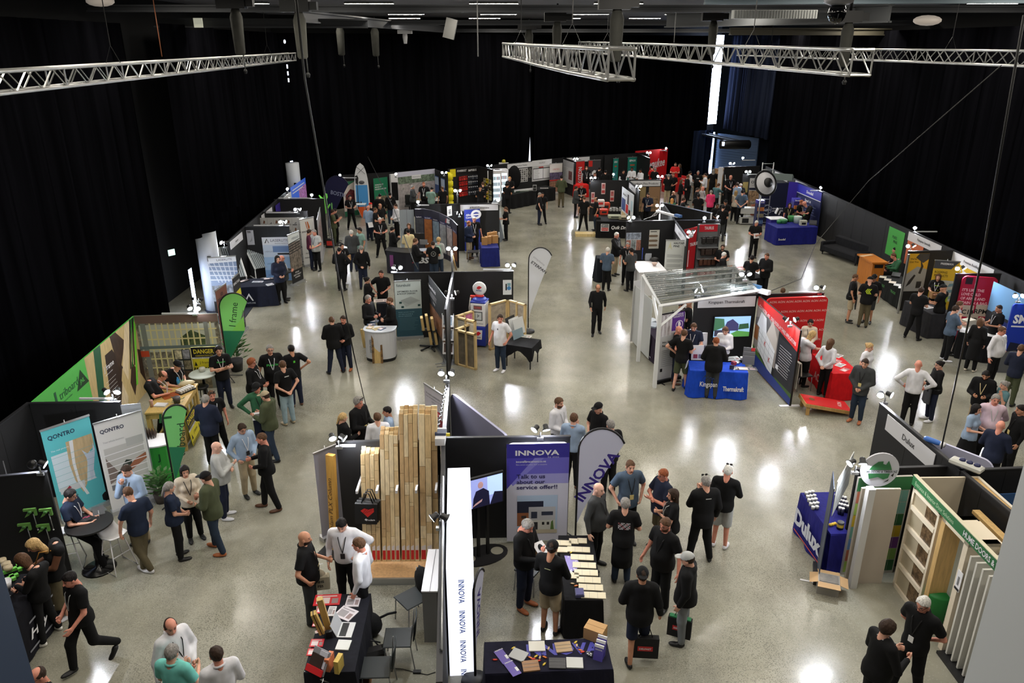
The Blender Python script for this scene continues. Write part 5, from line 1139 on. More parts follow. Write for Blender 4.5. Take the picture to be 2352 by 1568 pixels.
bo(W(1222,370),W(1265,366),.95,1.9,(196,196,198),'white framed plan board below the white fascia',lambda g,L,H:[g.rc(L*.05,H*.1,L*.95,H*.85,bk,-.002),g.rc(L*.07,H*.14,L*.58,H*.8,wt,-.003),g.rc(L*.6,H*.14,L*.93,H*.8,wt,-.003),g.ls(L*.1,H*.7,L*.4,6,.1,gy,.02),g.rc(L*.35,H*.86,L*.6,H*.93,cc(180,30,30),-.004)],'plan_board','board')
m=MB();q=W(1181,378);m.ell((0,0,1.5),(.42,.12,.72),cl(14,14,16),14);tag(m.bd('hanging_jacket',None,TL((q[0],q[1]-.3,0))),'large black jacket display hanging beside the timber photo grid','jacket')
it('hat_display',1157,378,2.15,0,'small yellow and white display on top of the drink fridges','display',lambda m:[m.bx(-.3,-.1,0,.3,.1,.12,wt),m.ell((0,0,.2),(.12,.1,.12),cc(200,190,60))])
ta_(P(1177,447,.85),P(1232,437,.85),.9,.85,(18,18,20),'long black counter covered in sample packs in the back row',tp=(24,30,28));ta_(P(1234,437,.8),P(1276,430,.8),.9,.8,(18,18,20),'black cloth table at the foot of the framed plan board')
for k,px in en((1184,1194,1204,1215)):sh_(px,440-k,.85,10,.5,.35,((20,60,40),(120,130,120),(160,168,160),(150,150,150))[k],'%s pack of samples on the long black counter'%('green','mixed green','pale','grey')[k],'sample_pack','sample',th=.05)
it('brochure_stand',1228,438,.85,0,'small clear brochure stand at the right end of the long black counter','stand',lambda m:[m.bx(-.12,-.05,0,.12,.05,.35,cc(150,150,154)),m.rc(-.09,.02,.09,.15,bk,-.055),m.rc(-.09,.18,.09,.32,bk,-.055)]);sh_(1250,432,.8,0,.5,.25,(210,210,206),'white papers on the black table under the framed plan board')
def dred(g,L,H):g.rc(0,H*.7,L,H,cc(206,200,196));g.rc(0,H*.4,L,H*.7,ph(90,80,110));g.rc(0,H*.05,L,H*.42,ph(150,110,90));g.rc(0,H*.42,L,H*.46,cc(190,50,40),-.004);g.tx('UNITED',L*.5,H*.78,H*.05,cc(190,50,40),'c')
ru((1263,376),(1292,374),2.0,(200,190,186),'roll-up banner with a red emblem beside the angled white poster',dred)
side_div((1292,362),(1322,372),'black divider right of the red emblem banner');X,L=fr(W(1292,362),W(1322,372));R=em('poster',X@TL((.1,-.04,.75)),'angled white poster on the divider at the end of the timber stand','poster');m=MB();m.bx(0,0,0,L-.3,.012,1.4,cc(190,190,194));m.rc(.1,.2,L-.4,1.0,cc(206,206,208));m.rc(L*.5,.25,L-.5,.8,ph(120,80,80),-.005);m.ls(.15,.9,L*.45,6,.1,gy);m.bd('sheet',R)
wa(W(1301,362),W(1389,356),'black back wall behind the red KO banner')
hd_(W(1301,364),W(1354,360),'TM Safety','white fascia board over the red KO banner',.3)
ru((1321,371),(1343,369),2.0,(206,36,34),'red roll-up banner with a vertical white KO',lambda g,L,H:g.tx('KOTON',L*.75,H*.25,H*.16,wt,'l',.02,rot=90,wd=H*.55))
ru((1351,368),(1380,367),2.0,(60,56,60),'dark grey roll-up banner with a red square and white helmet',lambda g,L,H:[g.rc(L*.05,H*.78,L*.35,H*.98,cc(206,40,34)),g.pg([(L*.3,H*.5),(L*.85,H*.5),(L*.75,H*.62),(L*.5,H*.66),(L*.35,H*.6)],-.004,wt),g.rc(L*.4,H*.1,L*.9,H*.4,ph(180,90,40))])
ta_(P(1321,425,.8),P(1352,424,.8),.8,.8,(206,34,30),'red cloth table in the back row with a tool box on it');it('tool_case',1330,408,.8,0,'cream tool box on the red cloth table','box',lambda m:[m.bx(-.3,-.2,0,.3,.2,.5,cc(200,190,170),bev=.04),m.bx(-.25,-.21,.2,.25,-.2,.28,bk)])
wa(W(1389,357),W(1492,350),'black back wall of the stand with green banners')
hd_(W(1388,359),W(1437,354),'Pacific','white fascia board over the left green banner',.28)
dgn=lambda g,L,H:[g.tx('SPAX',L*.5,H*.84,H*.07,wt,'c',.03,wd=L*.6),g.rc(L*.2,H*.2,L*.8,H*.6,ph(60,130,140)),g.rc(L*.3,H*.7,L*.7,H*.74,cc(200,90,60))]
ru((1409,364),(1421,363),2.0,(30,130,116),'narrow green roll-up banner at the left of the green pair',dgn);ru((1441,361),(1466,360),2.0,(24,120,106),'wide green roll-up banner lettered SPAX',dgn)
ta_(P(1412,420,.9),P(1440,428,.9),.6,.9,(206,214,232),'white lit counter in front of the green banners')
def dmil(g,L,H):g.tx('Milwaukee',L*.22,H*.44,H*.26,wt,'l',.02,shear=.35,rot=6,wd=L*.72);g.pg([(L*.45,H*.42),(L*.9,H*.56),(L*.55,H*.46),(L*.62,H*.50)],-.006,wt)
X,L=fr(W(1460,351),W(1534,345));R=em('red_wall',X,'large red wall with white script lettering at the far right of the back row','partition');m=MB();m.bx(0,0,0,L,.06,PH+.12,cc(206,18,26));m.bd('panel',R);g=MB();dmil(g,L,PH);g.bd('lettering',R)
side_div((1460,351),(1492,364),'dark divider left of the large red wall')
lp(1409,402,(0,10),None,0,'very bright spotlight in front of the narrow green banner',z=1.6);lp(1490,352,(20,15),(-20,15),0,'spotlight pair on the divider before the red wall');lp(1530,342,(0,8),None,-.5,'bright spotlight at the right end of the red wall');lp(1322,366,(60,30),(-30,30),0,'spotlight pair on the divider of the timber stand',w1=.3)
it('display_bench',1548,408,.9,20,'red display bench with tools in front of the red wall','bench',lambda m:[m.bx(-.7,-.3,-.9,.7,.3,0,cc(196,30,30)),m.bx(-.6,-.2,0,-.1,.2,.2,cc(40,40,40))])
bo(P(1566,402,1.3),P(1577,404,1.3),.1,1.3,(206,40,40),'small red sign board in the far crowd',lambda g,L,H:g.ls(L*.1,H*.8,L*.9,4,.2,wt,.03),'sign')
bo(P(1595,400,1.3),P(1632,404,1.3),.0,1.3,(150,120,84),'brown cardboard display wall behind the far crowd',None,'display_board','board');m=MB();q=P(1652,440,0);m.bx(-.35,-.3,0,.35,.3,1.5,mat((170,130,84),.7,kd='wood'));tag(m.bd('timber_crate',None,T(q[0],q[1],0,10)),'tall brown timber crate left of the white-ended partition','crate')
wa(W(1356,415),W(1443,415),'black partition behind the nail box display');wa(W(1443,415),W(1468,438),'black partition with an angled white board, right of the nail box display');wa(W(1446,414),W(1519,413),'black partition under the Southern Pine Products board');wa(W(1519,466),W(1634,491),'sloping black partition with a white end edge',th=.12);q=W(1634,491);m=MB();m.bx(-.03,-.05,0,.03,.12,PH+.03,WHITE());tag(m.bd('end_trim',None,T(q[0],q[1],0,-20)),'white end trim of the sloping black partition','trim')
hd_(W(1448,416),W(1517,415),'Southern Pine Products','white fascia board lettered Southern Pine Products',.3)
hd_(W(1446,420),W(1461,434),'Simpson','small angled white fascia board beside the Southern Pine board',.28)
for k,(a,b,z0,z1,lb)in en((((1359,416),(1367,416),1.0,1.6,'small red and white poster, left of three on the black partition'),((1382,416),(1391,416),1.5,2.1,'small red poster, middle and highest of three on the black partition'),((1403,416),(1412,416),1.1,1.7,'small red and white poster, right of three on the black partition'))):
 bo(W(*a),W(*b),z0,z1,(206,180,176),lb,lambda g,L,H:[g.rc(L*.1,H*.1,L*.9,H*.35,cc(170,50,50)),g.rc(L*.15,H*.5,L*.85,H*.9,ph(170,90,90))],'poster','poster')
bo(W(1398,416),W(1423,416),.55,.85,(40,40,42),'dark SIMPSON STRONG-TIE plate above the nail boxes',lambda g,L,H:[g.tx('SIMPSON',L*.5,H*.55,H*.28,wt,'c',.03,wd=L*.8),g.tx('Strong-Tie',L*.5,H*.15,H*.28,wt,'c',.03,wd=L*.8)],'sign')
def dwh(g,L,H):g.rc(L*.03,H*.35,L*.35,H*.7,cc(60,80,130));g.rc(L*.4,H*.35,L*.6,H*.6,cc(200,40,40));g.rc(L*.5,H*.62,L*.62,H*.9,bk);g.rc(L*.65,H*.1,L*.78,H*.5,bk);g.rc(L*.05,H*.02,L*.4,H*.3,cc(206,180,130));g.rc(L*.8,H*.5,L*.95,H*.8,cc(180,206,216));g.tx('Strong-Tie',L*.1,H*.78,H*.08,bk,'l',.02,wd=L*.35)
bo(P(1430,428,2.1),P(1457,448,2.1),.3,2.1,(216,222,226),'angled white board with red, blue and black samples beside the nail boxes',dwh,'display_board','board')
lp(1362,410,(30,40),(0,30),0,'spotlight pair above the nail box display');lp(1516,407,(0,10),(20,30),0,'spotlight pair above the Southern Pine Products board');lp(1466,430,(60,20),(20,20),0,'spotlight pair on the post left of the Southern Pine man')
for k,(a,b,c)in en((((1468,427),(1484,427),(150,130,90)),((1491,427),(1517,427),(150,116,86)))):bo(P(*a,1.85),P(*b,1.85),.5,1.85,c,'brown timber photo poster, %s of two under the Southern Pine board'%('left','right')[k],lambda g,L,H:g.rc(L*.15,H*.1,L*.85,H*.6,ph(150,120,90)),'poster','poster')
def dqd(g,L,H):g.rc(L*.10,H*.42,L*.28,H*.86,wt,-.004);g.rc(L*.115,H*.66,L*.265,H*.83,bk,-.005);g.rc(L*.115,H*.45,L*.265,H*.63,cc(196,50,36),-.005);g.tx('SIMPSON',L*.19,H*.70,H*.09,wt,'c',.02,wd=L*.13,y=-.008);g.tx('Strong-Tie',L*.19,H*.50,H*.08,wt,'c',.02,wd=L*.13,y=-.008);g.tx('Quik Drive',L*.33,H*.52,H*.24,wt,'l',.03,shear=.3,wd=L*.42)
ta_(P(1370,508,.85),P(1475,510,.85),1.6,.85,(16,16,18),'black cloth counter lettered Quik Drive stacked with tool boxes',dqd,flare=.02)
def crate(px,py,z,rz,w_,d,h,c,la,grp=None,c2=None):
 return it('tool_box',px,py,z,rz,la,'box',lambda m:[m.bx(-w_/2,-d/2,0,w_/2,d/2,h,cc(*c),bev=.02),m.bx(-w_*.3,-d/2-.01,h*.35,w_*.3,-d/2,h*.7,cc(*(c2 or(40,40,40))))],grp)
GX='boxes on the Quik Drive counter'
crate(1386,492,.85,5,.42,.35,.28,(206,60,40),'orange tool box at the front of the Quik Drive counter',GX);crate(1391,483,.85,5,.4,.3,.42,(196,70,44),'taller orange tool box behind the front orange one',GX);crate(1379,474,1.1,0,.4,.3,.36,(216,206,204),'white and red tool box at the back left of the counter',GX,(200,50,50))
for k in rg(3):crate(1411,500,.85+.16*k,0,.62,.4,.14,(156,160,138),'grey-green nail case, %s of the stack of three'%('bottom','middle','top')[k],'stacked grey-green nail cases')
crate(1434,503,.85,0,.6,.4,.16,(190,176,150),'low tray of packed screws right of the nail cases',GX);it('nail_tools',1414,484,1.3,0,'silver nail guns piled above the nail cases','tool',lambda m:[m.bx(-.3+.16*k,-.1,0,-.2+.16*k,.1,.12+.05*(k%2),cc(150,150,150))for k in rg(4)]);it('black_tools',1374,502,.85,0,'black tools at the left end of the Quik Drive counter','tool',lambda m:[m.bx(-.15,-.2,0,.1,.2,.1,bk),m.bx(-.1,-.1,.1,.0,.1,.2,cc(206,60,40))])
it('timber_plank',1355,536,.1,0,'pale timber block on the floor at the left of the Quik Drive counter','timber',lambda m:m.bx(-.75,-.3,-.1,.5,.25,.04,wo(220,196,140)))
wa(W(1439,509),W(1549,507),'black partition with photo posters behind the white counter');wa(W(1549,507),W(1655,506),'black partition above the TAURUS shelving');wa(W(1549,507),W(1579,548),'black partition carrying an angled white fascia board');wa(W(1521,467),W(1549,507),'black spine partition carrying cables and a white power board')
hd_(W(1552,514),W(1577,545),'Hautapu Pine','angled white fascia board beside the HAUTAPU PINE banner',.32)
def dph(g,L,H):g.rc(0,H*.62,L,H,ph(150,160,176));[g.rc(L*(.02+.34*k),0,L*(.32+.34*k),H*.58,mat((150,100,84)if k!=1 else(130,140,140),.5,kd='photo'))for k in rg(3)]
bo(P(1439,531,1.75),P(1473,531,1.75),1.0,1.75,(206,206,210),'poster of a skyline over three small photos',dph,'poster','poster')
bo(P(1446,557,1.0),P(1467,557,1.0),.55,.98,(196,200,206),'blank pale sheet under the skyline poster',None,'poster','poster')
def dfo(g,L,H):
 for i in rg(3):
  for k in rg(4):g.pg([(L*(.15+.17*k)+.09*cos(t),H*(.68-.25*i)+.05*sin(t))for t in[tau*j/8 for j in rg(8)]],-.004-.0004*k,mat((120,100,80),.6))
 g.ls(L*.1,H*.9,L*.9,1,.1,bk,.03)
bo(P(1492,529,1.85),P(1515,529,1.85),1.05,1.85,(206,204,196),'white poster with rows of brown nail heads',dfo,'poster','poster')
def dhp(g,L,H):
 g.tx('HAUTAPU',L*.38,H*.92,H*.04,bk,'l',.02,wd=L*.56);g.tx('PINE',L*.38,H*.86,H*.04,bk,'l',.02,wd=L*.28);g.pg([(L*.1,H*.78),(L*.22,H*.97),(L*.32,H*.80),(L*.2,H*.86)],-.004,cc(206,204,170))
 for k in rg(4):g.ls(L*.1,H*(.70-.1*k),L*.9,3,H*.022,gy,.012)
 for k,t in en(('QUALITY','STRENGTH','DURABILITY')):g.tx(t,L*.5,H*(.18-.06*k),H*.033,gy,'c',wd=L*.5)
ru((1530,551),(1578,552),2.05,(206,210,208),'pale grey HAUTAPU PINE roll-up banner behind the clear roof',dhp)
X,L=fr(P(1466,630,.0),P(1466,630,0));q=P(1488,612,.95);R=em('white_counter',T(q[0],q[1],0,4),'white lit counter with a screen and brochures in front of the black partition','counter');m=MB();m.bx(-.5,-.8,0,.55,.75,.93,WHITE());m.bd('body',R);m=MB();m.bx(-.54,-.84,.93,.59,.79,.96,wt);m.bd('top',R)
it('blue_screen',1475,594,.96,80,'thin blue-lit tablet standing on the white counter','tablet',lambda m:m.bx(-.15,0,0,.15,.01,.42,mat((60,90,200),.4,0,.6)));it('brochure_rack',1488,597,.96,0,'silver brochure rack on the white counter','stand',lambda m:[m.bx(-.12,-.1+.06*k,0,.12,-.09+.06*k,.3-.05*k,cc(150,154,160))for k in rg(3)]);it('brown_bowl',1503,610,.96,0,'small pinkish bowl on the white counter','bowl',lambda m:m.lh_([(.05,0),(.12,.12),(.11,.12)],cc(196,170,156),12));it('black_bag',1503,600,.96,0,'black bag lying on the white counter','bag',lambda m:m.ell((0,0,.08),(.2,.15,.09),bk))
lp(1449,502,(40,25),(0,15),-.1,'spotlight pair at the left end of the skyline poster partition');lp(1515,474,(0,20),(20,30),0,'very bright spotlight on the mast behind the skyline poster partition',z=2.5);lp(1618,503,(0,15),None,0,'spotlight above the TAURUS shelving');lp(1648,500,(60,30),None,0,'spotlight at the right end of the TAURUS partition',w1=.5);lp(1588,535,(20,30),(80,30),0,'spotlight pair on the post beside the angled fascia board')
it('power_board',1533,493,2.3,-60,'long white power board on top of the black spine partition','power board',lambda m:[m.bx(-.7,-.06,0,.7,.06,.08,wt),m.bx(.5,-.07,.03,.85,.07,.13,cc(70,110,170))])
for k in rg(5):
 m=MB();a=Ve((*W(1515,478,2.5),2.5));b=Ve((*W(1478+12*k,505-4*k,2.2),2.22));mid=(a+b)/2-Ve((0,0,.12));m.tu([a,mid,b],.008,wt,4);tag(m.bd('extension_lead'),'white lead fanning down from the bright mast, %s from the left'%('first','second','third','fourth','fifth')[k],'cable','white cords below the bright mast')
bo(P(1571,527,2.1),P(1601,520,2.1),.05,2.1,(176,24,36),'tall red board with white lettering left of the TAURUS shelving',lambda g,L,H:[g.tx('TAURUS',L*.82,H*.62,H*.07,wt,'c',.02,wd=L*.6),g.pg([(L*.2,H*.8),(L*.5,H*.95),(L*.8,H*.9),(L*.7,H*.8)],-.004,wt),g.rc(L*.45,H*.2,L*.5,H*.55,wt)],'display_board','board')
A,B=P(1605,515,2.15),P(1652,514,2.15);X,L=fr(A,B);R=em('shop_shelving',X,'grey TAURUS shelving unit hung with dark tool belts','shelving');m=MB();m.bx(0,.02,0,L,.06,2.15,cc(110,112,114));m.bx(-.03,-.1,0,0,.06,2.15,cc(90,92,94));m.bx(L,-.1,0,L+.03,.06,2.15,cc(90,92,94));m.bd('frame',R);m=MB();m.bx(.05,0,1.83,L-.05,.02,2.12,cc(190,24,44));m.tx('TAURUS',L*.3,1.92,.13,wt,'l',.02,wd=L*.45,y=-.006);m.bd('sign',R)
for k,z in en((1.2,.72,.3)):m=MB();m.bx(0,-.2,z-.03,L,.03,z,cc(120,122,124));m.bd('shelf',R)
for k,(u,z,c)in en(((.35,1.35,(30,28,28)),(.72,1.35,(30,28,28)),(.35,.86,(50,36,30)),(.72,.86,(46,34,30)),(.3,.42,(84,52,36)),(.70,.42,(76,48,34)))):
 m=MB();m.tu([(-.22,0,.25),(0,-.04,.3),(.22,0,.25)],.03,cc(*c));m.bx(-.16,-.08,0,-.02,.03,.26,cc(*c),bev=.02);m.bx(.02,-.08,.02,.17,.03,.26,cc(*c),bev=.02);o=m.bd('tool_belt',None,X@TL((L*u,-.12,z)));tag(o,'%s tool belt on the %s TAURUS shelf, %s side'%(('black','black','dark brown','dark brown','brown','brown')[k],('top','top','middle','middle','bottom','bottom')[k],('left','right')[k%2]),'tool belt','tool belts on the TAURUS shelves')
for k,(u,wd)in en(((.2,.3),(.5,.2),(.78,.32))):m=MB();m.bx(-wd/2,-.18,0,wd/2,0,.28,cc(176,28,30));m.rc(-wd*.3,.08,wd*.3,.2,cc(220,150,150),-.185);o=m.bd('carton',None,X@TL((L*u,-.25,.03)));tag(o,'red carton at the foot of the TAURUS shelving, %s of three'%('left','middle','right')[k],'box','red cartons below the tool belts')
for k,(px,c)in en(((1608,(206,206,200)),(1620,(110,220,50)),(1636,(120,230,50)))):it('bucket',px,618,.02,0,'%s bucket on the floor in front of the TAURUS shelving'%('white','left bright green','right bright green')[k],'bucket',lambda m:m.lh_([(.14 if k else.1,0),(.19 if k else.13,.34 if k else.25),(.17 if k else.12,.34 if k else.25)],cc(*c),14))
it('timber_offcut',1586,625,.0,0,'leaning timber boards behind the pale grey banner','timber',lambda m:[m.bx(-.05+.1*k,0,0,.02+.1*k,.04,1.2,wo(150,110,84),X=RX(-8))for k in rg(3)])
ta_(P(1372,593,1.0),P(1398,593,1.0),.5,1.0,(18,22,30),'tall table under a dark navy cloth beside the man in the blue shirt',flare=.10)
ta_(P(1688,625,.8),P(1712,640,.8),.8,.8,(18,18,20),'black cloth table with red leaflets beside the dark-capped visitor');sh_(1700,616,.8,20,.6,.4,(170,90,90),'red and white leaflets on the black cloth table near the clear roof');sh_(1692,622,.8,10,.3,.2,(206,206,210),'white leaflet on the black cloth table near the clear roof')
zr=2.45;cA=W(1478,632,2.75);cB=W(1688,615,2.75);cC=W(1740,668,2.45);cD=W(1517,702,2.45)
R=em('roofed_frame',(cD[0],cD[1],0),'white timber frame with a clear corrugated roof','canopy');o3=Ve((cD[0],cD[1],0));S=mat((226,228,230),.4)
q3=[Ve((cA[0],cA[1],2.75))-o3,Ve((cB[0],cB[1],2.75))-o3,Ve((cC[0],cC[1],2.45))-o3,Ve((cD[0],cD[1],2.45))-o3]
m=MB();m.tu([q3[0],q3[1],q3[2],q3[3],q3[0]],.05,S,4)
for k in rg(1,5):m.tu([q3[0].lerp(q3[3],k/5),q3[1].lerp(q3[2],k/5)],.028,S,4)
m.bd('roof_frame',R)
for k,c in en((q3[0],q3[1],q3[3])):m=MB();m.bx(c.x-.05,c.y-.05,0,c.x+.05,c.y+.05,c.z,S);m.bd('post',R)
m=MB();c=q3[3];d=(q3[2]-q3[3]).normalized();e=(q3[0]-q3[3]).normalized()
m.tu([c+Ve((0,0,-.62)),c+d*.85+Ve((0,0,-.08))],.045,S,4);m.tu([c+Ve((0,0,-.62)),c+e*.8+Ve((0,0,-.08))],.045,S,4);m.tu([c+Ve((-.0,0,-1.0)),c+Ve((0,0,-.3))],.06,S,4);m.bd('brace',R)
m=MB();n=30;V=[]
for i in rg(n*2+1):
 t=i/(n*2);z=.07+.035*sin(i*pi*.5)
 V+=[tuple(q3[0].lerp(q3[3],t)+Ve((0,0,z))),tuple(q3[1].lerp(q3[2],t)+Ve((0,0,z)))]
m.add(V,[(2*i,2*i+1,2*i+3,2*i+2)for i in rg(n*2)],mat((84,92,92),.04,a=.38),True);m.bd('clear_roof',R)
bo(W(1455,645,2.1),W(1474,642,2.1),.04,2.1,(196,196,196),'white roll-up banner back at the left of the canopy stand',None,'display_board','board');
X,L=fr(P(1451,772,0),P(1471,776,0));bo(P(1457,652,1.95),P(1500,690,1.95),.05,1.95,(186,188,186),'long pale wall panel under the left edge of the clear roof',None,'display_board','board')
def dpsp(g,L,H):g.tx('PSP',L*.08,H*.5,H*.32,wt,'l',.03,wd=L*.32);[g.tx(t,L*.45,H*(.74-.14*k),H*.1,wt,'l',.01)for k,t in en(('PROFILE','SHEET','PLASTICS'))];g.tx('experts in plastic sheet',L*.05,H*.15,H*.07,wt,'l',wd=L*.85)
ta_(P(1473,739,.8),P(1505,780,.8),.75,.8,(48,38,54),'dark purple cloth table lettered PSP under the canopy',dpsp,flare=.03)
for k,(px,py,c)in en(((1480,730,(150,150,152)),(1495,738,(190,200,210)),(1500,748,(160,170,180)))):sh_(px,py,.8,30*k,.4,.3,c,'%s on the dark purple PSP table'%('grey display card','white crumpled samples','clear plastic samples')[k],'sample','sample',th=.05)
wa(W(1596,681),W(1740,677),'black partition carrying the Kingspan Thermakraft sign and a screen');hd_(W(1604,682),W(1736,679),'Kingspan Thermakraft','white fascia board lettered Kingspan Thermakraft',.32)
def dscr(g,L,H):
 g.rc(0,0,L,H,mat((150,190,226),.4,0,.9),-.003);g.pg([(0,H*.3),(L*.3,H*.5),(L*.26,H*.9),(0,H*.95)],-.004,mat((70,120,90),.5,0,.5));g.pg([(L*.25,H*.3),(L*.35,H*.75),(L*.5,H*.88),(L*.68,H*.62),(L*.68,H*.3)],-.005,mat((64,64,110),.5,0,.5));g.pg([(L*.68,H*.35),(L*.98,H*.4),(L*.95,H*.65),(L*.7,H*.62)],-.0045,mat((50,90,60),.5,0,.5));g.pg([(L*.3,0),(L,0),(L,H*.22),(L*.65,H*.3)],-.0055,mat((90,160,80),.5,0,.5));g.rc(L*.02,H*.05,L*.45,H*.35,mat((60,60,80),.5,0,.5),-.006)
X0,L0=fr(W(1596,681),W(1740,677));R=em('wall_screen',X0@TL((L0*.34,-.07,.95)),'lit television showing a house, mounted on the black Kingspan partition','screen');m=MB();m.bx(-.02,0,-.02,1.12,.06,.66,bk);m.bd('casing',R);g=MB();dscr(g,1.1,.64);g.bd('display',R)
lp(1606,671,(70,20),(-70,20),.0,'spotlight pair at the left end of the Kingspan Thermakraft sign')
def dks(g,L,H):
 g.tx('Kingspan',L*.18,H*.42,H*.24,wt,'l',.01,wd=L*.30);g.tx('Thermakraft',L*.58,H*.34,H*.18,wt,'l',.03,wd=L*.36)
 for k in rg(4):g.pg([(L*(.2+.04*k),H*.7),(L*(.26+.05*k),H*(.92-.03*k)),(L*(.30+.05*k),H*.68),(L*(.26+.05*k),H*(.86-.03*k))],-.006,cc(30,50,90))
ta_(P(1585,850,.8),P(1719,856,.8),.7,.8,(24,70,190),'bright blue cloth table lettered Kingspan Thermakraft',dks,flare=.06)
sh_(1683,823,.8,10,.4,.28,(216,220,226),'white leaflets at the back of the bright blue table');sh_(1712,846,.8,-5,.62,.26,(70,76,84),'clear tray of cards at the right end of the bright blue table');sh_(1690,846,.8,5,.2,.2,(206,210,216),'white card at the front of the bright blue table')
for k,(px,py,h_,w_,lb)in en(((1601,826,.42,.34,'white card display standing at the left of the bright blue table'),(1611,812,.62,.28,'taller white card display held by the staff member'))):it('card_display',px,py,.8,0,lb,'display',lambda m:[m.bx(-w_/2,-.02,0,w_/2,.02,h_,WHITE(),X=RX(-8)),m.pg([(-w_*.35,h_*.12),(w_*.0,h_*.12),(w_*.0,h_*.4),(-w_*.35,h_*.4)],-.026,cc(150,60,80),0,RX(-8)),m.pg([(w_*.08,h_*.12),(w_*.4,h_*.12),(w_*.4,h_*.4),(w_*.08,h_*.4)],-.026,cc(120,120,140),0,RX(-8))])
it('brochure_stand',1718,834,.8,-15,'grey stepped brochure stand at the right end of the bright blue table','stand',lambda m:[m.bx(-.16,-.1+.07*k,0,.16,-.07+.07*k,.25+.1*k,cc(110,112,116))for k in rg(3)]+[m.bx(.05,.03,.36,.15,.06,.45,cc(200,50,50))])
it('sample_roll',1691,833,.8,20,'coil of silver wrapping samples on the bright blue table','sample',lambda m:[m.lh_([(.10,0),(.12,.03),(.08,.06)],METAL(),14),m.bx(-.2,-.15,0,-.1,-.03,.1,cc(150,50,60))]);it('hanging_sample',1677,850,.72,0,'dark patterned strip hanging over the edge of the bright blue table','sample',lambda m:m.bx(-.06,-.13,-.2,.06,-.11,.2,ph(60,60,70)))
it('white_cup',1703,826,.8,0,'small white cup at the back of the bright blue table','cup',lambda m:m.lh_([(.035,0),(.045,.09),(.04,.09)],wt,10));it('yellow_cup',1626,812,.8,0,'small yellow cup beside the white card displays','cup',lambda m:m.lh_([(.035,0),(.045,.09),(.04,.09)],cc(220,210,150),10))
def dsf(g,L,H):
 g.rc(0,H*.68,L,H,mat((190,186,190),.5,kd='mottle'));[g.rc(L*(.08+.16*k),H*.66,L*(.14+.16*k),H*.97,wt,-.004)for k in rg(3)];g.rc(L*.48,H*.72,L,H,cc(86,40,140),-.005);g.tx('Thermakraft',L*.52,H*.95,H*.025,wt,'l',.02,y=-.008);g.tx('RAINARMOR',L*.52,H*.91,H*.035,wt,'l',wd=L*.44,y=-.008)
 g.pg([(L*.8+.13*cos(t),H*.80+.13*sin(t))for t in[tau*j/16 for j in rg(16)]],-.007,wt);g.pg([(L*.8+.11*cos(t),H*.80+.11*sin(t))for t in[tau*j/16 for j in rg(16)]],-.0075,cc(86,40,140));g.pg([(L*.74,H*.76),(L*.82,H*.76),(L*.87,H*.80),(L*.82,H*.85),(L*.74,H*.84)],-.008,wt)
 g.tx('No Staples',L*.12,H*.55,H*.035,bk,'l',.02,wd=L*.6);g.tx('No Problem',L*.12,H*.50,H*.035,bk,'l',.02,wd=L*.6);g.ls(L*.12,H*.44,L*.8,9,H*.03,gy,.008);g.rc(L*.1,H*.12,L*.2,H*.17,bk)
ru((1520,722),(1573,712),2.1,(206,208,212),'white and purple roll-up banner with a house wrap picture at the canopy post',dsf,ga=(30,30,32))
def dcov(g,L,H):
 g.pg([(0,H*.88),(L,H*.72),(L,H),(0,H)],-.003,cc(206,40,38));g.tx('COVERTEK 407',L*.05,H*.86,H*.05,wt,'l',.01,wd=L*.28,rot=-5);g.tx('ONE UNDERLAY THREE APPLICATIONS',L*.36,H*.83,H*.05,wt,'l',.0,wd=L*.60,rot=-4,y=-.008)
 g.rc(0,H*.25,L*.58,H*.88,cc(150,140,134),-.002);g.pg([(0,H*.7),(L*.3,H*.84),(L*.45,H*.7),(L*.2,H*.55),(0,H*.6)],-.004,cc(96,92,92));g.pg([(L*.05,H*.62),(L*.12,H*.83),(L*.26,H*.80),(L*.3,H*.6),(L*.2,H*.58)],-.005,wt);g.pg([(L*.12,H*.30),(L*.52,H*.10),(L*.54,H*.48),(L*.3,H*.60),(L*.12,H*.60)],-.0055,cc(226,226,228))
 for k in rg(4):g.pg([(L*.12,H*(.34+.07*k)),(L*.53,H*(.16+.09*k)),(L*.53,H*(.165+.09*k)),(L*.12,H*(.345+.07*k))],-.006,gy)
 for k in rg(3):g.rc(L*(.2+.1*k),H*.22,L*(.204+.1*k),H*.57,gy,-.006)
 g.tx('K',L*.3,H*.42,H*.07,cc(190,60,60),'c',.02,y=-.01);g.tx('K',L*.44,H*.26,H*.07,cc(190,60,60),'c',.02,y=-.01);g.pg([(L*.30,H*.6),(L*.42,H*.85),(L*.56,H*.66),(L*.56,H*.45)],-.0052,cc(196,186,178));g.rc(0,H*.40,L*.10,H*.60,cc(140,84,44),-.005)
 g.rc(L*.58,H*.15,L,H*.72,cc(44,44,50),-.004);g.ls(L*.64,H*.62,L*.94,11,H*.035,wt,.012,-.008);g.rc(L*.6,H*.28,L*.66,H*.34,wt,-.008)
 g.pg([(0,H*.30),(L*.5,H*.12),(L,H*.24),(L,0),(0,0)],-.003,cc(76,110,50));g.pg([(0,0),(L,0),(L,H*.09),(0,H*.20)],-.0065,cc(40,60,140))
A=W(1743,680,2.2);B=W(1838,759,2.2);X,L=fr(A,B);R=em('fabric_wall',X,'large red, white and green fabric wall lettered COVERTEK between the blue and red stands','partition');m=MB();m.bx(0,0,.04,L,.05,2.2,bk);m.bx(L-.1,-.25,0,L,.3,.03,wt);m.bd('frame',R);g=MB();dcov(g,L,2.14);g.bd('print',R,TL((0,0,.06)))
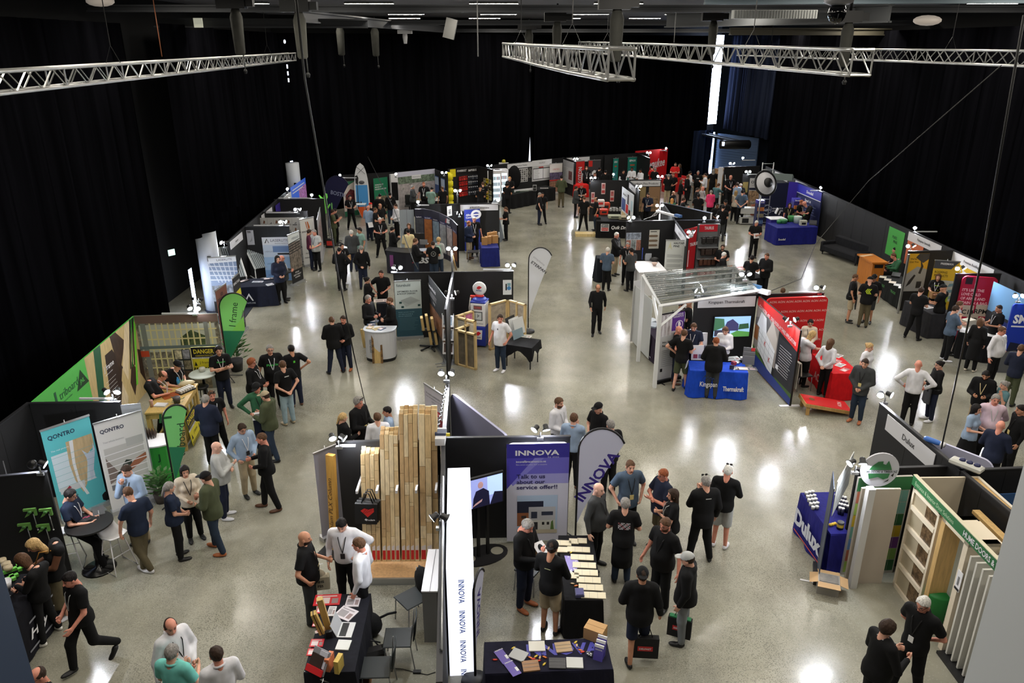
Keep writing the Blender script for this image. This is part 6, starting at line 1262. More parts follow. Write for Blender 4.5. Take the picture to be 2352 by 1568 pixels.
lp(1816,738,(70,25),(-60,20),0,'spotlight pair on top of the COVERTEK fabric wall');lp(1712,633,(0,25),(30,30),0,'spotlight pair above the far edge of the clear roof',z=2.9);it('power_box',1746,672,2.3,-50,'blue and white power box at the corner above the COVERTEK wall','power board',lambda m:[m.bx(-.3,-.08,0,.3,.08,.12,wt),m.bx(-.35,-.06,.1,0,.06,.2,cc(70,130,190))])
bo(W(1717,645,2.2),W(1738,644,2.2),.3,2.2,(206,206,208),'white board behind the right end of the clear roof',None,'display_board','board')
wa(W(1750,677),W(1893,674),'black partition behind the red AON backdrop')
def daon(g,L,H):
 for j in rg(7):
  for i in rg(8):
   x=L*(.04+.135*i+(.065 if j%2 else 0));
   if x<L*.93:g.tx('AON',x,H*(.93-.14*j),H*.032,cc(236,180,176),'l',.02,wd=.22)
bo(W(1762,685,2.2),W(1903,680,2.2),.02,2.2,(206,24,30),'red backdrop with rounded corners covered in repeated AON lettering',daon,'backdrop','backdrop',th=.08,rnd=.15)
lp(1883,664,(0,12),(70,10),-.9,'bright spotlight pair above the right end of the AON backdrop')
def drd(g,L,H):g.tx('AON',L*.3,H*.3,H*.3,cc(240,190,190),'l',.02,wd=.6)
ta_(P(1866,812,.8),P(1913,858,.8),.75,.8,(206,22,30),'red cloth table lettered AON with leaflets laid out',drd,flare=.03,slip=.0)
for k,(px,py)in en(((1925,817),(1921,830),(1930,838),(1940,849))):sh_(px,py,.8,40,.3,.2,((216,216,216),(226,150,150),(226,226,226),(200,60,60))[k],'%s on the red AON table'%('white leaflet at the far end','pink leaflets in the middle','white leaflet in the middle','red case at the near end')[k])
q=P(1895,940,.15);R=em('game_board',T(*P(1894,932,.15),0,-4),'red bean bag toss board lettered AON on a raised timber frame','game');tw3=wo(190,150,90);TM=TL((0,0,.16))@RY(9);m=MB();m.bx(-.62,-.32,0,.62,.32,.09,tw3,X=TM);m.bd('frame',R);m=MB();m.bx(-.60,-.30,.09,.60,.30,.10,cc(214,30,34),X=TM);m.bd('panel',R)
m=MB();m.lh_([(.075,.101),(.075,.104)],cc(120,90,50),16,X=TM@TL((-.36,.05,0)),smooth=False);m.tx('AON',.42,.0,.11,cc(240,200,200),'c',.02,y=.104,flat=True,rot=75,X=TM);m.bd('print',R)
for s in(-1,1):m=MB();m.bx(-.52,s*.26-.025,0,-.44,s*.26+.025,.25,tw3,X=TL((-.03,0,-.0)));m.bd('leg',R)
q=P(1850,880,.5);
def coat_chair(px,py,rz,la,coat=(196,190,180)):
 q=P(px,py,.8);R=em('chair',T(q[0],q[1],0,rz),la,'chair');m=MB();m.bx(-.22,-.22,.43,.22,.22,.47,bk,bev=.015);m.bd('seat',R);m=MB();m.bx(-.22,.2,.5,.22,.24,.85,bk,bev=.015);m.bd('backrest',R)
 for a in(-1,1):
  for b in(-1,1):m=MB();m.tu([(a*.2,b*.19,.45),(a*.21,b*.21,0)],.011,METAL());m.bd('leg',R)
 m=MB();c=mat(coat,.85,kd='cloth');m.add([(-.27,.16,.5),(.27,.16,.5),(.25,.2,.88),(-.25,.2,.88),(-.25,.28,.88),(.25,.28,.88),(.30,.33,.18),(-.28,.31,.12)],[(0,1,2,3),(3,2,5,4),(4,5,6,7)],c);o=m.bd('coat',R);md=o.modifiers.new('s','SOLIDIFY');md.thickness=.03;return R
coat_chair(1846,832,100,'chair draped in a cream coat at the corner of the red AON table')
it('blue_bag',1930,908,.05,0,'small crumpled dark blue bag on the floor under the red AON table','bag',lambda m:m.ell((0,0,0),(.22,.12,.06),cc(40,50,90)))
wa((15.6,40.8),(15.95,22.0),'black back wall along the right row of stands')
def sgn(y0,y1,t,lb):A=(15.28,y0);B=(15.45,y1);hd_(A,B,t,lb,.34)
sgn(29.0,26.9,'Pukepine Sawmills','white fascia board lettered Pukepine Sawmills on the right row');sgn(25.9,23.7,'Freeman Roofing','white fascia board lettered Freeman Roofing on the right row')
bo((15.2,30.4),(15.25,29.2),.9,2.05,(70,170,70),'green poster at the far end of the Pukepine stand',lambda g,L,H:[g.tx('PUKE',L*.3,H*.65,H*.1,cc(20,70,30),'l',.02),g.tx('PINE',L*.4,H*.5,H*.1,cc(20,70,30),'l',.02)],'poster','poster');bo((15.25,28.9),(15.3,27.8),.9,1.85,(206,110,70),'orange poster beside the green poster on the right row',None,'poster','poster')
lp(2101,526,(0,20),None,.9,'bright spotlight at the far end of the right row');lp(2092,568,(10,10),(60,40),0,'spotlight pair above the yellow map poster');lp(2206,620,(10,10),(60,40),0,'spotlight pair above the pink-red banner');lp(2340,683,(10,20),(-30,20),0,'spotlight pair above the blue SM banner at the right edge')
wa(W(2087,578),W(2190,576),'black partition behind the yellow map poster');
def dnz(g,L,H):g.pg([(0,H*.45),(L*.5,H*.66),(L,H*.58),(L,0),(0,0)],-.003,cc(150,152,156));g.pg([(L*.35,H*.9),(L*.75,H*.75),(L,H*.85),(L,H),(L*.5,H)],-.004,cc(50,50,56));g.tx("We've",L*.08,H*.84,H*.05,cc(60,50,20),'l',.01);g.tx('Got You',L*.08,H*.76,H*.05,cc(60,50,20),'l',.01);g.pg([(L*.1,H*.12),(L*.3,H*.2),(L*.5,H*.42),(L*.42,H*.45),(L*.2,H*.28)],-.005,cc(30,30,34));g.pg([(L*.6,H*.48),(L*.72,H*.46),(L*.8,H*.66),(L*.6,H*.85),(L*.68,H*.66)],-.005,cc(30,30,34));g.rc(L*.6,H*.08,L*.85,H*.26,cc(40,40,44),-.005)
bo(W(2089,580),W(2136,579),.75,2.15,(206,160,40),'yellow poster with a dark country map',dnz,'poster','poster')
def dfr2(g,L,H):g.rc(0,H*.86,L,H,cc(70,72,78));g.pg([(L*.7,H*.86),(L,H*.86),(L,H)],-.004,cc(216,176,50));g.tx('FREEMAN',L*.25,H*.93,H*.035,wt,'l',.02,wd=L*.5);g.tx('ROOFING',L*.08,H*.78,H*.04,cc(90,76,30),'l',.01,wd=L*.5);g.tx('PRODUCTS',L*.08,H*.72,H*.04,cc(90,76,30),'l',.01,wd=L*.55);g.rc(L*.03,H*.3,L*.97,H*.66,cc(196,194,184),-.004);[g.pg([(L*(.1+.3*i),H*(.33+.11*j)),(L*(.3+.3*i),H*(.35+.11*j)),(L*(.3+.3*i),H*(.40+.11*j)),(L*(.15+.3*i),H*(.39+.11*j))],-.006,cc(120,150,160))for i in rg(3)for j in rg(3)]
ru((2148,597),(2206,601),2.15,(216,176,50),'yellow and white ROOFING PRODUCTS roll-up banner behind the long-haired staff member',dfr2)
bo((15.3,25.7),(15.4,23.9),.6,1.85,(216,176,50),'yellow and white Freeman poster behind the pink-red banner',lambda g,L,H:g.pg([(L*.4,0),(L,0),(L,H*.6),(L*.6,H*.8),(L*.3,H*.9)],-.004,wt),'poster','poster')
wa(W(2196,630),W(2300,630),'black partition behind the pink-red banner')
def dpk(g,L,H):
 g.rc(L*.1,H*.88,L*.3,H*.98,cc(40,20,30));
 for k,t in en(("IT'S LIKE THE",'LOVE CHILD','OF ARNIE AND','USAIN IN A BAG.')):g.tx(t,L*.06,H*(.77-.065*k),H*.045,cc(236,180,190),'l',.03,wd=L*(.62,.54,.70,.80)[k])
 for(u,v,t)in((.18,.38,'C14'),(.55,.40,'RPM'),(.36,.26,'MP')):g.rc(L*u,H*v,L*(u+.32),H*(v+.18),cc(186,170,156),-.004-.001*u);g.tx(t,L*(u+.16),H*(v+.04),H*.07,bk,'c',.02,y=-.009)
bo(W(2212,633,2.2),W(2294,638,2.2),.02,2.2,(170,20,56),"pink-red banner with rounded corners lettered IT'S LIKE THE LOVE CHILD OF ARNIE AND USAIN IN A BAG",dpk,'backdrop','backdrop',th=.06,rnd=.15)
def dsm(g,L,H):g.tx('SMITH',L*.12,H*.72,H*.13,wt,'l',.04,wd=L*1.0);g.rc(L*.1,H*.67,L,H*.69,wt);g.pg([(0,0),(L,0),(L,H*.4),(L*.2,H*.45)],-.004,cc(14,20,50));g.pg([(L*.4+.5*cos(t),.2+.5*sin(t))for t in[tau*j/16 for j in rg(16)]],-.006,cc(90,92,96))
bo(W(2327,697,2.15),W(2400,700,2.15),.02,2.15,(20,50,160),'blue banner with white SM lettering cut off by the right edge',dsm,'backdrop','backdrop',th=.05,rnd=.1)
bo((15.2,23.2),(15.3,20.0),.1,2.15,(110,160,206),'blue truck picture on the right wall cut off by the right edge',lambda g,L,H:[g.rc(0,0,L,H*.55,cc(44,50,60)),g.rc(L*.2,H*.3,L,H*.5,cc(30,50,120),-.004)],'poster','poster')
ow=mat((196,118,44),.4,kd='wood');a=P(1972,583,1.1);b=P(2005,602,1.1);X,L=fr(a,b);R=em('timber_counter',X,'orange timber counter at the far end of the right row','counter');c=P(2036,601,1.1);D=hypot(c[0]-b[0],c[1]-b[1]);m=MB();m.bx(0.04,0.04,0,L-.04,D-.04,1.04,ow);m.bd('body',R);m=MB();m.bx(-.04,-.04,1.04,L+.04,D+.04,1.1,ow);m.bd('top',R);m=MB();m.bx(L-.035,D*.2,.85,L-.03,D*.8,.98,bk);m.bd('slot',R)
it('papers',1990,587,1.1,20,'spread of pale papers on the orange timber counter','papers',lambda m:[m.bx(-.3+.15*k,-.08,.004*k,-.14+.15*k,.1,.004*k+.003,cc(226,190,150))for k in rg(4)])
def dgt(g,L,H):g.tx('TRADE',L*.12,H*.6,H*.12,cc(60,130,60),'l',.02,wd=.4);g.tx('TRADE',L*.6,H*.6,H*.12,cc(60,130,60),'l',.02,wd=.4)
ta_(P(2020,632,.78),P(2072,665,.78),.8,.78,(18,20,20),'black cloth table of magazines in front of the yellow map poster',dgt,flare=.02)
for k in rg(5):sh_(2028+11*k,636+6*k,.78,60,.3,.24,((210,204,190),(196,190,180),(220,206,190),(200,200,196),(216,212,206))[k],'pale magazine on the black table, %s from the far end'%('first','second','third','fourth','fifth')[k],'magazine','magazine','magazines on the black table')
it('black_case',2058,633,.78,60,'black case behind the magazines','case',lambda m:m.bx(-.3,-.15,0,.3,.15,.06,bk));it('post',2077,640,1.3,0,'silver edge post of the partition beside the magazine table','post',lambda m:m.bx(-.03,-.03,-1.3,.03,.03,.9,METAL()))
ta_(P(2078,690,.85),P(2140,722,.85),.8,.85,(44,44,48),'dark grey cloth counter at the Freeman stand',flare=.04);sh_(2130,705,.85,20,.35,.3,(216,216,216),'white papers on the dark grey counter');it('brown_bag',2148,684,.85,0,'brown paper bag on the dark grey counter','bag',lambda m:m.bx(-.18,-.1,0,.18,.1,.22,cc(150,110,70)))
ta_(P(2204,762,.85),P(2290,775,.85),.8,.85,(20,20,22),'black cloth table with a white top in front of the pink-red banner',tp=(206,206,206));it('cream_box',2222,747,.85,20,'cream carton on the white-topped table by the pink-red banner','box',lambda m:m.bx(-.2,-.12,0,.2,.12,.2,cc(190,186,170)));
X=em('sofa',T(*P(1942,575,.4),0,-72),'dark sofa against the right drape','sofa');m=MB();sm=cl(26,27,32);m.bx(-1.1,-.4,.15,1.1,.4,.45,sm,bev=.05);m.bd('seat',X);m=MB();m.bx(-1.1,.3,.3,1.1,.5,.85,sm,bev=.05);m.bd('backrest',X);m=MB();m.bx(-1.2,-.4,.1,-1.05,.45,.6,sm,bev=.04);m.bx(1.05,-.4,.1,1.2,.45,.6,sm,bev=.04);m.bd('armrest',X);m=MB();[m.bx(x,y,0,x+.04,y+.04,.15,bk)for x in(-1.1,1.06)for y in(-.35,.35)];m.bd('legs',X)
wa(W(1664,384),W(1745,382),'black partition with a white end beside the stepladder');m=MB();q=W(1659,384);m.bx(-.2,0,0,.06,.06,PH,WHITE());tag(m.bd('end_panel',None,TL((*q,0))),'white end panel of the partition behind the crowd','panel')
wa(W(1707,401),W(1746,400),'black partition carrying the OHT banner');wa((15.4,47.2),(15.6,40.8),'black back wall behind the white dish')
lp(1706,364,(10,20),None,.8,'bright spotlight at the far right corner of the hall');lp(1681,377,(10,20),(50,30),0,'spotlight pair above the white end panel');lp(1718,396,(20,20),(-20,10),.5,'spotlight pair above the OHT banner');lp(1756,416,(0,20),(30,30),.6,'bright spotlight under the white dish');lp(1885,433,(-20,20),None,-.5,'spotlight at the right end of the blue wall')
def doh(g,L,H):g.tx('OHT',L*.1,H*.86,H*.07,bk,'l',.02,wd=L*.7);g.ls(L*.2,H*.80,L*.9,1,.1,gy);g.rc(0,H*.68,L,H*.74,cc(30,36,60));g.rc(0,H*.1,L,H*.66,ph(170,140,110),-.002)
bo(P(1723,409,2.15),P(1751,409,2.15),.1,2.15,(206,206,206),'white OHT banner over a picture of parcels',doh,'banner','banner');bo(P(1707,415,1.8),P(1719,415,1.8),1.2,1.8,(150,130,70),'small gold framed poster left of the OHT banner',None,'poster','poster')
q=W(1759,414,2.9);R=em('satellite_dish',T(q[0],q[1],0,20),'large white dish with a black centre above the navy stand','dish');m=MB();XD=TL((0,0,2.75))@RX(70);m.lh_([(.02,.22),(.25,.2),(.42,.1),(.60,0),(.62,.0),(.62,-.03),(.42,.06)][::-1],mat((200,200,206),.4),24,X=XD);m.bd('bowl',R);m=MB();m.lh_([(.62,-.02),(.65,-.02),(.65,.03),(.62,.03)],bk,24,X=XD);m.lh_([(.02,.3),(.22,.28),(.24,.2)],bk,16,X=XD);m.bd('rim',R);m=MB();m.tu([(0,.25,0),(0,.25,2.6)],.04,METAL());m.bd('mast',R)
m=MB();
for s in(-.28,.28):m.tu([(s,0,0),(s,.1,3.55)],.03,METAL())
for k in rg(12):m.tu([(-.28,.01,.3*k+.2),(.28,.01,.3*k+.2)],.015,METAL())
q=W(1765,385,3.3);tag(m.bd('ladder',None,T(q[0],q[1],0,0)),'tall aluminium ladder sticking up behind the white dish','ladder')
hd_((15.2,44.8),(15.3,42.9),'Taimaire','white fascia board above the white dish on the right row');hd_((15.25,42.2),(15.35,40.0),'Seismic','white fascia board beyond the clear roof model on the right row')
it('roof_model',1786,410,2.3,-25,'model of clear roofing sheets on top of the navy stand','model',lambda m:[m.bx(-.8,-.5+.1*k,.0,.8,-.44+.1*k,.35-.03*k,mat((150,164,160),.3,a=.6))for k in rg(8)])
sA,sB=W(1752,421),W(1812,420)
def dad(g,L,H):
 for k in rg(6):a0,a1=tau*k/6,tau*(k+1)/6;g.pg([(L*.28+.28*sin(a0),H*.36+.28*cos(a0)),(L*.28+.28*sin(a1),H*.36+.28*cos(a1)),(L*.28+.25*sin(a1),H*.36+.25*cos(a1)),(L*.28+.25*sin(a0),H*.36+.25*cos(a0))][::-1],-.005,cc(170,176,200))
 g.tx('ADMIL',L*.28,H*.34,H*.045,cc(190,196,216),'c',.02);g.tx('SEALANCE &',L*.48,H*.37,H*.035,wt,'l',.02,wd=L*.42);g.tx('ADHESIVES',L*.48,H*.31,H*.035,wt,'l',.02,wd=L*.42)
X,L=fr(sA,sB);R=em('navy_wall',X,'dark navy wall with a white hexagon emblem','partition');m=MB();m.bx(0,0,0,L,.06,PH,cc(22,26,50));m.bd('panel',R);g=MB();dad(g,L,PH);g.bd('print',R)
X,L=fr(W(1812,420),W(1833,421));m=MB();m.bx(0,0,0,L,.06,PH+.05,cc(50,32,150));tag(m.bd('purple_wall',None,X),'plain purple wall section between the navy wall and the blue wall','partition')
def dso(g,L,H):g.rc(0,H*.80,L,H,cc(50,50,170));g.rc(0,H*.79,L,H*.805,wt,-.004);g.tx('Soudal',L*.40,H*.86,H*.07,wt,'l',.03,wd=L*.28);g.rc(L*.08,H*.50,L*.2,H*.72,cc(90,96,120));g.tx('Seal it',L*.38,H*.67,H*.06,wt,'l',.02,wd=L*.25);g.ls(L*.3,H*.6,L*.9,4,H*.06,cc(120,130,160),.03)
X,L=fr(W(1833,421),W(1888,443));R=em('blue_wall',X,'blue stand wall with a white band and lettering at the right drape','partition');m=MB();m.bx(0,0,0,L,.06,PH+.05,cc(34,40,84));m.bd('panel',R);g=MB();dso(g,L,PH);g.bd('print',R)
for k,(px,py,lb)in en(((1746,466,'navy product shelf tower at the left end of the navy wall'),(1829,462,'purple product shelf tower beside the dark-haired staff member'))):
 q=P(px,py,1.6);R=em('shelf_tower',(q[0],q[1],0),lb,'shelving');m=MB();m.bx(-.18,-.2,0,.18,.2,1.6,cc(44,40,110)if k else cc(34,40,84));m.bd('cabinet',R);m=MB()
 for i in rg(4):
  for j in rg(4):m.bx(-.16+.085*j,-.26,.25+.33*i,-.10+.085*j,-.2,.43+.33*i,cc(*(((180,60,60),(90,120,160),(150,140,110),(200,120,60))[i])))
 m.bd('products',R);m=MB();m.bx(-.18,-.21,1.6,.18,.21,1.75,cc(50,46,150));m.tx('Soudal',0,1.64,.08,wt,'c',.02,y=-.22);m.bd('header',R)
a,b=P(1786,524,.85),P(1879,521,.85);ta_(a,b,1.2,.85,(26,30,120),'blue cloth counter crowded with green tubs at the blue stand',lambda g,L,H:g.tx('Soudal',L*.04,H*.3,H*.12,wt,'l',.02),flare=.03)
for k,(px,py,c,r_,h_)in en(((1798,512,(60,130,80),.22,.16),(1818,508,(70,150,84),.2,.26),(1831,512,(190,206,200),.2,.32),(1789,513,(60,140,84),.12,.12),(1848,504,(120,160,110),.1,.26))):it('tub',px,py,.85,0,'%s tub on the blue counter'%('wide green','tall green','large pale','small green','slim green and white')[k],'tub',lambda m:m.lh_([(r_*.85,0),(r_,h_),(r_*.95,h_+.02),(.02,h_+.02)],cc(*c),14),'tubs on the blue counter')
it('black_laptop',1867,516,.85,-20,'dark laptop at the right end of the blue counter','laptop',lambda m:[m.bx(-.17,-.12,0,.17,.12,.02,bk),m.bx(-.17,.11,0,.17,.13,.24,cc(60,60,70),X=RX(-20))]);it('white_carton',1844,517,.85,0,'small white carton with a picture on the blue counter','box',lambda m:[m.bx(-.16,-.1,0,.16,.1,.24,cc(196,196,180)),m.bx(-.1,-.105,.05,.1,-.1,.15,bk)])
q=P(1783,500,1.0);R=em('plinth',T(q[0],q[1],0,5),'purple-blue plinth with a white top left of the blue counter','plinth');m=MB();m.bx(-.38,-.3,0,.38,.3,.97,cc(48,40,140));m.tx('Soudal',-.3,.12,.1,wt,'l',.02,y=-.305);m.bd('body',R);m=MB();m.bx(-.42,-.34,.97,.42,.34,1.0,wt);m.bd('top',R);it('small_brochure_rack',1785,492,1.0,0,'small black and white leaflet rack on the white-topped plinth','stand',lambda m:[m.bx(-.12+.08*k,-.1,0,-.08+.08*k,.12,.3-.06*k,bk if k%2 else wt,X=RY(20))for k in rg(4)])
m=MB();q=P(1730,508,.0);m.lh_([(.20,0),(.2,1.05),(.17,1.06)],mat((150,74,40),.4,kd='wood'),14);tag(m.bd('timber_column',None,T(q[0],q[1],0)),'reddish timber pedestal in front of the OHT banner','pedestal');it('scrap_display',1730,468,1.06,0,'pile of small metal pieces on the reddish timber pedestal','display',lambda m:[m.ell((.12*cos(k),.12*sin(k*2),.06),(.07,.05,.08),cc(120,110,100),6)for k in rg(5)])
it('machine_rack',1727,495,.5,0,'white wheeled machine rack behind the reddish pedestal','rack',lambda m:[m.bx(-.6,0,-.45,.6,.5,-.1,cc(190,190,186)),m.bx(-.6,0,.1,.6,.5,.4,cc(190,190,186)),m.bx(-.5,-.01,-.4,-.15,0,-.15,bk),m.bx(.15,-.01,-.4,.5,0,-.15,bk)])
q=P(1676,466,0);R=em('stepladder',T(q[0]-.35,q[1]-.2,0,25),'aluminium stepladder leaning beside the crowd','ladder');m=MB()
for s in(-.25,.25):m.tu([(s,-.55,0),(s*.8,.1,2.1)],.025,METAL());m.tu([(s,.7,0),(s*.8,.12,2.1)],.02,METAL())
for k in rg(6):m.bx(-.24,-.5+.1*k,.3*k+.28,.24,-.38+.1*k,.3*k+.31,METAL())
m.bd('frame',R)
wa(W(953,471),W(1051,469),'black partition behind the curved IBS backdrop');wa(W(1051,469),W(1147,467),'black partition under the Allied Concrete board')
hd_(W(1057,470),W(1144,468),'Allied Concrete','white fascia board lettered Allied Concrete',.28)
lp(960,466,(0,15),None,.5,'bright spotlight above the left end of the curved IBS backdrop');lp(1051,440,(0,15),(30,20),0,'bright spotlight pair on the mast above the IBS corner',z=2.95);lp(1144,462,(0,12),None,-.3,'spotlight at the right end of the Allied Concrete board');lp(1055,491,(80,10),(-80,10),0,'spotlight pair low on the mast above the IBS corner',z=1.95)
m=MB();q=W(1051,469);m.tu([(0,0,2.2),(0,0,2.9)],.03,METAL());tag(m.bd('lamp_mast',None,TL((q[0],q[1],0))),'silver lamp mast at the IBS corner','mast')
R=em('curved_backdrop',(0,0,0),'curved navy IBS exhibition backdrop with tall picture panels','backdrop');pts=[W(*p)for p in((952,476),(972,475.5),(992,477),(1008,480),(1024,485),(1038,491),(1049,500))]
m=MB();pn=[(60,62,70),(150,90,44),(120,140,156),(150,154,160),(160,150,150),(140,84,50)]
hh=(2.14,2.14,2.1,2.05,2.0,1.95,1.9)
for k in rg(6):
 A,B=pts[k],pts[k+1];X,L=fr(A,B);m.add([(0,0,0),(L,0,0),(L,0,hh[k+1]),(0,0,hh[k])],[(0,1,2,3)],cc(34,34,52),X=X);m.add([(0,.05,0),(L,.05,0),(L,.05,hh[k+1]),(0,.05,hh[k])],[(3,2,1,0)],cc(40,40,50),X=X);m.add([(0,0,hh[k]),(L,0,hh[k+1]),(L,.05,hh[k+1]),(0,.05,hh[k])],[(0,1,2,3)],cc(70,70,80),X=X)
m.bd('frame',R)
m=MB()
for k in rg(6):
 A,B=pts[k],pts[k+1];X,L=fr(A,B);tp=hh[k+1]-.42;m.pg([(L*.06,.25),(L*.94,.25),(L*.94,tp),(L*.06,tp)],-.006,mat(pn[k],.5,kd='mottle'),0,X);m.pg([(L*.06,tp),(L*.94,tp),(L*.94,tp+.12),(L*.06,tp+.12)],-.008,cc(40,42,90)if k%2 else cc(24,26,60),0,X);m.tx(('Rafters','Fire Control','Building Wrap','Tapes','Boards','Acoustic')[k],L*.15,tp+.03,.06,wt,'l',.01,wd=L*.6,y=-.012,X=X)
X,L=fr(pts[4],pts[5]);m.tx('IBS',L*.1,1.72,.2,wt,'l',.04,shear=.2,y=-.014,X=X);m.pg([(-.1,1.70),(.08,1.70),(.14,1.9),(.0,1.9)],-.013,cc(150,50,60),0,X);m.bd('print',R)
bo(W(1026,472),W(1037,470),1.72,2.18,(196,196,190),'small white plate lettered IBS behind the curved backdrop',lambda g,L,H:g.tx('IBS',L*.75,H*.2,H*.3,bk,'l',.02,rot=90),'sign')
X0,L0=fr(W(917,479),W(951,478));bo(W(917,482,2.0),W(950,481,2.0),.05,2.0,(150,158,164),'plain grey-blue double panel left of the curved IBS backdrop',lambda g,L,H:g.rc(L*.5-.01,0,L*.5+.01,H,gy),'display_board','board')
q=P(948,572,1.0);R=em('curved_counter',T(q[0],q[1],0,-4),'curved navy IBS counter with a laptop','counter');ol2=[(-1.1+2.2*i/12,-.25-.35*sin(pi*i/12))for i in rg(13)]+[(1.1-2.2*i/12,.35-.2*sin(pi*i/12))for i in rg(13)];m=MB();m.prism(ol2,.0,.96,cc(26,26,40));m.bd('body',R);m=MB();m.prism([(x*1.04,y*1.06)for x,y in ol2],.96,1.0,cc(18,18,22));m.bd('top',R);m=MB();m.tx('IBS',.25,.55,.26,wt,'l',.04,shear=.2,y=-.60,wd=.55);m.pg([(.06,.55),(.2,.55),(.28,.8),(.2,.8)],-.6,cc(150,50,60));m.pg([(-.9,.35),(-.75,.35),(-.75,.85),(-.9,.85)],-.48,cc(120,60,120));m.bd('print',R)
laptop(975,560,1.0,175,'silver laptop on the curved IBS counter',(150,152,156),(150,152,156));it('monitor',962,552,1.0,0,'black screen on the curved IBS counter','screen',lambda m:m.bx(-.25,0,0,.25,.03,.32,bk))
def dae(g,L,H):g.tx('Allied',L*.1,H*.84,H*.045,wt,'l',.02);g.tx('Concrete',L*.1,H*.78,H*.045,wt,'l',.02);g.pg([(L*.75+.26*cos(t),H*.86+.22*sin(t))for t in[tau*j/16 for j in rg(16)]],-.004,wt);g.pg([(L*.75+.15*cos(t),H*.86+.11*sin(t))for t in[tau*j/16 for j in rg(16)]],-.005,cc(44,60,150));g.rc(L*.55,H*.84,L*.97,H*.875,wt,-.006);g.pg([(L*.6,H*.5),(L*.97,H*.5),(L*.97,H*.66),(L*.6,H*.64)],-.004,wt);g.rc(L*.05,H*.70,L*.12,H*.73,cc(140,180,60))
ru((1066,481),(1102,478),2.05,(44,60,150),'blue Allied roll-up banner with a huge white letter e',dae)
ta_(P(1106,570,.85),P(1146,569,.85),1.1,.85,(30,38,110),'blue cloth table stacked with brown paper bags',sd_=None,flare=.03)
for k,(px,py)in en(((1113,562),(1121,560),(1130,558),(1137,558),(1126,551),(1135,549))):
 R=it('paper_bag',px,py,.85,6*k,'brown paper bag on the blue table, %s'%('front left','front, second from left','front, third from left','front right','back left','back right')[k],'bag',lambda m:[m.bx(-.13,-.06,0,.13,.06,.34,mat((176,130,76),.7)),m.tu([(-.05,0,.34),(0,0,.42),(.05,0,.34)],.006,mat((176,130,76),.7),4)],'brown paper bags on the blue table')
it('bottles',1141,545,.85,0,'white small bottles behind the paper bags','bottle',lambda m:[m.lh_([(.03,0),(.03,.2),(.015,.25)],wt,8,X=TL((-.2+.1*k,0,0)))for k in rg(4)])
X=em('stool',(*P(1087,577,.45),0),'grey low stool between the two men at the Allied stand','stool');m=MB();m.bx(-.25,-.2,.42,.25,.2,.46,cc(60,60,64));m.bd('seat',X);m=MB();[m.tu([(a*.2,b*.15,.42),(a*.24,b*.2,0)],.014,METAL())for a in(-1,1)for b in(-1,1)];m.bd('legs',X)
m=MB();X,L=fr(P(1150,475,2.0),P(1156,590,0));q=P(1150,560,0);m.bx(0,0,0,.9,.03,2.0,cc(120,130,140));tag(m.bd('leaning_panel',None,T(q[0],q[1]+.3,0,80)@RX(-12)),'grey panel leaning edge-on at the right end of the Allied stand','panel')
wa(W(903,628),W(1039,626),'black partition behind the futurebuild banner');wa(W(1039,626),W(1179,624),'black partition behind the fuel pump');A1=W(1039,626);wa((A1[0],A1[1]),(A1[0]+.05,20.2),'black spine partition between the futurebuild banner and the fuel pump',rail=True)
lp(912,618,(-20,40),(20,15),-.2,'spotlight pair at the left end of the futurebuild partition');lp(1173,612,(10,20),(-30,30),-.9,'spotlight pair at the right end of the fuel pump partition');lp(1038,574,(0,15),(20,20),0,'very bright spotlight pair on the mast behind the futurebuild stand',z=2.95,w1=1.5);lp(1038,676,(80,15),(-80,15),0,'ring spotlight pair on the spine partition above the magazine rack');
m=MB();m.tu([(0,0,2.2),(0,0,2.95)],.03,METAL());m.tu([(.1,.4,2.2),(.02,0,2.8)],.025,cc(200,160,100));tag(m.bd('lamp_mast',None,TL((A1[0],A1[1]-.0,0))),'silver lamp mast at the junction of the futurebuild partitions','mast')
def dfb(g,L,H):
 g.rc(0,0,L,H*.50,cc(44,84,100),-.002);g.tx('futurebuild',L*.08,H*.90,H*.05,cc(70,90,96),'l',.01,wd=L*.52);g.tx('OPTIMISED FLOOR',L*.09,H*.80,H*.028,cc(50,60,64),'l',.02,wd=L*.78);g.tx('& ROOF DESIGN',L*.09,H*.76,H*.028,cc(50,60,64),'l',.02,wd=L*.68)
 g.pg([(L*.2,H*.66),(L*.6,H*.72),(L*.95,H*.64),(L*.4,H*.54)],-.004,cc(176,186,186))
 for k in rg(6):g.pg([(L*(.22+.05*k),H*(.65-.012*k)),(L*(.6+.05*k),H*(.71-.012*k)),(L*(.61+.05*k),H*(.71-.012*k)),(L*(.23+.05*k),H*(.648-.012*k))],-.006,cc(90,96,100))
 for(u,v)in((.15,.6),(.22,.52),(.85,.54)):g.rc(L*u,H*v,L*(u+.1),H*(v+.035),cc(30,70,70),-.008)
 for k,t in en(('MAKE QUICK WORK','OF MID-FLOOR &','ROOF DESIGNS')):g.tx(t,L*.1,H*(.43-.035*k),H*.022,cc(130,170,184),'l',.0,wd=L*(.62,.55,.5)[k])
 g.ls(L*.12,H*.33,L*.85,9,H*.026,cc(110,150,164),.006)
ru((905,646),(966,643),2.0,(200,212,212),'pale and teal futurebuild roll-up banner',dfb)
bo((A1[0]-.5,23.1),(A1[0]-.1,22.2),.8,1.9,(130,150,180),'blue picture board leaning at the spine partition, seen edge-on',lambda g,L,H:g.rc(L*.1,H*.1,L*.9,H*.5,ph(90,120,150)),'poster','poster')
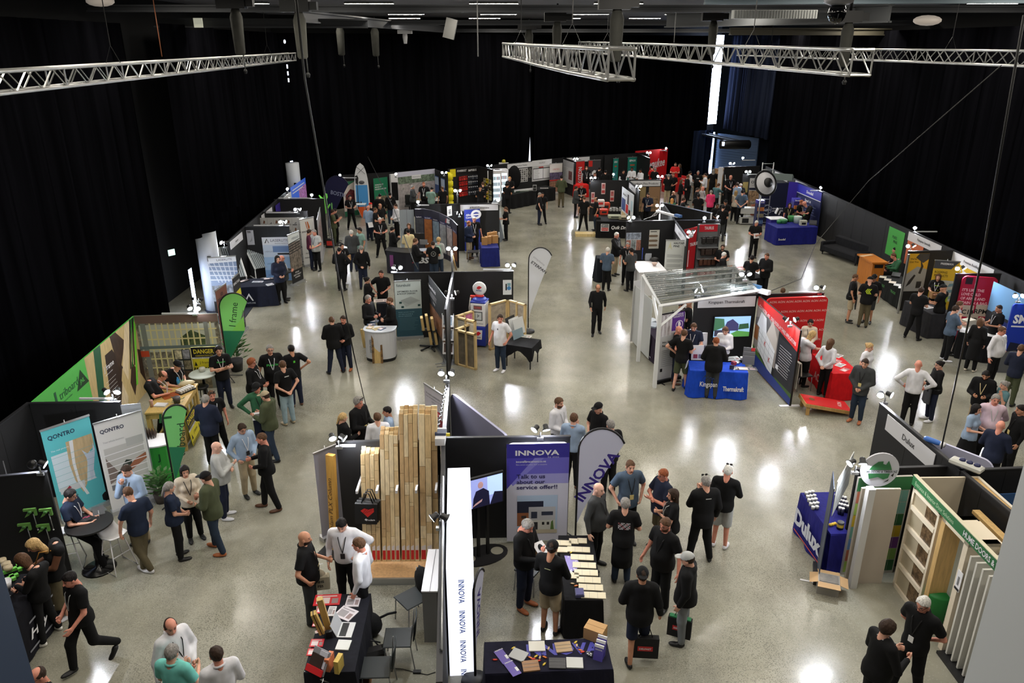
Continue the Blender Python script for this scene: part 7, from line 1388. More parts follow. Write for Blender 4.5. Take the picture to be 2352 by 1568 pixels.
def dlam(g,L,H):g.tx('futurebuild',L*.05,H*.86,H*.05,wt,'l',.02,wd=L*.4);g.ls(L*.06,H*.8,L*.5,3,H*.03,wt,.01);g.rc(L*.1,H*.28,L*.9,H*.6,ph(120,80,54));g.tx('framing',L*.3,H*.66,H*.04,wt,'l',.01);g.rc(0,0,L,H*.22,cc(50,56,64))
a,b=W(981,629,2.15),W(1025,686,2.15);X,L=fr(a,b);R=em('banner_wall',X,'long black banner seen at a slant on the left of the spine partition','banner');m=MB();m.bx(0,0,.05,L,.03,2.15,cc(24,25,30));m.bd('graphic',R);g=MB();dlam(g,L,2.1);g.bd('print',R);m=MB();m.bx(0,-.05,0,L,.08,.06,METAL());m.bx(L-.3,-.35,0,L-.26,.35,.015,METAL());m.bx(L-.08,-.35,0,L-.04,.35,.015,METAL());m.bd('base',R)
q=P(865,752,1.0);R=em('reception_counter',T(q[0]+.1,q[1]-.1,0,0),'white curved reception counter covered in leaflets','counter');pts=[(.46*cos(t),.30*sin(t))for t in[pi*(1+i/12)for i in rg(13)]]+[(.46,.25),(-.46,.25)];m=MB();m.prism(pts,.1,.97,cc(206,208,214));m.tx('futurebuild',-.28,.75,.07,cc(90,100,110),'l',.01,y=-.28,rot=-90);m.bd('body',R);m=MB();m.prism([(x*.98,y*.98)for x,y in pts],0,.1,bk);m.bd('plinth',R);m=MB();m.prism([(x*1.08,y*1.08)for x,y in pts],.97,1.0,cc(190,196,206));m.bd('top',R)
for k,(px,py,c)in en(((860,738,(90,110,140)),(853,746,(70,90,120)),(866,755,(210,190,140)),(876,755,(80,100,130)),(850,752,(190,170,120)))):sh_(px,py,1.0,20*k,.25,.18,c,'%s on the white reception counter'%('blue leaflets at the back','blue leaflets at the left','timber sample in the middle','dark leaflets at the right','small timber sample at the left')[k],th=.02)
osb=wo(206,176,116);m=MB();m.bx(-.14,0,0,.14,.04,1.0,osb,X=RX(-8));m.bx(-.16,-.03,0,-.10,.05,1.0,ph(120,90,54),X=RX(-8));m.bx(.10,-.03,0,.16,.05,1.0,ph(120,90,54),X=RX(-8));q=P(868,834,0);tag(m.bd('timber_beam',None,T(q[0],q[1],0,3)),'timber I-beam offcut leaning on the front of the white reception counter','timber')
m=MB();m.bx(-.04,0,0,.04,.1,.62,osb,X=RX(-8));q=P(842,798,0);tag(m.bd('timber_beam',None,T(q[0],q[1],0,60)),'short timber offcut leaning on the left of the white reception counter','timber')
ta_(P(864,697,1.05),P(889,697,1.05),.55,1.05,(16,18,26),'tall narrow table under a black cloth behind the reception counter',flare=.03);sh_(876,690,1.05,10,.5,.3,(196,180,176),'spread of papers on the tall black cloth table')
q=P(988,800,0);R=em('sample_rack',T(q[0],q[1],0,10),'black wheeled rack holding short timber beams','rack');m=MB();[m.tu([(0,0,.08),(.38*cos(k*2*pi/5),.38*sin(k*2*pi/5),.04)],.03,bk)for k in rg(5)];m.tu([(.05,.1,.08),(.05,.1,1.0)],.03,bk);m.bx(-.25,-.1,.62,.3,.15,.66,bk);m.bd('stand',R)
for k,(x,z,h_)in en(((-.18,.68,.42),(-.02,.68,.5),(.14,.68,.4),(.05,.2,.42),(.22,.2,.36))):m=MB();m.bx(-.04,-.12,0,.04,.12,h_,osb,X=RY(-6));o=m.bd('beam_sample',None,T(q[0]+x,q[1]-.08,z,10));tag(o,'short pale beam sample on the wheeled rack, %s'%('upper left','upper middle','upper right','lower left','lower right')[k],'timber','beam samples on the wheeled rack')
q=P(1031,832,0);R=em('magazine_rack',T(q[0],q[1],0,-3),'silver wire rack of framed magazines at the end of the spine partition','rack');m=MB();[m.tu([(s*.17,.0,0),(s*.17,.12,1.55)],.01,METAL())for s in(-1,1)];m.bx(-.2,-.2,0,.2,.2,.02,METAL());m.bd('frame',R)
for k,c in en(((90,70,66),(110,116,126),(150,170,190))):m=MB();XT=TL((0,-.12+.05*k,.32+.42*k))@RX(-22);m.bx(-.17,0,0,.17,.03,.36,wt,X=XT);m.pg([(-.13,.06),(.13,.06),(.13,.32),(-.13,.32)],-.004,mat(c,.5,kd='photo'),0,XT);m.bd('magazine',R)
it('cardboard_tube',1029,735,.9,0,'brown cardboard tube against the spine partition','tube',lambda m:m.lh_([(.07,-.2),(.07,.35),(.06,.35)],mat((170,130,84),.7),12))
q=P(1103,770,0);R=em('fuel_pump',T(-1.03,23.2,0,-14),'old-fashioned white and blue fuel pump with a round sign','pump');bl=cc(30,50,150);wp=mat((216,216,216),.35);m=MB();m.bx(-.24,-.22,.05,.24,.22,.72,bl,bev=.02);m.bx(-.24,-.22,.72,.24,.22,1.48,wp,bev=.02);m.bd('body',R);m=MB();m.bx(-.25,-.23,1.48,.25,.23,1.56,bl,bev=.03);m.ell((0,0,1.56),(.25,.23,.10),bl,14);m.bd('hood',R);m=MB();m.ell((0,0,1.68),(.16,.10,.05),cc(190,30,30));m.bx(-.3,-.05,1.60,-.1,.05,1.67,cc(190,50,40));m.lh_([(.19,-.05),(.22,-.03),(.22,.03),(.19,.05)],wp,20,X=TL((0,0,1.92))@RX(90));m.tx('Mobilgas',0,1.84,.05,cc(40,50,120),'c',.02,y=-.06);m.pg([(-.08,1.93),(.0,1.9),(.1,1.98),(.02,2.02),(-.04,2.0)],-.06,cc(190,30,40));m.bd('globe',R)
m=MB();m.rc(-.14,1.28,.14,1.42,cc(110,90,90),-.225);m.tx('SUPER',0,1.32,.06,cc(190,60,60),'c',.02,y=-.23);m.rc(-.15,.92,.15,1.22,cc(70,74,76),-.225);m.rc(-.12,.95,.12,1.19,cc(190,196,196),-.228);m.pg([(-.01,1.0),(.02,1.07),(.09,1.1),(.02,1.09),(0,1.16)],-.232,bk);m.pg([(-.14,.62),(0,.24),(.14,.62)][::1]if 0 else[(-.12,.28),(.12,.28),(.14,.6),(-.14,.6)],-.226,wp);m.pg([(-.08,.44),(0,.4),(.1,.5),(.02,.55),(-.04,.52)],-.23,cc(200,30,40));m.tx('Mobilgas',0,.33,.05,cc(40,50,120),'c',.02,y=-.232);m.tx('MOBILGAS SPECIAL',0,.80,.04,bk,'c',y=-.23,wd=.34);m.bd('dials',R);m=MB();m.tu([(-.28,-.05,1.62),(-.32,-.1,1.3),(-.30,-.1,.8),(-.26,-.05,.75),(-.27,0,1.2)],.022,cc(190,184,176));m.bd('hose',R)
pn_=wo(214,186,132)
def fp(A,B,h,c,la,th=.09,studs=2,z=0):
 X,L=fr(A,B);R=em('framed_panel',X,la,'model','timber-framed wall samples');m=MB();t=.05;m.bx(0,0,z,t,th,h,pn_);m.bx(L-t,0,z,L,th,h,pn_);m.bx(0,0,h-t,L,th,h,pn_);m.bx(0,0,z,L,th,z+t,pn_)
 for k in rg(1,studs):m.bx(L*k/studs-t/2,0,z,L*k/studs+t/2,th,h,pn_)
 m.bd('frame',R);m=MB();m.bx(t,th*.5,z+t,L-t,th*.6,h-t,mat(c,.7,kd='mottle'));m.bd('lining',R);return R
fp(P(1047,757,1.15),P(1091,768,1.15),1.15,(120,110,94),'timber-framed brown mesh wall sample in front of the fuel pump',studs=2);fp(P(1047,757,1.15),P(1090,740,1.15),1.15,(40,40,42),'black-lined wall sample forming a corner with the brown mesh one')
fp(P(1046,727,1.3),P(1089,713,1.3),1.3,(216,130,176),'pink-lined wall sample behind the brown mesh one');fp(P(1046,727,1.3),P(1090,738,1.3),1.3,(200,190,170),'open timber frame sample in front of the pink-lined one')
fp(P(1125,699,1.55),P(1166,688,1.55),1.55,(176,164,146),'tall beige wall sample right of the fuel pump, left half of a corner',studs=1);fp(P(1166,688,1.55),P(1205,700,1.55),1.55,(170,160,144),'tall beige wall sample right of the fuel pump, right half of a corner')
bo(P(1155,642,1.95),P(1175,642,1.95),1.45,1.95,(216,220,222),'small white poster with a black bottle on the fuel pump partition',lambda g,L,H:[g.rc(L*.3,H*.3,L*.45,H*.75,bk),g.pg([(L*.7+.07*cos(t),H*.45+.07*sin(t))for t in[tau*j/10 for j in rg(10)]],-.004,cc(70,130,180)),g.rc(L*.5,H*.6,L*.9,H*.8,cc(120,160,170))],'poster','poster')
def dete(g):g.tx('simplema',.13,2.60,.09,cc(150,150,154),'l',0,rot=-38,wd=.46);g.tx('ETERPAN',.07,2.42,.10,cc(40,40,44),'l',.02,rot=-36,wd=.60)
fg_(1213,762,2.95,.72,(206,208,212),'tall white teardrop flag lettered ETERPAN on the open floor',-8,dete,base='plate')
a,b=P(1161,765,.72),P(1187,803,.72);X,L=fr(P(1161,771,.72),P(1190,806,.72));c=P(1241,783,.72);D=hypot(c[0]-b[0],c[1]-b[1])*.95;R=em('display_table',T(*P(1200,785,.72),0,-22),'folding table half covered by a black cloth with sample panels','table');m=MB();m.bx(-.42,-.36,.70,.42,.36,.72,bk);m.bd('tabletop',R);m=MB();cm=cl(22,22,26);V=[];n_=40
for k in rg(n_):
 t=k/n_*4;s=int(t);u=t-s;p=[(-.45+.9*u,-.39),(.45,-.39+.78*u),(.45-.9*u,.39),(-.45,.39-.78*u)][s];V.append((p[0],p[1],.725))
for k in rg(n_):p=V[k];d_=.24+.10*sin(k*.9)+.12*(1 if k%10<2 or k%10>8 else 0);V.append((p[0]*1.07,p[1]*1.07,.725-d_))
m.add(V,[tuple(rg(n_))]+[(k,k+n_,(k+1)%n_+n_,(k+1)%n_)for k in rg(n_)],cm);m.bd('cloth',R)
for x in(-.38,.38):
 for y in(-.32,.32):m=MB();m.bx(x-.015,y-.015,0,x+.015,y+.015,.7,bk);m.bd('leg',R)
for k,(px,py,c,h_,rz)in en(((1178,762,(44,46,48),.5,55),(1186,765,(216,218,218),.5,52),(1196,767,(206,208,208),.52,50),(1192,776,(130,150,160),.28,50))):m=MB();m.bx(-.24,0,0,.24,.015,h_,cc(*c),X=RX(-14));q=P(px,py,.73);tag(m.bd('sample_board',None,T(q[0],q[1],.73,rz)),'%s propped on the black cloth table'%('dark sample panel','white sample panel, left of two,','white sample panel, right of two,','small blue picture card')[k],'panel','sample panels on the black cloth table')
sh_(1208,772,.73,-20,.34,.22,(210,210,206),'white drawing sheet on the black cloth table beside the white flag')
A2=W(1027,872);B2=W(1015,1008);C2=W(1003,1568)
wa(A2,B2,'black spine partition behind the Velux banner',th=.06);wa(B2,C2,'long black spine partition between the timber planks and the white lightbox',th=.06);wa(B2,W(1310,1004),'black partition behind the INNOVA banner and the television')
wa(W(772,1018),W(1010,1010),'black partition behind the standing timber planks')
lp(1025,862,(0,20),(-20,25),0,'very bright spotlight pair at the far end of the centre spine',z=2.5);lp(1010,1196,(-70,30),(80,30),0,'ring spotlight pair on the spine beside the white lightbox',z=2.3);lp(778,1012,(10,25),(60,30),.3,'spotlight pair at the left end of the plank partition');lp(1241,992,(-40,25),(20,50),0,'spotlight pair above the INNOVA banner')
q=P(1015,1003,2.25)
it('power_box',1013,1010,2.25,90,'white power box with yellow tape on top of the spine junction','power board',lambda m:[m.bx(-.22,-.09,0,.22,.09,.14,WHITE()),m.bx(-.1,-.1,.14,.08,.1,.19,cc(50,60,90)),m.bx(.05,-.16,.05,.09,-.02,.1,cc(220,200,40)),m.bx(-.02,.05,.05,.02,.2,.1,cc(220,200,40))])
m=MB()
for k in rg(14):m.tu([(A2[0]+.03,A2[1]-.2-.18*k,2.26),(A2[0]-.0,A2[1]-.29-.18*k,2.28),(A2[0]+.03,A2[1]-.38-.18*k,2.26)],.016,bk,5)
tag(m.bd('cable_bundle'),'bundle of black cables lying along the top of the centre spine','cable')
m=MB();q=W(1018,1100);q2=W(1014,1500);m.tu([(q[0],q[1],2.27),(q2[0],q2[1],2.27)],.018,METAL());m.tu([(q[0]-.03,q[1],2.30),(q2[0]-.01,q2[1],2.28)],.012,bk,5);tag(m.bd('top_pole'),'silver pole with a cable lying along the near part of the spine','pole')
def dvx(g,L,H):g.tx('A more sustainable',L*.5,H*.90,H*.025,gy,'c',wd=L*.8);g.tx('way to enhance living',L*.5,H*.86,H*.025,gy,'c',wd=L*.85);g.tx('space',L*.5,H*.82,H*.025,gy,'c');g.rc(L*.5,H*.70,L*.9,H*.76,cc(196,30,36),-.006);g.tx('VELUX',L*.7,H*.715,H*.03,wt,'c',.02,y=-.009);g.rc(0,H*.1,L,H*.68,mat((176,160,154),.5,kd='mottle'));g.pg([(L*.2,H*.2),(L*.8,H*.25),(L*.7,H*.5),(L*.3,H*.45)],-.004,mat((110,130,100),.6,kd='foliage'));g.rc(L*.75,H*.55,L,H*.68,cc(130,40,50),-.005)
ru((974,880),(1016,907),2.1,(196,190,196),'pale VELUX roll-up banner at the far end of the centre spine',dvx,feet=False)
a,b=W(1034,900,2.15),W(1166,1003,2.15);bo(a,b,.02,2.15,(150,150,176),'large plain lavender-grey fabric backdrop slanting behind the television',None,'backdrop','backdrop',th=.05,rnd=.18,off=0)
def dinn(g,L,H):
 pur=cc(60,50,160);g.rc(0,H*.86,L,H,cc(52,46,150),-.002);g.pg([(0,H*.55),(L*.45,H*.86),(0,H*.86)],-.0035,cc(74,66,176));g.rc(0,H*.70,L,H*.86,cc(104,98,196),-.002);g.pg([(L*.1,H*.58),(L*.6,H*.86),(L*.3,H*.86),(0,H*.66)],-.003,cc(130,126,210));g.rc(0,H*.60,L,H*.70,cc(156,154,214),-.0019)
 g.tx('INNOVA',L*.14,H*.885,H*.052,wt,'l',.03,wd=L*.70);g.tx('by etex',L*.66,H*.855,H*.022,cc(190,190,226),'l',wd=L*.18);g.tx('innovafibrecement.co.nz',L*.15,H*.815,H*.022,wt,'l',.01,wd=L*.48);g.tx('Fibre cement specialists. Built on etexperts.',L*.15,H*.785,H*.016,cc(200,200,230),'l',wd=L*.5)
 for k,t in en(('Talk to us','about our','service offer!!')):g.tx(t,L*.16,H*(.655-.055*k),H*.042,cc(40,36,90),'l',.02,wd=L*(.46,.46,.66)[k],y=-.008)
 g.rc(L*.17,H*.08,L*.83,H*.48,cc(176,196,222),-.004);g.rc(L*.17,H*.16,L*.36,H*.34,cc(150,92,60),-.005);g.rc(L*.17,H*.30,L*.60,H*.42,cc(34,38,60),-.0055);g.rc(L*.36,H*.22,L*.80,H*.36,cc(190,190,196),-.006);g.rc(L*.40,H*.24,L*.50,H*.31,cc(50,56,76),-.007);g.rc(L*.57,H*.27,L*.76,H*.31,cc(50,56,76),-.007);g.rc(L*.36,H*.12,L*.80,H*.22,cc(206,206,200),-.006);g.rc(L*.40,H*.12,L*.51,H*.20,cc(40,40,46),-.007);g.rc(L*.17,H*.08,L*.83,H*.12,cc(190,180,160),-.0075);g.rc(L*.58,H*.17,L*.62,H*.20,bk,-.008);g.rc(L*.66,H*.17,L*.70,H*.20,bk,-.008);g.pg([(L*.72,H*.12),(L*.78,H*.12),(L*.76,H*.22),(L*.73,H*.2)],-.008,mat((90,120,60),.6));g.rc(L*.24,H*.24,L*.32,H*.27,cc(60,50,50),-.006)
bo(W(1163,1014,2.2),W(1307,1011,2.2),.06,2.2,(206,206,224),'large purple and white INNOVA banner reading Talk to us about our service offer',dinn,'backdrop','backdrop',th=.05,rnd=.12,off=.1)
def dinf(g):g.tx('INNOVA',.12,.95,.21,cc(56,42,130),'l',.03,rot=58,wd=1.25)
fg_(1321,1248,2.55,.80,(200,202,222),'white teardrop flag lettered INNOVA with a broad black border',-6,dinf,lean=0)
q=P(1122,1276,0);R=em('television_stand',T(q[0]-.1,q[1],0,26),'lit television on a black oval-footed floor stand','television');m=MB();a=.45;pts=[(.5*cos(t),.30*sin(t))for t in[tau*k/24 for k in rg(24)]];m.prism(pts,0,.025,cc(26,26,28));m.bd('base',R)
for s in(-1,1):m=MB();m.lh_([(.12,.026),(.12,.028)],mat((150,148,134),.4),16,X=TL((s*.29,0,0)),smooth=False);m.bd('base_hole',R)
m=MB();m.bx(-.12,-.03,.02,-.07,.03,1.5,bk);m.bx(.07,-.03,.02,.12,.03,1.5,bk);m.bd('uprights',R);m=MB();m.bx(-.72,-.08,1.15,.40,-.03,1.80,bk);m.bd('casing',R)
def dtv(g):
 g.rc(-.58,1.18,.58,1.83,mat((150,160,220),.4,0,.9),-.082);g.rc(-.52,1.40,-.12,1.76,mat((190,205,240),.4,0,1.1),-.083);g.rc(.25,1.4,.58,1.83,mat((170,195,235),.4,0,1.1),-.0835);g.pg([(-.08,1.18),(.3,1.18),(.28,1.5),(.16,1.6),(.0,1.56),(-.06,1.4)],-.085,mat((30,30,60),.4,0,.4));g.ell((.1,-.085,1.68),(.06,.004,.08),mat((190,150,150),.4,0,.6),10);g.pg([(-.1,1.2),(.12,1.3),(.14,1.36),(-.02,1.28)],-.087,mat((190,150,150),.4,0,.6));g.rc(-.58,1.18,-.2,1.34,mat((50,50,110),.4,0,.4),-.084);g.pg([(.3,1.18),(.58,1.18),(.58,1.42),(.4,1.46)],-.086,mat((30,30,60),.4,0,.3))
g=MB();dtv(g);g.bd('display',R,TL((-.16,0,.08))@Mx.Diagonal((.92,1,.92,1)))
R=em('light_box',T(-.96,9.2,0,4),'long glowing white box whose near end is lettered INNOVA four times','light box');lm=mat((236,240,255),.5,0,1.15);m=MB();m.bx(0,0,0,.40,2.84,1.98,mat((150,152,158),.6));m.bd('frame',R);m=MB();m.bx(0,-.01,1.98,.40,2.84,2.0,lm);m.bd('lit_top',R);m=MB();m.bx(.0,-.012,.0,.40,-.002,1.98,lm);m.bd('lit_end',R)
m=MB()
for k in rg(4):m.tx('INNOVA',.17,1.80-.56*k,.09,cc(70,120,226),'l',.01,wd=.42,y=-.016,rot=-90)
m.bd('lettering',R)
fg_(1092,1568,1.9,.42,(190,192,212),'small INNOVA teardrop flag seen edge-on in front of the white lightbox',72,lambda g:g.tx('INNOVA',.2,.8,.14,cc(56,42,130),'l',.03,rot=84,wd=.8),base='plate')
pw=[mat(c,.6,kd='wood')for c in((226,200,154),(214,184,136),(232,210,170),(204,170,124))]
qa,qb=P(812,1328,.12),P(1003,1326,.12);X,L=fr(qa,qb);R=em('plank_rack',X,'timber platform with white dividing arms that holds the tall planks','rack');m=MB();m.bx(0,0,0,L,1.25,.10,wo(206,164,116));m.bd('platform',R);m=MB();m.bx(-.03,-.04,0,L+.03,0,.13,METAL());m.bd('kick_rail',R)
for k in rg(5):m=MB();m.bx(.02+(L-.06)*k/4,.68,1.46,.06+(L-.06)*k/4,1.22,1.52,WHITE());m.bx(.02+(L-.06)*k/4,1.17,0,.06+(L-.06)*k/4,1.22,1.5,WHITE());m.bd('divider',R)
rl=random.Random(5)
for s in rg(4):
 wS=(L-.16)/4;x0=.06+s*((L-.06)/4)+.03;hs=(2.13,2.5,2.9,2.9)[s];n_=4 if s<3 else 3
 for layer in rg(3):
  for k in rg(n_):
   if s==3 and layer==0 and k==2:continue
   wd=wS/n_;m=MB();hk=hs*(1-.015*(2-layer)if layer<2 else 1)-.03*rl.random()
   XT=TL((x0+k*wd,.50+.075*layer,.10))@RX(-15)
   ed=[0]+sorted(rl.uniform(.15,.95)for _ in rg(4))+[1]
   for e in rg(5):m.bx(0,0,hk*ed[e]+.003,wd-.008,.065,hk*ed[e+1]-.003,pw[rl.randrange(4)],X=XT)
   if layer==0:m.pg([(.01,.04),(wd-.02,.04),(wd-.02,.22),(.01,.22)],-.003,cc(190,40,40),0,XT);m.pg([(.01,.22),(wd-.02,.22),(wd-.02,.32),(.01,.29)],-.003,cc(214,206,206),0,XT)
   o=m.bd('timber_plank',None,X);tag(o,'laminated plank in the %s stack, %s row, place %s from the left'%(('first','second','third','fourth')[s],('front','middle','back')[layer],('one','two','three','four')[k]),'plank','laminated planks standing in the rack')
ru((720,1042),(774,1020),1.95,(164,164,180),'plain lavender-grey roll-up banner at the left of the planks',None,ga=(206,206,210))
q=P(770,1266,0);R=em('timber_column',T(q[0]+.02,q[1],0,-20)@RX(-4),'golden laminated timber post lettered Prolam PLX Column','post');m=MB();m.bx(-.13,0,0,.03,.10,2.02,mat((206,156,74),.5,kd='wood'));m.tx('Prolam PLX Column',-.03,.35,.085,cc(60,36,20),'l',0,y=-.004,rot=90,wd=1.2,shear=.2);m.bd('post',R);m=MB();m.bx(-.3,-.25,-.0,.25,.3,.015,bk,X=RX(4));m.bd('base',R)
for k in rg(3):
 m=MB();bm=cc(18,18,20);m.bx(-.20,-.06,-.62,.20,.0,-.2,bm,X=RY(4));m.tu([(-.1,-.02,-.2),(-.04,-.02,.0),(.04,-.02,.0),(.1,-.02,-.2)],.012,bm)
 if k==2:
  m.pg([(-.12,-.33),(-.05,-.28),(.02,-.31),(.12,-.28),(.12,-.36),(.0,-.47)],-.064,cc(214,44,40));m.tx('Prolam',.05,-.55,.04,wt,'c',.02,y=-.066);m.pg([(-.06,-.52),(-.035,-.495),(-.01,-.52),(-.035,-.545)],-.066,wt)
  for j in rg(4):m.pg([(-.12+.05*j,-.42+.02*j),(-.02+.05*j,-.30),(-.012+.05*j,-.30),(-.112+.05*j,-.42+.02*j)],-.067,bm)
 o=m.bd('carrier_bag',None,T(-2.62+.02*(2-k),12.02-.07*k,1.58,-4+3*k));tag(o,'black carrier bag hanging on a white rack arm, %s'%('rearmost of three','middle of three','front one with a red heart print')[k],'bag','carrier bags hanging on the rack')
tb=P(726,1366,.76);tr_=P(831,1364,.76);fl=P(697,1545,.76);frt=P(815,1542,.76)
ta_(fl,frt,hypot(tb[0]-fl[0],tb[1]-fl[1]),.76,(24,25,34),'dark navy cloth table covered in red brochures and laptops',flare=.03)
for(px,py,rz,wd,ln,c,lb)in((752,1378,4,.42,.26,(206,44,52),'large red and white brochure at the far left of the navy table'),(811,1381,0,.22,.26,(216,210,216),'white plan leaflets at the far right of the navy table'),(795,1409,-28,.30,.26,(222,216,222),'fanned white plan leaflets in the middle of the navy table'),(762,1404,0,.12,.22,(216,212,214),'white leaflet with small print behind the timber sample'),(737,1401,0,.12,.16,(206,60,66),'red and white leaflet left of the timber sample'),(727,1428,0,.10,.05,(196,50,60),'small red card stack, upper of two'),(725,1436,0,.10,.06,(200,56,66),'small red card stack, lower of two'),(728,1477,2,.20,.16,(206,56,66),'red and blue brochures on the left edge of the navy table'),(720,1498,2,.18,.14,(206,50,56),'red brochures near the brochure stand')):sh_(px,py,.76,rz,wd,ln,c,lb,th=.012)
it('card_scatter',736,1449,.76,20,'heap of small red and white cards on the navy table','cards',lambda m:[m.bx(-.08+.03*k,-.03+.025*(k%3),.004*k,.0+.03*k,.03+.025*(k%3),.004*k+.004,cc(216,120,124)if k%2 else cc(226,206,204))for k in rg(5)])
laptop(796,1447,.76,88,'open silver laptop on the navy table',(190,192,196),(214,216,218),112,.95)
sh_(789,1482,.76,-4,.20,.20,(222,224,222),'closed white laptop on the navy table','closed_laptop','laptop',th=.018)
it('timber_sample',755,1452,.76,15,'upright laminated beam sample with steel brackets on the navy table','sample',lambda m:[m.bx(-.04,-.0,.0,.05,.09,.62,wo(200,166,100),X=RY(-8)),m.bx(-.11,-.12,.1,-.03,-.02,.5,wo(206,172,96),X=RY(-14)),m.bx(-.075,-.125,.1,-.065,-.015,.51,bk,X=RY(-14)),m.bx(-.04,-.14,0,.05,-.08,.12,bk)])
for k,(px,py,c)in en(((757,1540,(216,130,90)),(778,1545,(210,180,90)))):it('timber_block',px,py-8,.76,-12,'%s timber block standing at the near end of the navy table'%('salmon pink','yellow')[k],'block',lambda m:m.bx(-.025,-.09,0,.045,.09,.22,mat(c,.6,kd='wood')))
q=P(722,1545,.76);R=em('brochure_stand',T(q[0],q[1]-.0,.76,-30),'tilted wire and acrylic stand of dark and red brochures','stand');m=MB();XT=RX(-35);m.bx(-.14,0,0,.16,.02,.34,cc(150,150,156),X=XT);m.bx(-.12,-.03,.04,.10,-.01,.26,cc(54,36,30),X=XT);m.bx(-.14,-.05,0,.16,-.03,.09,cc(206,30,36),X=XT);m.bx(.0,-.02,.1,.14,-.005,.33,cc(200,200,214),X=XT);m.bd('holder',R);m=MB();m.tu([(-.14,-.05,0),(-.14,.2,-.3),(.16,.2,-.3),(.16,-.05,0)],.007,METAL());m.tu([(.16,-.05,.0),(.28,-.1,.12),(.28,-.25,-.1)],.007,METAL());m.bd('wire',R)
def chair(px,py,rz,la,coat=False):
 q=P(px,py,.46);R=em('chair',T(q[0],q[1],0,rz),la,'chair','black plastic chairs behind the navy table');S=mat((34,40,42),.55);m=MB();m.bx(-.22,-.23,.44,.22,.21,.465,S,bev=.012);m.bd('seat',R)
 m=MB();V=[];Fc=[]
 for i in rg(5):
  for j in rg(7):x=-.21+.07*j;V.append((x*(1-.04*i),.22+.035*cos(x*5)+.03*i*.25,.56+.08*i))
 for i in rg(4):
  for j in rg(6):Fc.append((i*7+j,i*7+j+1,i*7+j+8,i*7+j+7))
 m.add(V,Fc,S,True);o=m.bd('backrest',R);md=o.modifiers.new('s','SOLIDIFY');md.thickness=.018
 for a in(-1,1):m=MB();m.tu([(a*.2,-.19,.44),(a*.21,-.22,0)],.010,METAL());m.bd('leg',R);m=MB();m.tu([(a*.19,.24,.85),(a*.2,.2,.44),(a*.21,.25,0)],.010,METAL());m.bd('leg',R)
 if coat:m=MB();m.ell((0,.27,.62),(.28,.11,.30),cl(14,14,16),14);m.ell((.12,.3,.34),(.14,.08,.34),cl(14,14,16),12);m.bd('coat',R)
 return R
chair(946,1372,-50,'black chair with a dark coat over its back, furthest from the viewer',True);chair(916,1463,-88,'black chair in the middle of the three, facing the navy table');chair(866,1531,-88,'black chair nearest the viewer behind the navy table')
X=em('back_pack',(*P(848,1436,.2),0),'large black backpack on the floor behind the navy table','bag');m=MB();bp=cl(24,24,26);m.ell((0,0,.22),(.22,.17,.22),bp,14);m.ell((-.05,-.32,.15),(.14,.2,.13),bp,12);m.bd('body',X);m=MB();m.tu([(.15,.05,.3),(.3,.1,.35),(.42,.2,.3)],.02,bp);m.tu([(.1,-.3,.2),(.25,-.4,.1),(.24,-.52,.02)],.014,bp);m.bd('strap',X)
X=em('satchel',T(*P(850,1509,.12),0,20),'glossy black satchel on the floor behind the navy table','bag');m=MB();m.bx(-.24,-.1,0,.24,.12,.26,mat((16,16,18),.3),bev=.05);m.bd('body',X);m=MB();m.tu([(-.15,.12,.2),(0,.2,.3),(.2,.15,.22)],.012,bk);m.bd('handle',X)
it('carton',826,1562,.15,5,'open brown carton with a grey checked cloth at the near end of the table','box',lambda m:[m.bx(-.16,-.2,-.15,.16,.2,.12,mat((176,120,76),.7)),m.ell((0,.03,.14),(.13,.15,.1),mat((110,108,100),.9,kd='mottle'))])
it('display_cabinet',1003,1402,.0,0,'tall narrow white cabinet standing against the spine partition','cabinet',lambda m:[m.bx(-.13,-.75,0,.11,.32,1.0,cc(140,140,142)),m.bx(-.14,-.76,1.0,.12,.33,1.03,WHITE()),m.bx(-.01,-.76,1.03,0,.33,1.035,gy)])
m=MB();m.tu([(*P(885,1533,.01),.01),(*P(925,1536,.01),.01),(*P(958,1545,.01),.01),(*P(982,1549,.01),.01),(*P(1000,1543,.01),.01)],.006,bk,5);q=P(958,1542,.02);m.bx(q[0]-.06,q[1]-.03,0,q[0]+.06,q[1]+.03,.035,bk);tag(m.bd('power_adapter'),'black power adapter and lead on the floor behind the chairs','cable')
ta,tb2=P(1114,1547,.76),P(1408,1536,.76);tc_=P(1124,1474,.76)
def dnn(g,L,H):pass
ta_(ta,tb2,tc_[1]-ta[1],.76,(26,26,46),'navy cloth table with fibre cement samples at the bottom of the photo',flare=.04)
X,L=fr(ta,tb2);g=MB();g.tx('NNOVA',.62,.30,.24,cc(74,74,170),'l',.04,wd=1.1,y=.004,flat=True);tag(g.bd('table_lettering',None,X@TL((0,0,.762))),'large blue NNOVA lettering printed on the navy cloth table','lettering')
fcs=[((1233,1485),(226,224,216),'white ribbed'),((1294,1487),(176,150,116),'beige striped'),((1191,1505),(180,182,184),'pale grey thick'),((1219,1530),(160,120,84),'brown'),((1280,1524),(70,70,74),'dark grey'),((1320,1523),(200,202,200),'light grey')]
for k,(p_,c,lb)in en(fcs):sh_(p_[0],p_[1],.765,(2,8,-28,8,-2,-2)[k],.24,.20,c,'%s fibre cement sample tile on the near navy table'%lb,'sample_tile','sample','fibre cement samples on the near table',draw=(lambda m,z:[m.hrect(-.12,-.1+.066*j,.12,-.095+.066*j,z+.002,gy)for j in rg(1,3)])if k in(1,3,4)else None,th=.02)
def dbro(m,z):m.tx('INNOVA',-.05,.12,.025,wt,'l',.02,y=z+.001,flat=True);m.hrect(.03,-.08,.07,.0,z+.001,wt)
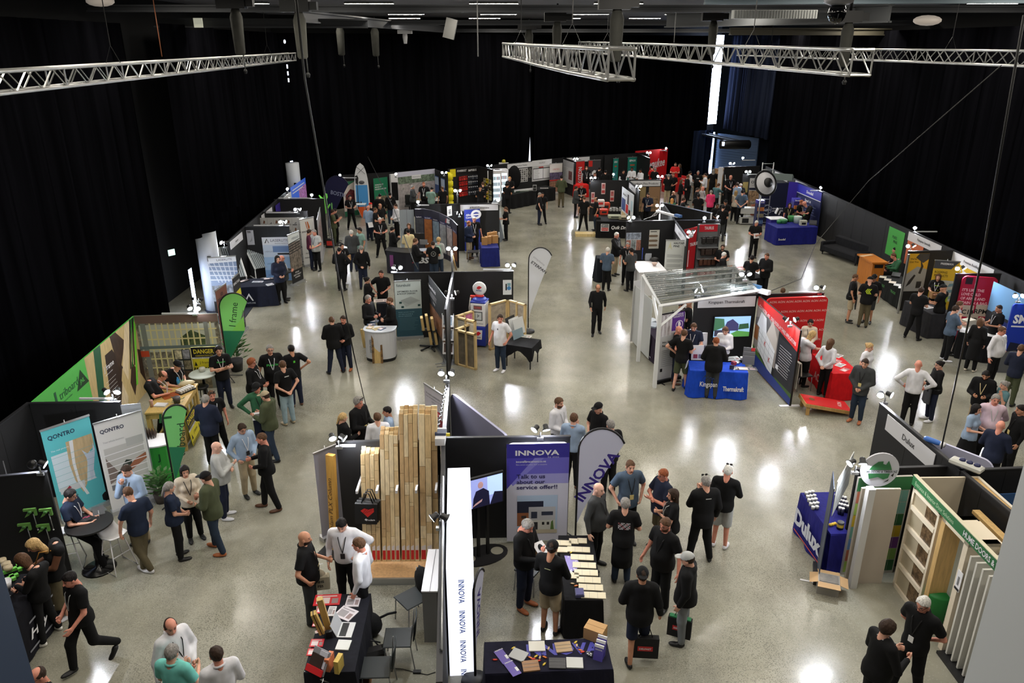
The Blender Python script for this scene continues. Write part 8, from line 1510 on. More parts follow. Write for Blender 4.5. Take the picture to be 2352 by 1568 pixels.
for k,(px,py,rz)in en(((1154,1507,-60),(1177,1535,-60))):sh_(px,py,.766+.004*k,rz+90,.14,.28,(104,88,176),'purple INNOVA brochure on the near navy table, %s of two'%('upper','lower')[k],group='purple brochures on the near table',draw=dbro)
cs_=[(206,60,40),(220,190,60),(196,170,130),(60,60,130),(214,120,50)]
pos=[(1137,1515),(1179,1488),(1260,1489),(1212,1498),(1218,1510),(1225,1513),(1231,1507),(1240,1510),(1246,1502),(1251,1509),(1237,1517),(1322,1475),(1325,1482),(1329,1487),(1333,1493),(1338,1497),(1250,1525)]
pr=[]
for k,(px,py)in en(pos):
 q=P(px,py,.77)
 if k<5:m=MB();m.bx(-.025,-.012,0,.025,.012,.014,cc(*cs_[k]));m.pg([(-.045,0),(-.025,.0),(-.025,.012),(-.045,.014)],0,cc(*cs_[k]),.002);m.pg([(.025,0),(.045,0),(.045,.014),(.025,.012)],0,cc(*cs_[k]),.002);o=m.bd('wrapped_sweet');pr.append(o)
 else:o=pr[k%5].copy();COL.objects.link(o)
 o.matrix_local=T(q[0],q[1],.766,37*k);tag(o,'small wrapped sweet scattered on the near navy table','sweet','wrapped sweets on the near table')
it('foil_sweets',1353,1504,.766,0,'heap of silver foil sweets beside the purple leaflet holder','sweets',lambda m:[m.ell((.03*cos(k*2),.04*sin(k*3),.015+.008*(k%3)),(.022,.016,.014),METAL(),6)for k in rg(8)])
it('carton',1367,1462,.76,-28,'brown cardboard box at the back right of the near navy table','box',lambda m:[m.bx(-.15,-.11,0,.15,.11,.20,mat((190,150,100),.7)),m.bx(-.15,-.005,.2,.15,.005,.202,mat((160,124,80),.7))])
q=P(1375,1510,.766);R=em('leaflet_holder',T(q[0],q[1],.76,-25),'acrylic holder of three purple INNOVA leaflets','stand')
for k in rg(3):m=MB();XT=TL((0,-.06*k+.06,0))@RX(-16);m.bx(-.07,0,0,.07,.02,.30-.03*k,cc(90,80,170),X=XT);m.bx(-.07,-.001,.26-.03*k,.07,.021,.301-.03*k,wt,X=XT);m.tx('INNOVA',-.05,.22-.03*k,.02,wt,'l',.02,y=-.003,X=XT);m.bd('leaflet',R)
ua,ub=P(1300,1381,.76),P(1385,1378,.76);uc=P(1345,1237,.76)
ub2=P(1262,1238,.76)
X,L=fr(ua,ub);ta_((ub[0]-.62,ub[1]),ub,1.75,.76,(18,18,22),'long black cloth table of white sample tiles running away from the viewer',flare=.03)
rs=random.Random(9)
tiles=[(1293,1247,2),(1318,1243,1),(1337,1242,1),(1284,1262,2)]+[(1333,1262,3),(1341,1280,3),(1346,1298,3),(1350,1315,3),(1356,1332,3),(1361,1349,3),(1367,1367,3),(1318,1322,1)]
pr2={}
for k,(px,py,n_)in en(tiles):
 q=P(px-(4 if n_==3 else 0),py,.77);wd=(0,.17,.30,.40)[n_]
 if n_ not in pr2:m=MB();m.bx(-wd/2,-.075,0,wd/2,.075,.016,cc(226,216,188));[m.bx(-wd/2+wd*j/3-.002,-.075,.0161,-wd/2+wd*j/3+.001,.075,.0165,gy)for j in rg(1,n_)];o=m.bd('sample_tile');pr2[n_]=o
 else:o=pr2[n_].copy();COL.objects.link(o)
 o.matrix_local=T(q[0],q[1],.765,-4);tag(o,'cream sample tile on the long black table, %s'%('far row, left','far row, middle','far row, right','second row, left','right column, first from the far end','right column, second','right column, third','right column, fourth','right column, fifth','right column, sixth','right column, nearest','left of the column, beside the pen')[k],'sample','cream sample tiles on the long table')
it('colour_wheel',1301,1294,.77,0,'purple fan-shaped colour chart on the long black table','chart',lambda m:[m.prism([(0,0)]+[(.22*cos(t),.22*sin(t))for t in[radians(-80+16*k)for k in rg(12)]],0,.004,cc(150,138,206))]+[m.prism([(.17*cos(t),.17*sin(t)),(.2*cos(t),.2*sin(t)),(.2*cos(t+.08),.2*sin(t+.08)),(.17*cos(t+.08),.17*sin(t+.08))],.004,.006,wt)for t in[radians(-70+18*k)for k in rg(9)]])
for k,(px,py)in en(((1306,1258),(1312,1268),(1318,1283),(1320,1300),(1323,1345),(1328,1356),(1332,1366),(1315,1340))):o=pr[k%5].copy();COL.objects.link(o);q=P(px,py,.77);o.matrix_local=T(q[0],q[1],.766,50*k);tag(o,'small wrapped sweet scattered on the long black table','sweet','wrapped sweets on the long table')
it('sweet_box',1331,1364,.77,0,'small clear tray with sweets at the near end of the long black table','tray',lambda m:[m.bx(-.07,-.09,0,.07,.09,.05,cc(90,90,130)),m.bx(-.06,-.08,.05,.06,.08,.06,cc(60,56,120))]);sh_(1311,1317,.77,30,.10,.14,(226,226,230),'folded white paper beside the colour chart')
it('paper_bag',1221,1286,.45,0,'brown paper bag on a chair beside the writing man','bag',lambda m:[m.bx(-.13,-.1,-.0,.13,.1,.26,mat((120,90,60),.7),X=RZ(30))]);X=em('chair',T(*P(1216,1302,.44),0,60),'grey chair hidden between the writing man and the capped man in shorts','chair');m=MB();m.bx(-.2,-.2,.42,.2,.2,.45,cc(50,54,58));m.bd('seat',X);m=MB();[m.tu([(a*.18,b*.18,.42),(a*.2,b*.2,0)],.01,METAL())for a in(-1,1)for b in(-1,1)];m.bd('legs',X)
wa(W(2020,927),W(2360,1212),'long black spine partition carrying the Dulux fascia board');wa(W(1968,1085,2.05),W(2204,1078,2.05),'black partition behind the round HUME sign',h=2.1);wa(W(2204,1083),W(2420,1074),'black partition behind the blue Complete Reinforcing board')
hd_(W(2042,947),W(2152,1038),'Dulux','white fascia board lettered Dulux on the slanting black partition',.34,PH-.05)
lp(2034,912,(0,12),(70,10),0,'very bright spotlight pair at the far end of the Dulux partition');lp(1966,1070,(-40,25),(20,50),0,'spotlight beside the round HUME sign')
a,b=W(2126,1002,2.1),W(2286,1064,2.1);bo(a,b,.02,2.1,(190,190,214),'plain lavender-white fabric backdrop behind the Dulux partition',None,'backdrop','backdrop',th=.05,rnd=.2,off=0)
it('power_plug',2142,1012,2.3,-52,'blue industrial plug on top of the Dulux partition','plug',lambda m:[m.lh_([(.035,-.15),(.05,-.1),(.05,.1),(.03,.15)],cc(60,110,190),12,X=RY(90)),m.lh_([(.05,.15),(.05,.22)],wt,12,X=RY(90))]);it('power_board',2220,1068,2.32,-52,'white power board with three navy sockets on top of the Dulux partition','power board',lambda m:[m.bx(-.26,-.09,-.05,.26,.09,.06,cc(206,206,200),bev=.03)]+[m.ell((-.08+.12*k,0,.07),(.055,.055,.035),cc(30,36,80),10)for k in rg(3)])
def dcr(g,L,H):g.tx('Complete',L*.28,H*.80,H*.07,wt,'l',.03,shear=.2,wd=L*.36);g.tx('Reinforcing',L*.26,H*.70,H*.07,wt,'l',.03,shear=.2,wd=L*.46);g.pg([(L*.16+.10*cos(t),H*.80+.10*sin(t))for t in[radians(a)for a in rg(40,330,24)]]+[(L*.16+.06*cos(t),H*.80+.06*sin(t))for t in[radians(a)for a in rg(320,30,-24)]],-.005,wt);g.ls(L*.24,H*.64,L*.7,1,.1,cc(110,160,200));g.pg([(L*.4,H*.3),(L*.7,H*.35),(L*.8,H*.45),(L*.5,H*.42)],-.005,bk)
bo((W(2252,1100)[0],W(2252,1100)[1]-.05),(W(2252,1100)[0]+1.6,W(2252,1100)[1]+.08),.2,1.95,(24,74,130),'blue Complete Reinforcing board',dcr,'display_board','board')
def ddx(g,L,H):g.tx('Dulux',L*.08,H*.30,H*.42,cc(206,210,226),'l',.05,wd=L*.85);g.pg([(L*.1,H*.12),(L*.95,H*.17),(L*.95,H*.20),(L*.1,H*.15)],-.004,cc(206,80,60))
a,b=P(1839,1131,.85),P(1908,1226,.85);ta_(a,b,.75,.85,(34,34,120),'blue Dulux cloth table of small paint pots',ddx,flare=.05)
pc=None
for k in rg(14):
 px,py=((1852,1136),(1859,1134),(1866,1133),(1855,1144),(1862,1143),(1870,1142),(1858,1152),(1866,1151),(1873,1150),(1862,1161),(1870,1160),(1877,1159),(1867,1169),(1876,1168))[k]
 q=P(px,py,.86)
 if pc is None:m=MB();m.lh_([(.035,0),(.038,.05),(.034,.05)],mat((150,152,156),.4),10);m.lh_([(.036,.05),(.038,.06),(.01,.062)],wt,10);pc=m.bd('paint_pot');o=pc
 else:o=pc.copy();COL.objects.link(o)
 o.matrix_local=T(q[0],q[1],.86);tag(o,'small grey paint pot with a white lid on the Dulux table','pot','small paint pots on the Dulux table')
bc=None
for k in rg(14):
 i,j=k%4,k//4;q=P(1918+7*i+3*j,1150+10*j+2*i,.86);
 if bc is None:m=MB();m.lh_([(.03,0),(.03,.12)],cc(30,32,60),10);m.lh_([(.03,.12),(.032,.15),(.01,.152)],wt,10);bc=m.bd('drink_can');o=bc
 else:o=bc.copy();COL.objects.link(o)
 o.matrix_local=T(q[0],q[1],.86);tag(o,'dark bottle with a white cap on the Dulux table','bottle','dark bottles on the Dulux table')
it('duster_toy',1913,1208,.86,0,'small yellow soft toys at the near end of the Dulux table','toy',lambda m:[m.ell((.05*k-.05,.02*k,.03),(.035,.03,.03),cc(226,190,60),8)for k in rg(3)]);it('paint_tin',1929,1213,.86,0,'black and yellow paint tin at the near end of the Dulux table','tin',lambda m:[m.lh_([(.06,0),(.06,.14),(.055,.14)],cc(40,40,44),14),m.lh_([(.061,.04),(.061,.10)],cc(226,190,60),14,smooth=False)])
bo(W(1922,1105,2.1),W(1960,1036,2.1),1.4,2.1,(206,210,210),'pale panel with brown edging above the Dulux table',lambda g,L,H:g.ls(L*.1,H*.9,L*.9,6,.15,gy,.01),'display_board','board')
a,b=P(1885,1345,0),P(1886,1345,0);X,L=fr((P(1878,1345,0)[0],P(1878,1345,0)[1]),(P(1878,1345,0)[0]+.22,P(1878,1345,0)[1]+.62));R=em('roll_up_banner',X,'dark blue-grey roll-up banner seen edge-on in front of the Dulux table','banner',RG);m=MB();m.bx(0,0,.08,.62,.012,2.02,cc(56,68,90));m.bd('graphic',R);m=MB();m.bx(0,-.06,0,.62,.08,.08,cc(40,42,48));m.bx(.05,-.3,0,.09,.3,.015,wt);m.bd('base',R)
q=P(1907,1345,0);R=em('open_carton',T(*P(1903,1335,.2),0,-20),'open brown cardboard carton on the floor by the dark banner','box');cb=mat((184,150,108),.7);m=MB();m.bx(-.18,-.14,0,.18,.14,.26,mat((150,146,140),.7));m.bd('box',R);m=MB();m.bx(-.16,-.12,.26,.16,.12,.27,mat((120,116,110),.6,kd='mottle'));m.bd('contents',R)
for k,(dx,dy)in en(((-1,0),(1,0),(0,-1),(0,1))):
 m=MB();w2=.18 if dx else.14
 if dx:m.add([(dx*.18,-.14,.26),(dx*.18,.14,.26),(dx*.32,.15,.22),(dx*.32,-.15,.22)],[(0,1,2,3)],cb)
 else:m.add([(-.18,dy*.14,.26),(.18,dy*.14,.26),(.19,dy*.26,.24),(-.19,dy*.26,.24)],[(0,1,2,3)],cb)
 o=m.bd('flap',R);md=o.modifiers.new('s','SOLIDIFY');md.thickness=.006
hA,hB=W(1968,1092,2.05),W(2092,1088,2.05);X,L=fr(hA,hB);grn=cc(44,110,64)
def dhu(g,L,H):
 g.rc(0,H*.87,L,H,grn,-.004)
 cs2=[(160,190,90),(110,150,200),(200,170,40),(186,110,86),(120,176,160)]
 for i in rg(8):
  for j in rg(7):
   c=cs2[(i*2+j*3)%5]if j<6 or i<5 else cs2[i%5]
   if i>=6:c=[(40,96,54),(130,170,84),(110,60,130),(190,160,40),(40,90,50),(110,160,150),(110,160,150)][j]
   g.rc(L*(.02+.12*i),H*(.03+.12*j),L*(.135+.12*i),H*(.145+.12*j),cc(*c),-.003)
R=em('tiled_wall',X@TL((0,-.08,0)),'coloured tile wall with a green top band behind the beige door','partition');m=MB();m.bx(0,0,0,L,.05,2.05,cc(190,186,180));m.bd('panel',R);g=MB();dhu(g,L,2.05);g.bd('print',R)
q=W(2020,1078,2.25);R=em('round_sign',T(q[0],q[1]-.0,0,0),'round white HUME DOORS & TIMBER NZ sign with a green map','sign');m=MB();m.lh_([(.01,-.01),(.33,-.01),(.33,.02),(.01,.02)],cc(216,216,226),32,X=TL((0,0,2.25))@RX(90),smooth=False);m.bd('disc',R);m=MB()
m.pg([(-.20,2.26),(.20,2.26),(.17,2.34),(.12,2.44),(.08,2.36),(.03,2.38),(.03,2.43),(-.06,2.42),(-.15,2.34)],-.03,grn);m.pg([(-.2,2.19),(.18,2.19),(.16,2.10),(.08,2.07),(-.02,2.12),(-.17,2.08)],-.03,grn);m.pg([(.2,2.15),(.25,2.2),(.24,2.12)],-.03,bk);m.pg([(.08,2.0),(.18,2.08),(.17,2.04)],-.03,bk);m.tx('HUME DOORS & TIMBER NZ',0,2.205,.045,cc(50,60,60),'c',.03,wd=.6,y=-.035);m.bd('print',R)
def slab(px,py0,w_,h,c,la,rz=0,dp=.04,name='door_panel',cat='door',y=0):
 q=P(px,py0,0);m=MB();m.bx(0,0,0,w_,dp,h,mat(c,.5));o=m.bd(name,None,T(q[0],q[1]+y,0,rz));tag(o,la,cat);return o
slab(1952,1352,.12,2.06,(214,214,214),'white door post standing in front of the beige door',dp=.12,name='door_post',cat='post');slab(1940,1338,.14,1.98,(190,180,164),'narrow beige door edge left of the white door post',12);slab(1962,1341,.50,1.98,(196,186,174),'tall plain beige door standing in front of the coloured tiles',y=.02)
fA,fB=W(2099,1094),W(2292,1292);X,L=fr(fA,fB);X=X@Mx.Diagonal((.9,1,1,1));R=em('green_fascia',X,'long green header lettered Entrance & Interior Door Solutions HUME DOORS & TIMBER','sign');m=MB();m.bx(-.02,0,PH-.16,L*1.35,.05,PH+.02,grn);m.bx(-.02,-.002,PH+.02,L*1.35,.06,PH+.035,mat((214,206,180),.6));m.bd('board',R);g=MB();g.tx('Entrance & Interior Door Solutions',.10,PH-.11,.075,cc(190,214,180),'l',0,wd=L*.55,y=-.006);g.tx('HUME DOORS & TIMBER',L*.72,PH-.12,.10,wt,'l',.02,wd=L*.55,y=-.006);g.bd('lettering',R)
cr=mat((226,214,192),.55);wd1=mat((206,170,112),.55,kd='wood')
R=em('door_frame',X,'cream glazed door with four crossbars under the green header','door');m=MB();
d0=.06
for u in(0,.86):m.bx(d0+u,.0,0,d0+u+.06,.06,2.04,cr)
m.bx(d0,0,1.98,d0+.92,.06,2.04,cr);m.bx(d0,0,0,d0+.92,.06,.08,cr);m.bd('frame',R)
for k in rg(4):m=MB();m.bx(d0+.06,-.01,.45+.40*k,d0+.86,.05,.53+.40*k,cr);m.bd('crossbar',R)
m=MB();m.bx(d0+.06,.03,.08,d0+.46,.035,1.98,mat((176,164,140),.12));m.bx(d0+.46,.03,.08,d0+.86,.035,1.98,mat((96,76,54),.2,kd='photo'));m.bd('glass',R)
R=em('sliding_door_unit',X,'tall pocket door unit with frosted glass and timber jamb under the header','door');m=MB();m.bx(1.06,0,0,1.18,.5,2.06,wd1);m.bx(1.75,0,0,1.87,.5,2.06,cr);m.bx(1.06,0,2.0,1.87,.5,2.06,cr);m.bd('jamb',R);m=MB();m.bx(1.18,.30,.05,1.75,.33,2.0,mat((176,184,178),.25));m.bd('frosted_glass',R)
m=MB();m.bx(1.79,-.01,1.2,1.93,.0,1.55,wt,X=X);m.bx(1.84,-.015,1.3,1.88,-.01,1.45,gy,X=X);m.bx(1.80,-.015,1.21,1.92,-.01,1.25,bk,X=X);tag(m.bd('notice'),'white notice sheet on the cream door jamb','notice')
for k in rg(5):o_=MB().bx(1.97+.17*k,-.0,.06,2.01+.17*k,.75,1.92,cc(214,212,204));o=o_.bd('sample_door',None,X);tag(o,'cream sample door standing in the door rack, %s from the far end'%('first','second','third','fourth','fifth')[k],'door','sample doors in the rack')
m=MB();m.bx(1.9,-.1,0,3.4,.9,.05,bk,X=X);tag(m.bd('door_rack_base'),'black base board under the rack of sample doors','base')
R=em('timber_box_frame',X,'timber and cream box frame above the glazed door','frame');m=MB();m.bx(-.02,.05,0,.02,1.1,2.2,cr);m.bx(-.02,1.1,0,2.6,1.15,2.2,mat((216,208,192),.55));m.bd('panels',R);m=MB();m.bx(.02,1.0,2.02,2.0,1.1,2.18,wd1);m.bx(.7,.7,1.9,2.2,.82,1.96,wd1);m.bx(1.2,.5,1.9,2.4,.54,2.05,cr);m.bd('rails',R)
X0=X;it('green_bin',2150,1390,.35,0,'bright green bin under the frosted glass unit','bin',lambda m:[m.lh_([(.16,-.35),(.2,.25),(.2,.28),(.02,.3)],cc(20,120,50),16),m.bx(.1,-.3,-.35,.4,0,.15,cc(20,120,50))])
def p(hx,hy,ang,la,**k):return pe(hx,hy,ang,la=la,**k)
W_='w'
p(152,1120,60,'man in navy T-shirt with white lanyard typing on a laptop at the black round table',ar='type',le='perch',tc='nt',hc='k',gl_=1,nd=28,lan='w',beard=False,sole=(220,220,220))
p(290,1063,320,'man in pale blue shirt, hand on chin, in front of the grey QONTRO banner',ar='chin/clasp',tp='shirt',tc='lb',bc='be',co_=1,nd=20,lan='k')
p(292,1116,205,'bald man in navy T-shirt with back print leaning on a white stool',ar='down/lean',le='cross',tc='nt',bc='kh',hr='buzz',hc='b',sh='w',nd=12,lean=6,pr_=('b','Your business in one',(90,180,190),.02,1.34,.2))
p(384,1106,95,'grey-haired woman in navy T-shirt with hands clasped',ar='clasp',tc='nt',hr='pony',hc='g',fem=1,h=1.66,tn=-10)
p(421,1067,10,'smiling woman with black hair in a cream cardigan holding a brochure',ar='front/hold',tp='long',tc='cr',hr='long',hc='k',fem=1,h=1.66,lan='k',nd=12)
p(473,1082,235,'man in black cap and olive jacket with jeans, facing the woman in cream',ar='hold/front',tp='jacket',tc='ol',bc='j',cap='k',sh='tan',le='step',nd=14)
p(493,1013,75,'bald man in pale grey jumper with arms crossed',ar='cross',tp='long',tc='lg',hr='none',sk='p',sh='w',fat=.6,bc='n')
p(552,968,25,'man in pale blue shirt and beige trousers with black name badge, looking down',ar='pocket/front',tp='shirt',tc='lb',bc='be',gl_=1,nd=26,lan='w',bg='k',co_=1)
p(601,992,262,'man in black with brown shoes holding out a card to the man in pale blue',ar='hold/front',tp='long',hr='buzz',hc='b',sk='r',sh='bn',le='step',h=1.8)
p(469,906,150,'grey-haired man in a navy jacket by the pine bar',ar='front/front',tp='jacket',tc='n',hc='g',fat=.4)
p(484,895,15,'man with sunglasses on his head and white lanyard beside the navy jacket man',ar='hip/down',gl_='up',lan='w',sh='bn',le='wide',hc='b',sk='r')
p(374,850,70,'bald staff member with glasses leaning on the pine bar',ar='type',le='step',lean=16,hr='thin',hc='b',gl_=1,sk='r',lan='w',fat=.3)
p(406,827,35,'staff member in black cap leaning on the far side of the pine bar',ar='front',lean=10,cap='k',lan='w',pr_=('f','Pinacle',(70,190,90),.05,1.22,.2))
p(500,793,8,'dark-haired staff member with arms crossed beside the green round table',ar='cross',hr='thick',hc='k',lan='w',bc='n',h=1.78,pr_=('f','Pinacle',(70,190,90),.05,1.33,.2))
p(575,821,62,'red-haired man with glasses in a black jumper',ar='front',tp='long',hr='thick',hc='r',gl_=1,lan='w',fat=.9,sk='r')
p(618,789,6,'tall man with glasses and green print on a black T-shirt wearing a blue badge',h=1.92,hr='buzz',hc='g',gl_=1,lan='w',bg='b',fat=.6,pr_=('f','Pinacle',(70,190,90),.06,1.26,.26),le='step')
p(648,827,205,'man in black T-shirt and light blue jeans with hands behind his back',ar='back',bc='lj',hc='b',sh='be',pr_=('b','#bar',(210,210,210),.025,1.36,.12),tn=20)
p(668,791,195,'dark-haired man in black T-shirt with a green sleeve mark, hand on hip',ar='hip/down',bc='n',hc='k',sk='t',sh='bn',pr_=('b','#bar',(90,200,60),.06,1.30,.05))
p(588,876,8,'man in green jumper and black cap with yellow badge',ar='hip/down',tp='long',tc='gr',bc='n',cap='k',lan='k',bg='y',nd=18,tn=30,h=1.8,sk='r')
p(610,897,238,'man in beige cap and olive hooded top reading a leaflet',ar='hold',tp='hoodie',tc='ol',bc='j',cap='be',le='step',nd=16)
p(72,1235,275,'blonde grey-haired woman in black vest and pleated skirt with a mustard shoulder bag',ar='type',tp='vest',jk='bn',bot='skirt',bc='kh',hr='long',hc='y',fem=1,h=1.68,bag='strap',sh='w',lean=14,nd=20)
p(47,1269,225,'woman with brown bob in black at the bottom-left table',ar='type',tp='long',hr='bob',hc='b',fem=1,h=1.66,sh='sw',le='wide',lean=10,nd=20)
p(160,1309,292,'man in black T-shirt striding to the left with white-soled trainers',ar='front/fwd',le='walk',hc='k',lan='lg',sole=(225,225,225),h=1.80,nd=18,sk='r')
p(84,1531,290,'man with glasses and yellow lanyard cut off by the bottom edge, at left',ar='front',hr='thin',gl_=1,lan='y',sk='r')
p(386,1416,28,'balding man in white shirt with black lanyard at the bottom left',ar='down/front',tp='shirt',tc='w',hr='thin',lan='k',bg='y',co_=1,sk='r',fat=.5,nd=18,tn=15)
p(389,1482,140,'grey-haired man in mint polo shirt holding a glass',ar='hold',tp='polo',tc='mi',hc='g',co_=1,fat=.4)
p(495,1486,190,'dark-haired man in white shirt seen from behind at the bottom edge',ar='front',tp='shirt',tc='w',co_=1,sk='r')
p(785,947,110,'woman with blonde ponytail in a black jacket left of the planks',ar='hold',tp='jacket',hr='pony',hc='y',fem=1,h=1.64)
p(821,910,50,'grey-haired man in black blazer with glasses on his head, gesturing',ar='hold',tp='jacket',hr='thick',hc='g',gl_='up',lan='k',bg='y',h=1.84,sk='r')
p(866,947,185,'brown-haired head just visible behind the second plank stack',tp='shirt',tc='w',hc='b',h=1.7)
p(890,933,275,'dark-haired man in a pale blue shirt half hidden behind the planks',tp='shirt',tc='lb',hc='k',sk='t',ar='front')
p(695,1219,75,'bald man in black polo and grey jeans with a cream tote bag',ar='pocket/hold',tp='polo',hr='none',sk='t',bc='dg',beard=1,lan='k',bg='y',co_=1,fat=.4,h=1.8,sole=(200,200,200))
p(784,1182,345,'young man in white shirt, hand on hip, looking down, in front of the planks',ar='down/hip',tp='shirt',tc='w',hc='k',nd=34,lan='k',bg='k',co_=1,h=1.82)
p(825,1233,248,'man in white shirt beside the navy table, seen from behind',tp='shirt',tc='w',hc='b',sk='r',co_=1,le='step',h=1.8)
p(1283,911,55,'man in white shirt with stubble standing on the open floor behind the INNOVA banner',ar='front',tp='shirt',tc='w',hc='b',beard=1,lan='lg',co_=1,h=1.82)
p(1318,948,168,'man in pale blue shirt seen from behind with his hand at his chin',ar='chin/crossl',tp='shirt',tc='lb',hc='b',sh='bn',co_=1,h=1.8)
p(1376,923,318,'man in black cap and black polo with hands held in front',ar='clasp',tp='polo',cap='k',hc='g',co_=1,fat=.3)
p(1404,963,212,'grey-haired man in black T-shirt seen from behind above the white flag',ar='front/down',hc='g',h=1.8,fat=.3)
p(1448,1054,22,'man in denim blue shirt with yellow badge, hands in pockets',ar='pocket',tp='polo',tc='db',hr='buzz',hc='b',lan='k',bg='y',fat=.3,h=1.84)
p(1526,1075,305,'man with glasses, arms crossed, in navy polo and brown shorts',ar='cross',tp='polo',tc='n',bot='shorts',bc='kh',hc='r',gl_=1,sk='r',co_=1,fat=.5)
p(1549,1122,285,'long-haired woman in black with a hand raised to her chest',ar='phone/crossl',tp='tee',hr='long',fem=1,h=1.66,lan='lg')
p(1624,1093,205,'man in black jacket with sunglasses on his head, hand at his face',ar='down/chin',tp='jacket',hr='buzz',hc='g',gl_='up',le='wide',h=1.84,pr_=('b','#bar',(210,210,210),.015,1.40,.1))
p(1673,1068,172,'man in black vest and pale shorts with white trainers',ar='cross',tp='long',bot='shorts',bc='lg',hr='buzz',hc='w',gl_='up',sh='w',sk='r',h=1.80)
p(1374,1107,62,'bald man in grey jumper beside the white INNOVA flag',tp='long',tc='dg',hr='none',sk='p',lan='k',bg='w',fat=.5,h=1.8)
p(1437,1143,182,'man with a patterned print on the back of his black T-shirt and an apron',ar='front',bc='j',hc='g',ap=1,fat=.5,pr_=('b','#tile',(216,216,220),.1,1.28,.2))
p(1531,1187,325,'man with glasses and beard in a black polo with yellow badge, arms at his sides',tp='polo',hc='b',gl_=1,beard=1,lan='k',bg='y',co_=1,fat=.6,h=1.84,sk='r',sole=(200,200,200))
p(1585,1268,262,'man in grey cap and black hooded jacket holding a black carrier bag',tp='hoodie',bc='g',cap='lg',nd=14,h=1.74)
p(1206,1185,55,'man in black top and navy trousers writing on a clipboard',ar='hold/phone',tp='long',bc='n',hc='g',nd=36,sh='tan',lan='k',h=1.84,fat=.2,sk='r')
p(1267,1243,158,'man in black cap and beige shorts seen from behind at the tile table',ar='type',tp='long',bot='shorts',bc='be',cap='-k',nd=16,sk='t',h=1.78,pr_=('b','#bar',(200,200,150),.012,1.34,.1),fat=.2)
p(1477,1305,186,'man in black cap, black hooded top and shorts carrying a red-labelled black bag',ar='down/front',tp='hoodie',bot='shorts',bc='n',cap='-k',fat=.4,sk='t',h=1.76,sole=(210,210,210),le='step')
p(2129,1365,335,'white-haired man with glasses in black with a white name badge, hands behind his back',ar='back',tp='polo',hc='w',gl_=1,bg='w',lan='k',h=1.84,sk='r',nd=22,le='step',co_=1)
p(2040,1424,135,'dark-haired man in black jumper seen from behind, hands together',ar='hold',tp='long',hr='thick',fat=.7,lan='lg',h=1.80)
p(1990,821,345,'man in dark jacket and jeans with yellow badge beside the bean bag game',ar='clasp',tp='jacket',tc='dg',bc='j',lan='k',bg='y',sh='tan',nd=16,h=1.78)
p(1998,786,65,'blonde woman in a white T-shirt near the red AON table',tc='w',hr='bun',hc='y',fem=1,h=1.66)
p(2112,826,182,'bald man in white shirt with both hands on his hips, seen from behind',ar='hip',tp='shirt',tc='w',hr='none',sk='r',fat=.3,h=1.78)
p(2161,827,300,'woman with glasses and dark bun carrying a grey jacket',ar='front/hold',tp='long',hr='bun',hc='k',fem=1,h=1.68,gl_=1,bc='n',sh='w',jk='dg',fat=.4)
p(2268,847,355,'bearded man in black jacket and beige trousers looking at his phone',ar='hold',tp='jacket',bc='be',hc='k',beard=1,nd=30,lan='y',sk='t',sh='w')
p(2311,874,300,'grey-haired woman in a teal T-shirt raising one hand',ar='front/wave',tc='te',hr='bun',hc='g',fem=1,h=1.6)
p(2290,903,15,'man in pale pink shirt with lanyard',ar='back',tp='shirt',tc='lp',hc='g',sk='r',lan='lg',bg='y',co_=1,fat=.6,h=1.84)
p(2244,927,70,'long-haired woman in pale blue T-shirt and dark floral skirt',ar='hold',tc='lb',bot='skirt',hr='long',hc='k',fem=1,h=1.64)
p(2301,965,165,'bald man in dark blue jumper with his back to the viewer',ar='front',tp='long',tc='n',hr='none',sk='r',fat=.5,h=1.78)
p(2350,928,300,'man in black shirt with yellow badge at the right edge',tp='shirt',hc='k',bg='y',lan='k',sk='t')
p(2348,790,165,'man in navy jumper and olive trousers at the right edge',ar='front',tp='long',tc='n',bc='ol',hc='b')
p(2303,748,60,'man with glasses in white shirt, hand on hip, black badge',ar='down/hip',tp='shirt',tc='w',hc='b',gl_=1,lan='w',bg='k',co_=1,fat=.5,h=1.82,sk='r')
p(2255,729,172,'brown-haired woman in a loose black dress by the white-topped table',tp='dress',hr='bob',hc='b',fem=1,h=1.68,sh='cr')
p(2298,699,305,'staff member in black polo with white piping behind the white-topped table',ar='hold',tp='polo',hr='buzz',lan='w',bc='be',sk='t',co_=1)
p(2196,700,120,'man in slate blue T-shirt, hand at his chin, with white shoes',ar='chin/front',tc='db',sh='w',h=1.8)
p(2205,690,95,'man in grey partly hidden behind the slate blue T-shirt man',ar='front',tc='lg',hc='b')
p(2170,653,245,'man in black cap and black T-shirt with a yellow mark at the dark grey counter',ar='type',cap='k',lan='w',sk='t',h=1.8,pr_=('b','#arrows',(200,220,40),.1,1.3,.1))
p(2157,628,355,'long-haired staff member with yellow-green print behind the dark grey counter',ar='front',hr='long',hc='b',fem=1,h=1.68,pr_=('f','#arrows',(190,220,50),.1,1.27,.1),lan='w')
p(2117,658,160,'man all in black leaning on the dark grey counter, seen from behind',ar='type',lan='w',le='wide',h=1.8)
p(2000,635,183,'man with large yellow-green arrows on the back of his black T-shirt',ar='front',hr='none',cap='k',bc='kh',pr_=('b','#arrows',(200,225,50),.1,1.3,.1),h=1.8,fat=.4)
p(1965,628,95,'shaven-headed man in black with pale shorts and a jacket tied at his waist',bot='shorts',bc='be',hr='buzz',hc='b',jk='dg',sk='t',sole=(220,220,220))
p(2010,629,350,'man in black cap and grey shorts facing the viewer behind the arrow T-shirt',bot='shorts',bc='dg',cap='k',sk='t',gl_=1)
p(2058,567,275,'dark-haired man in black and green seated at the orange counter',ar='front',hc='k',le='sit',h=1.75)
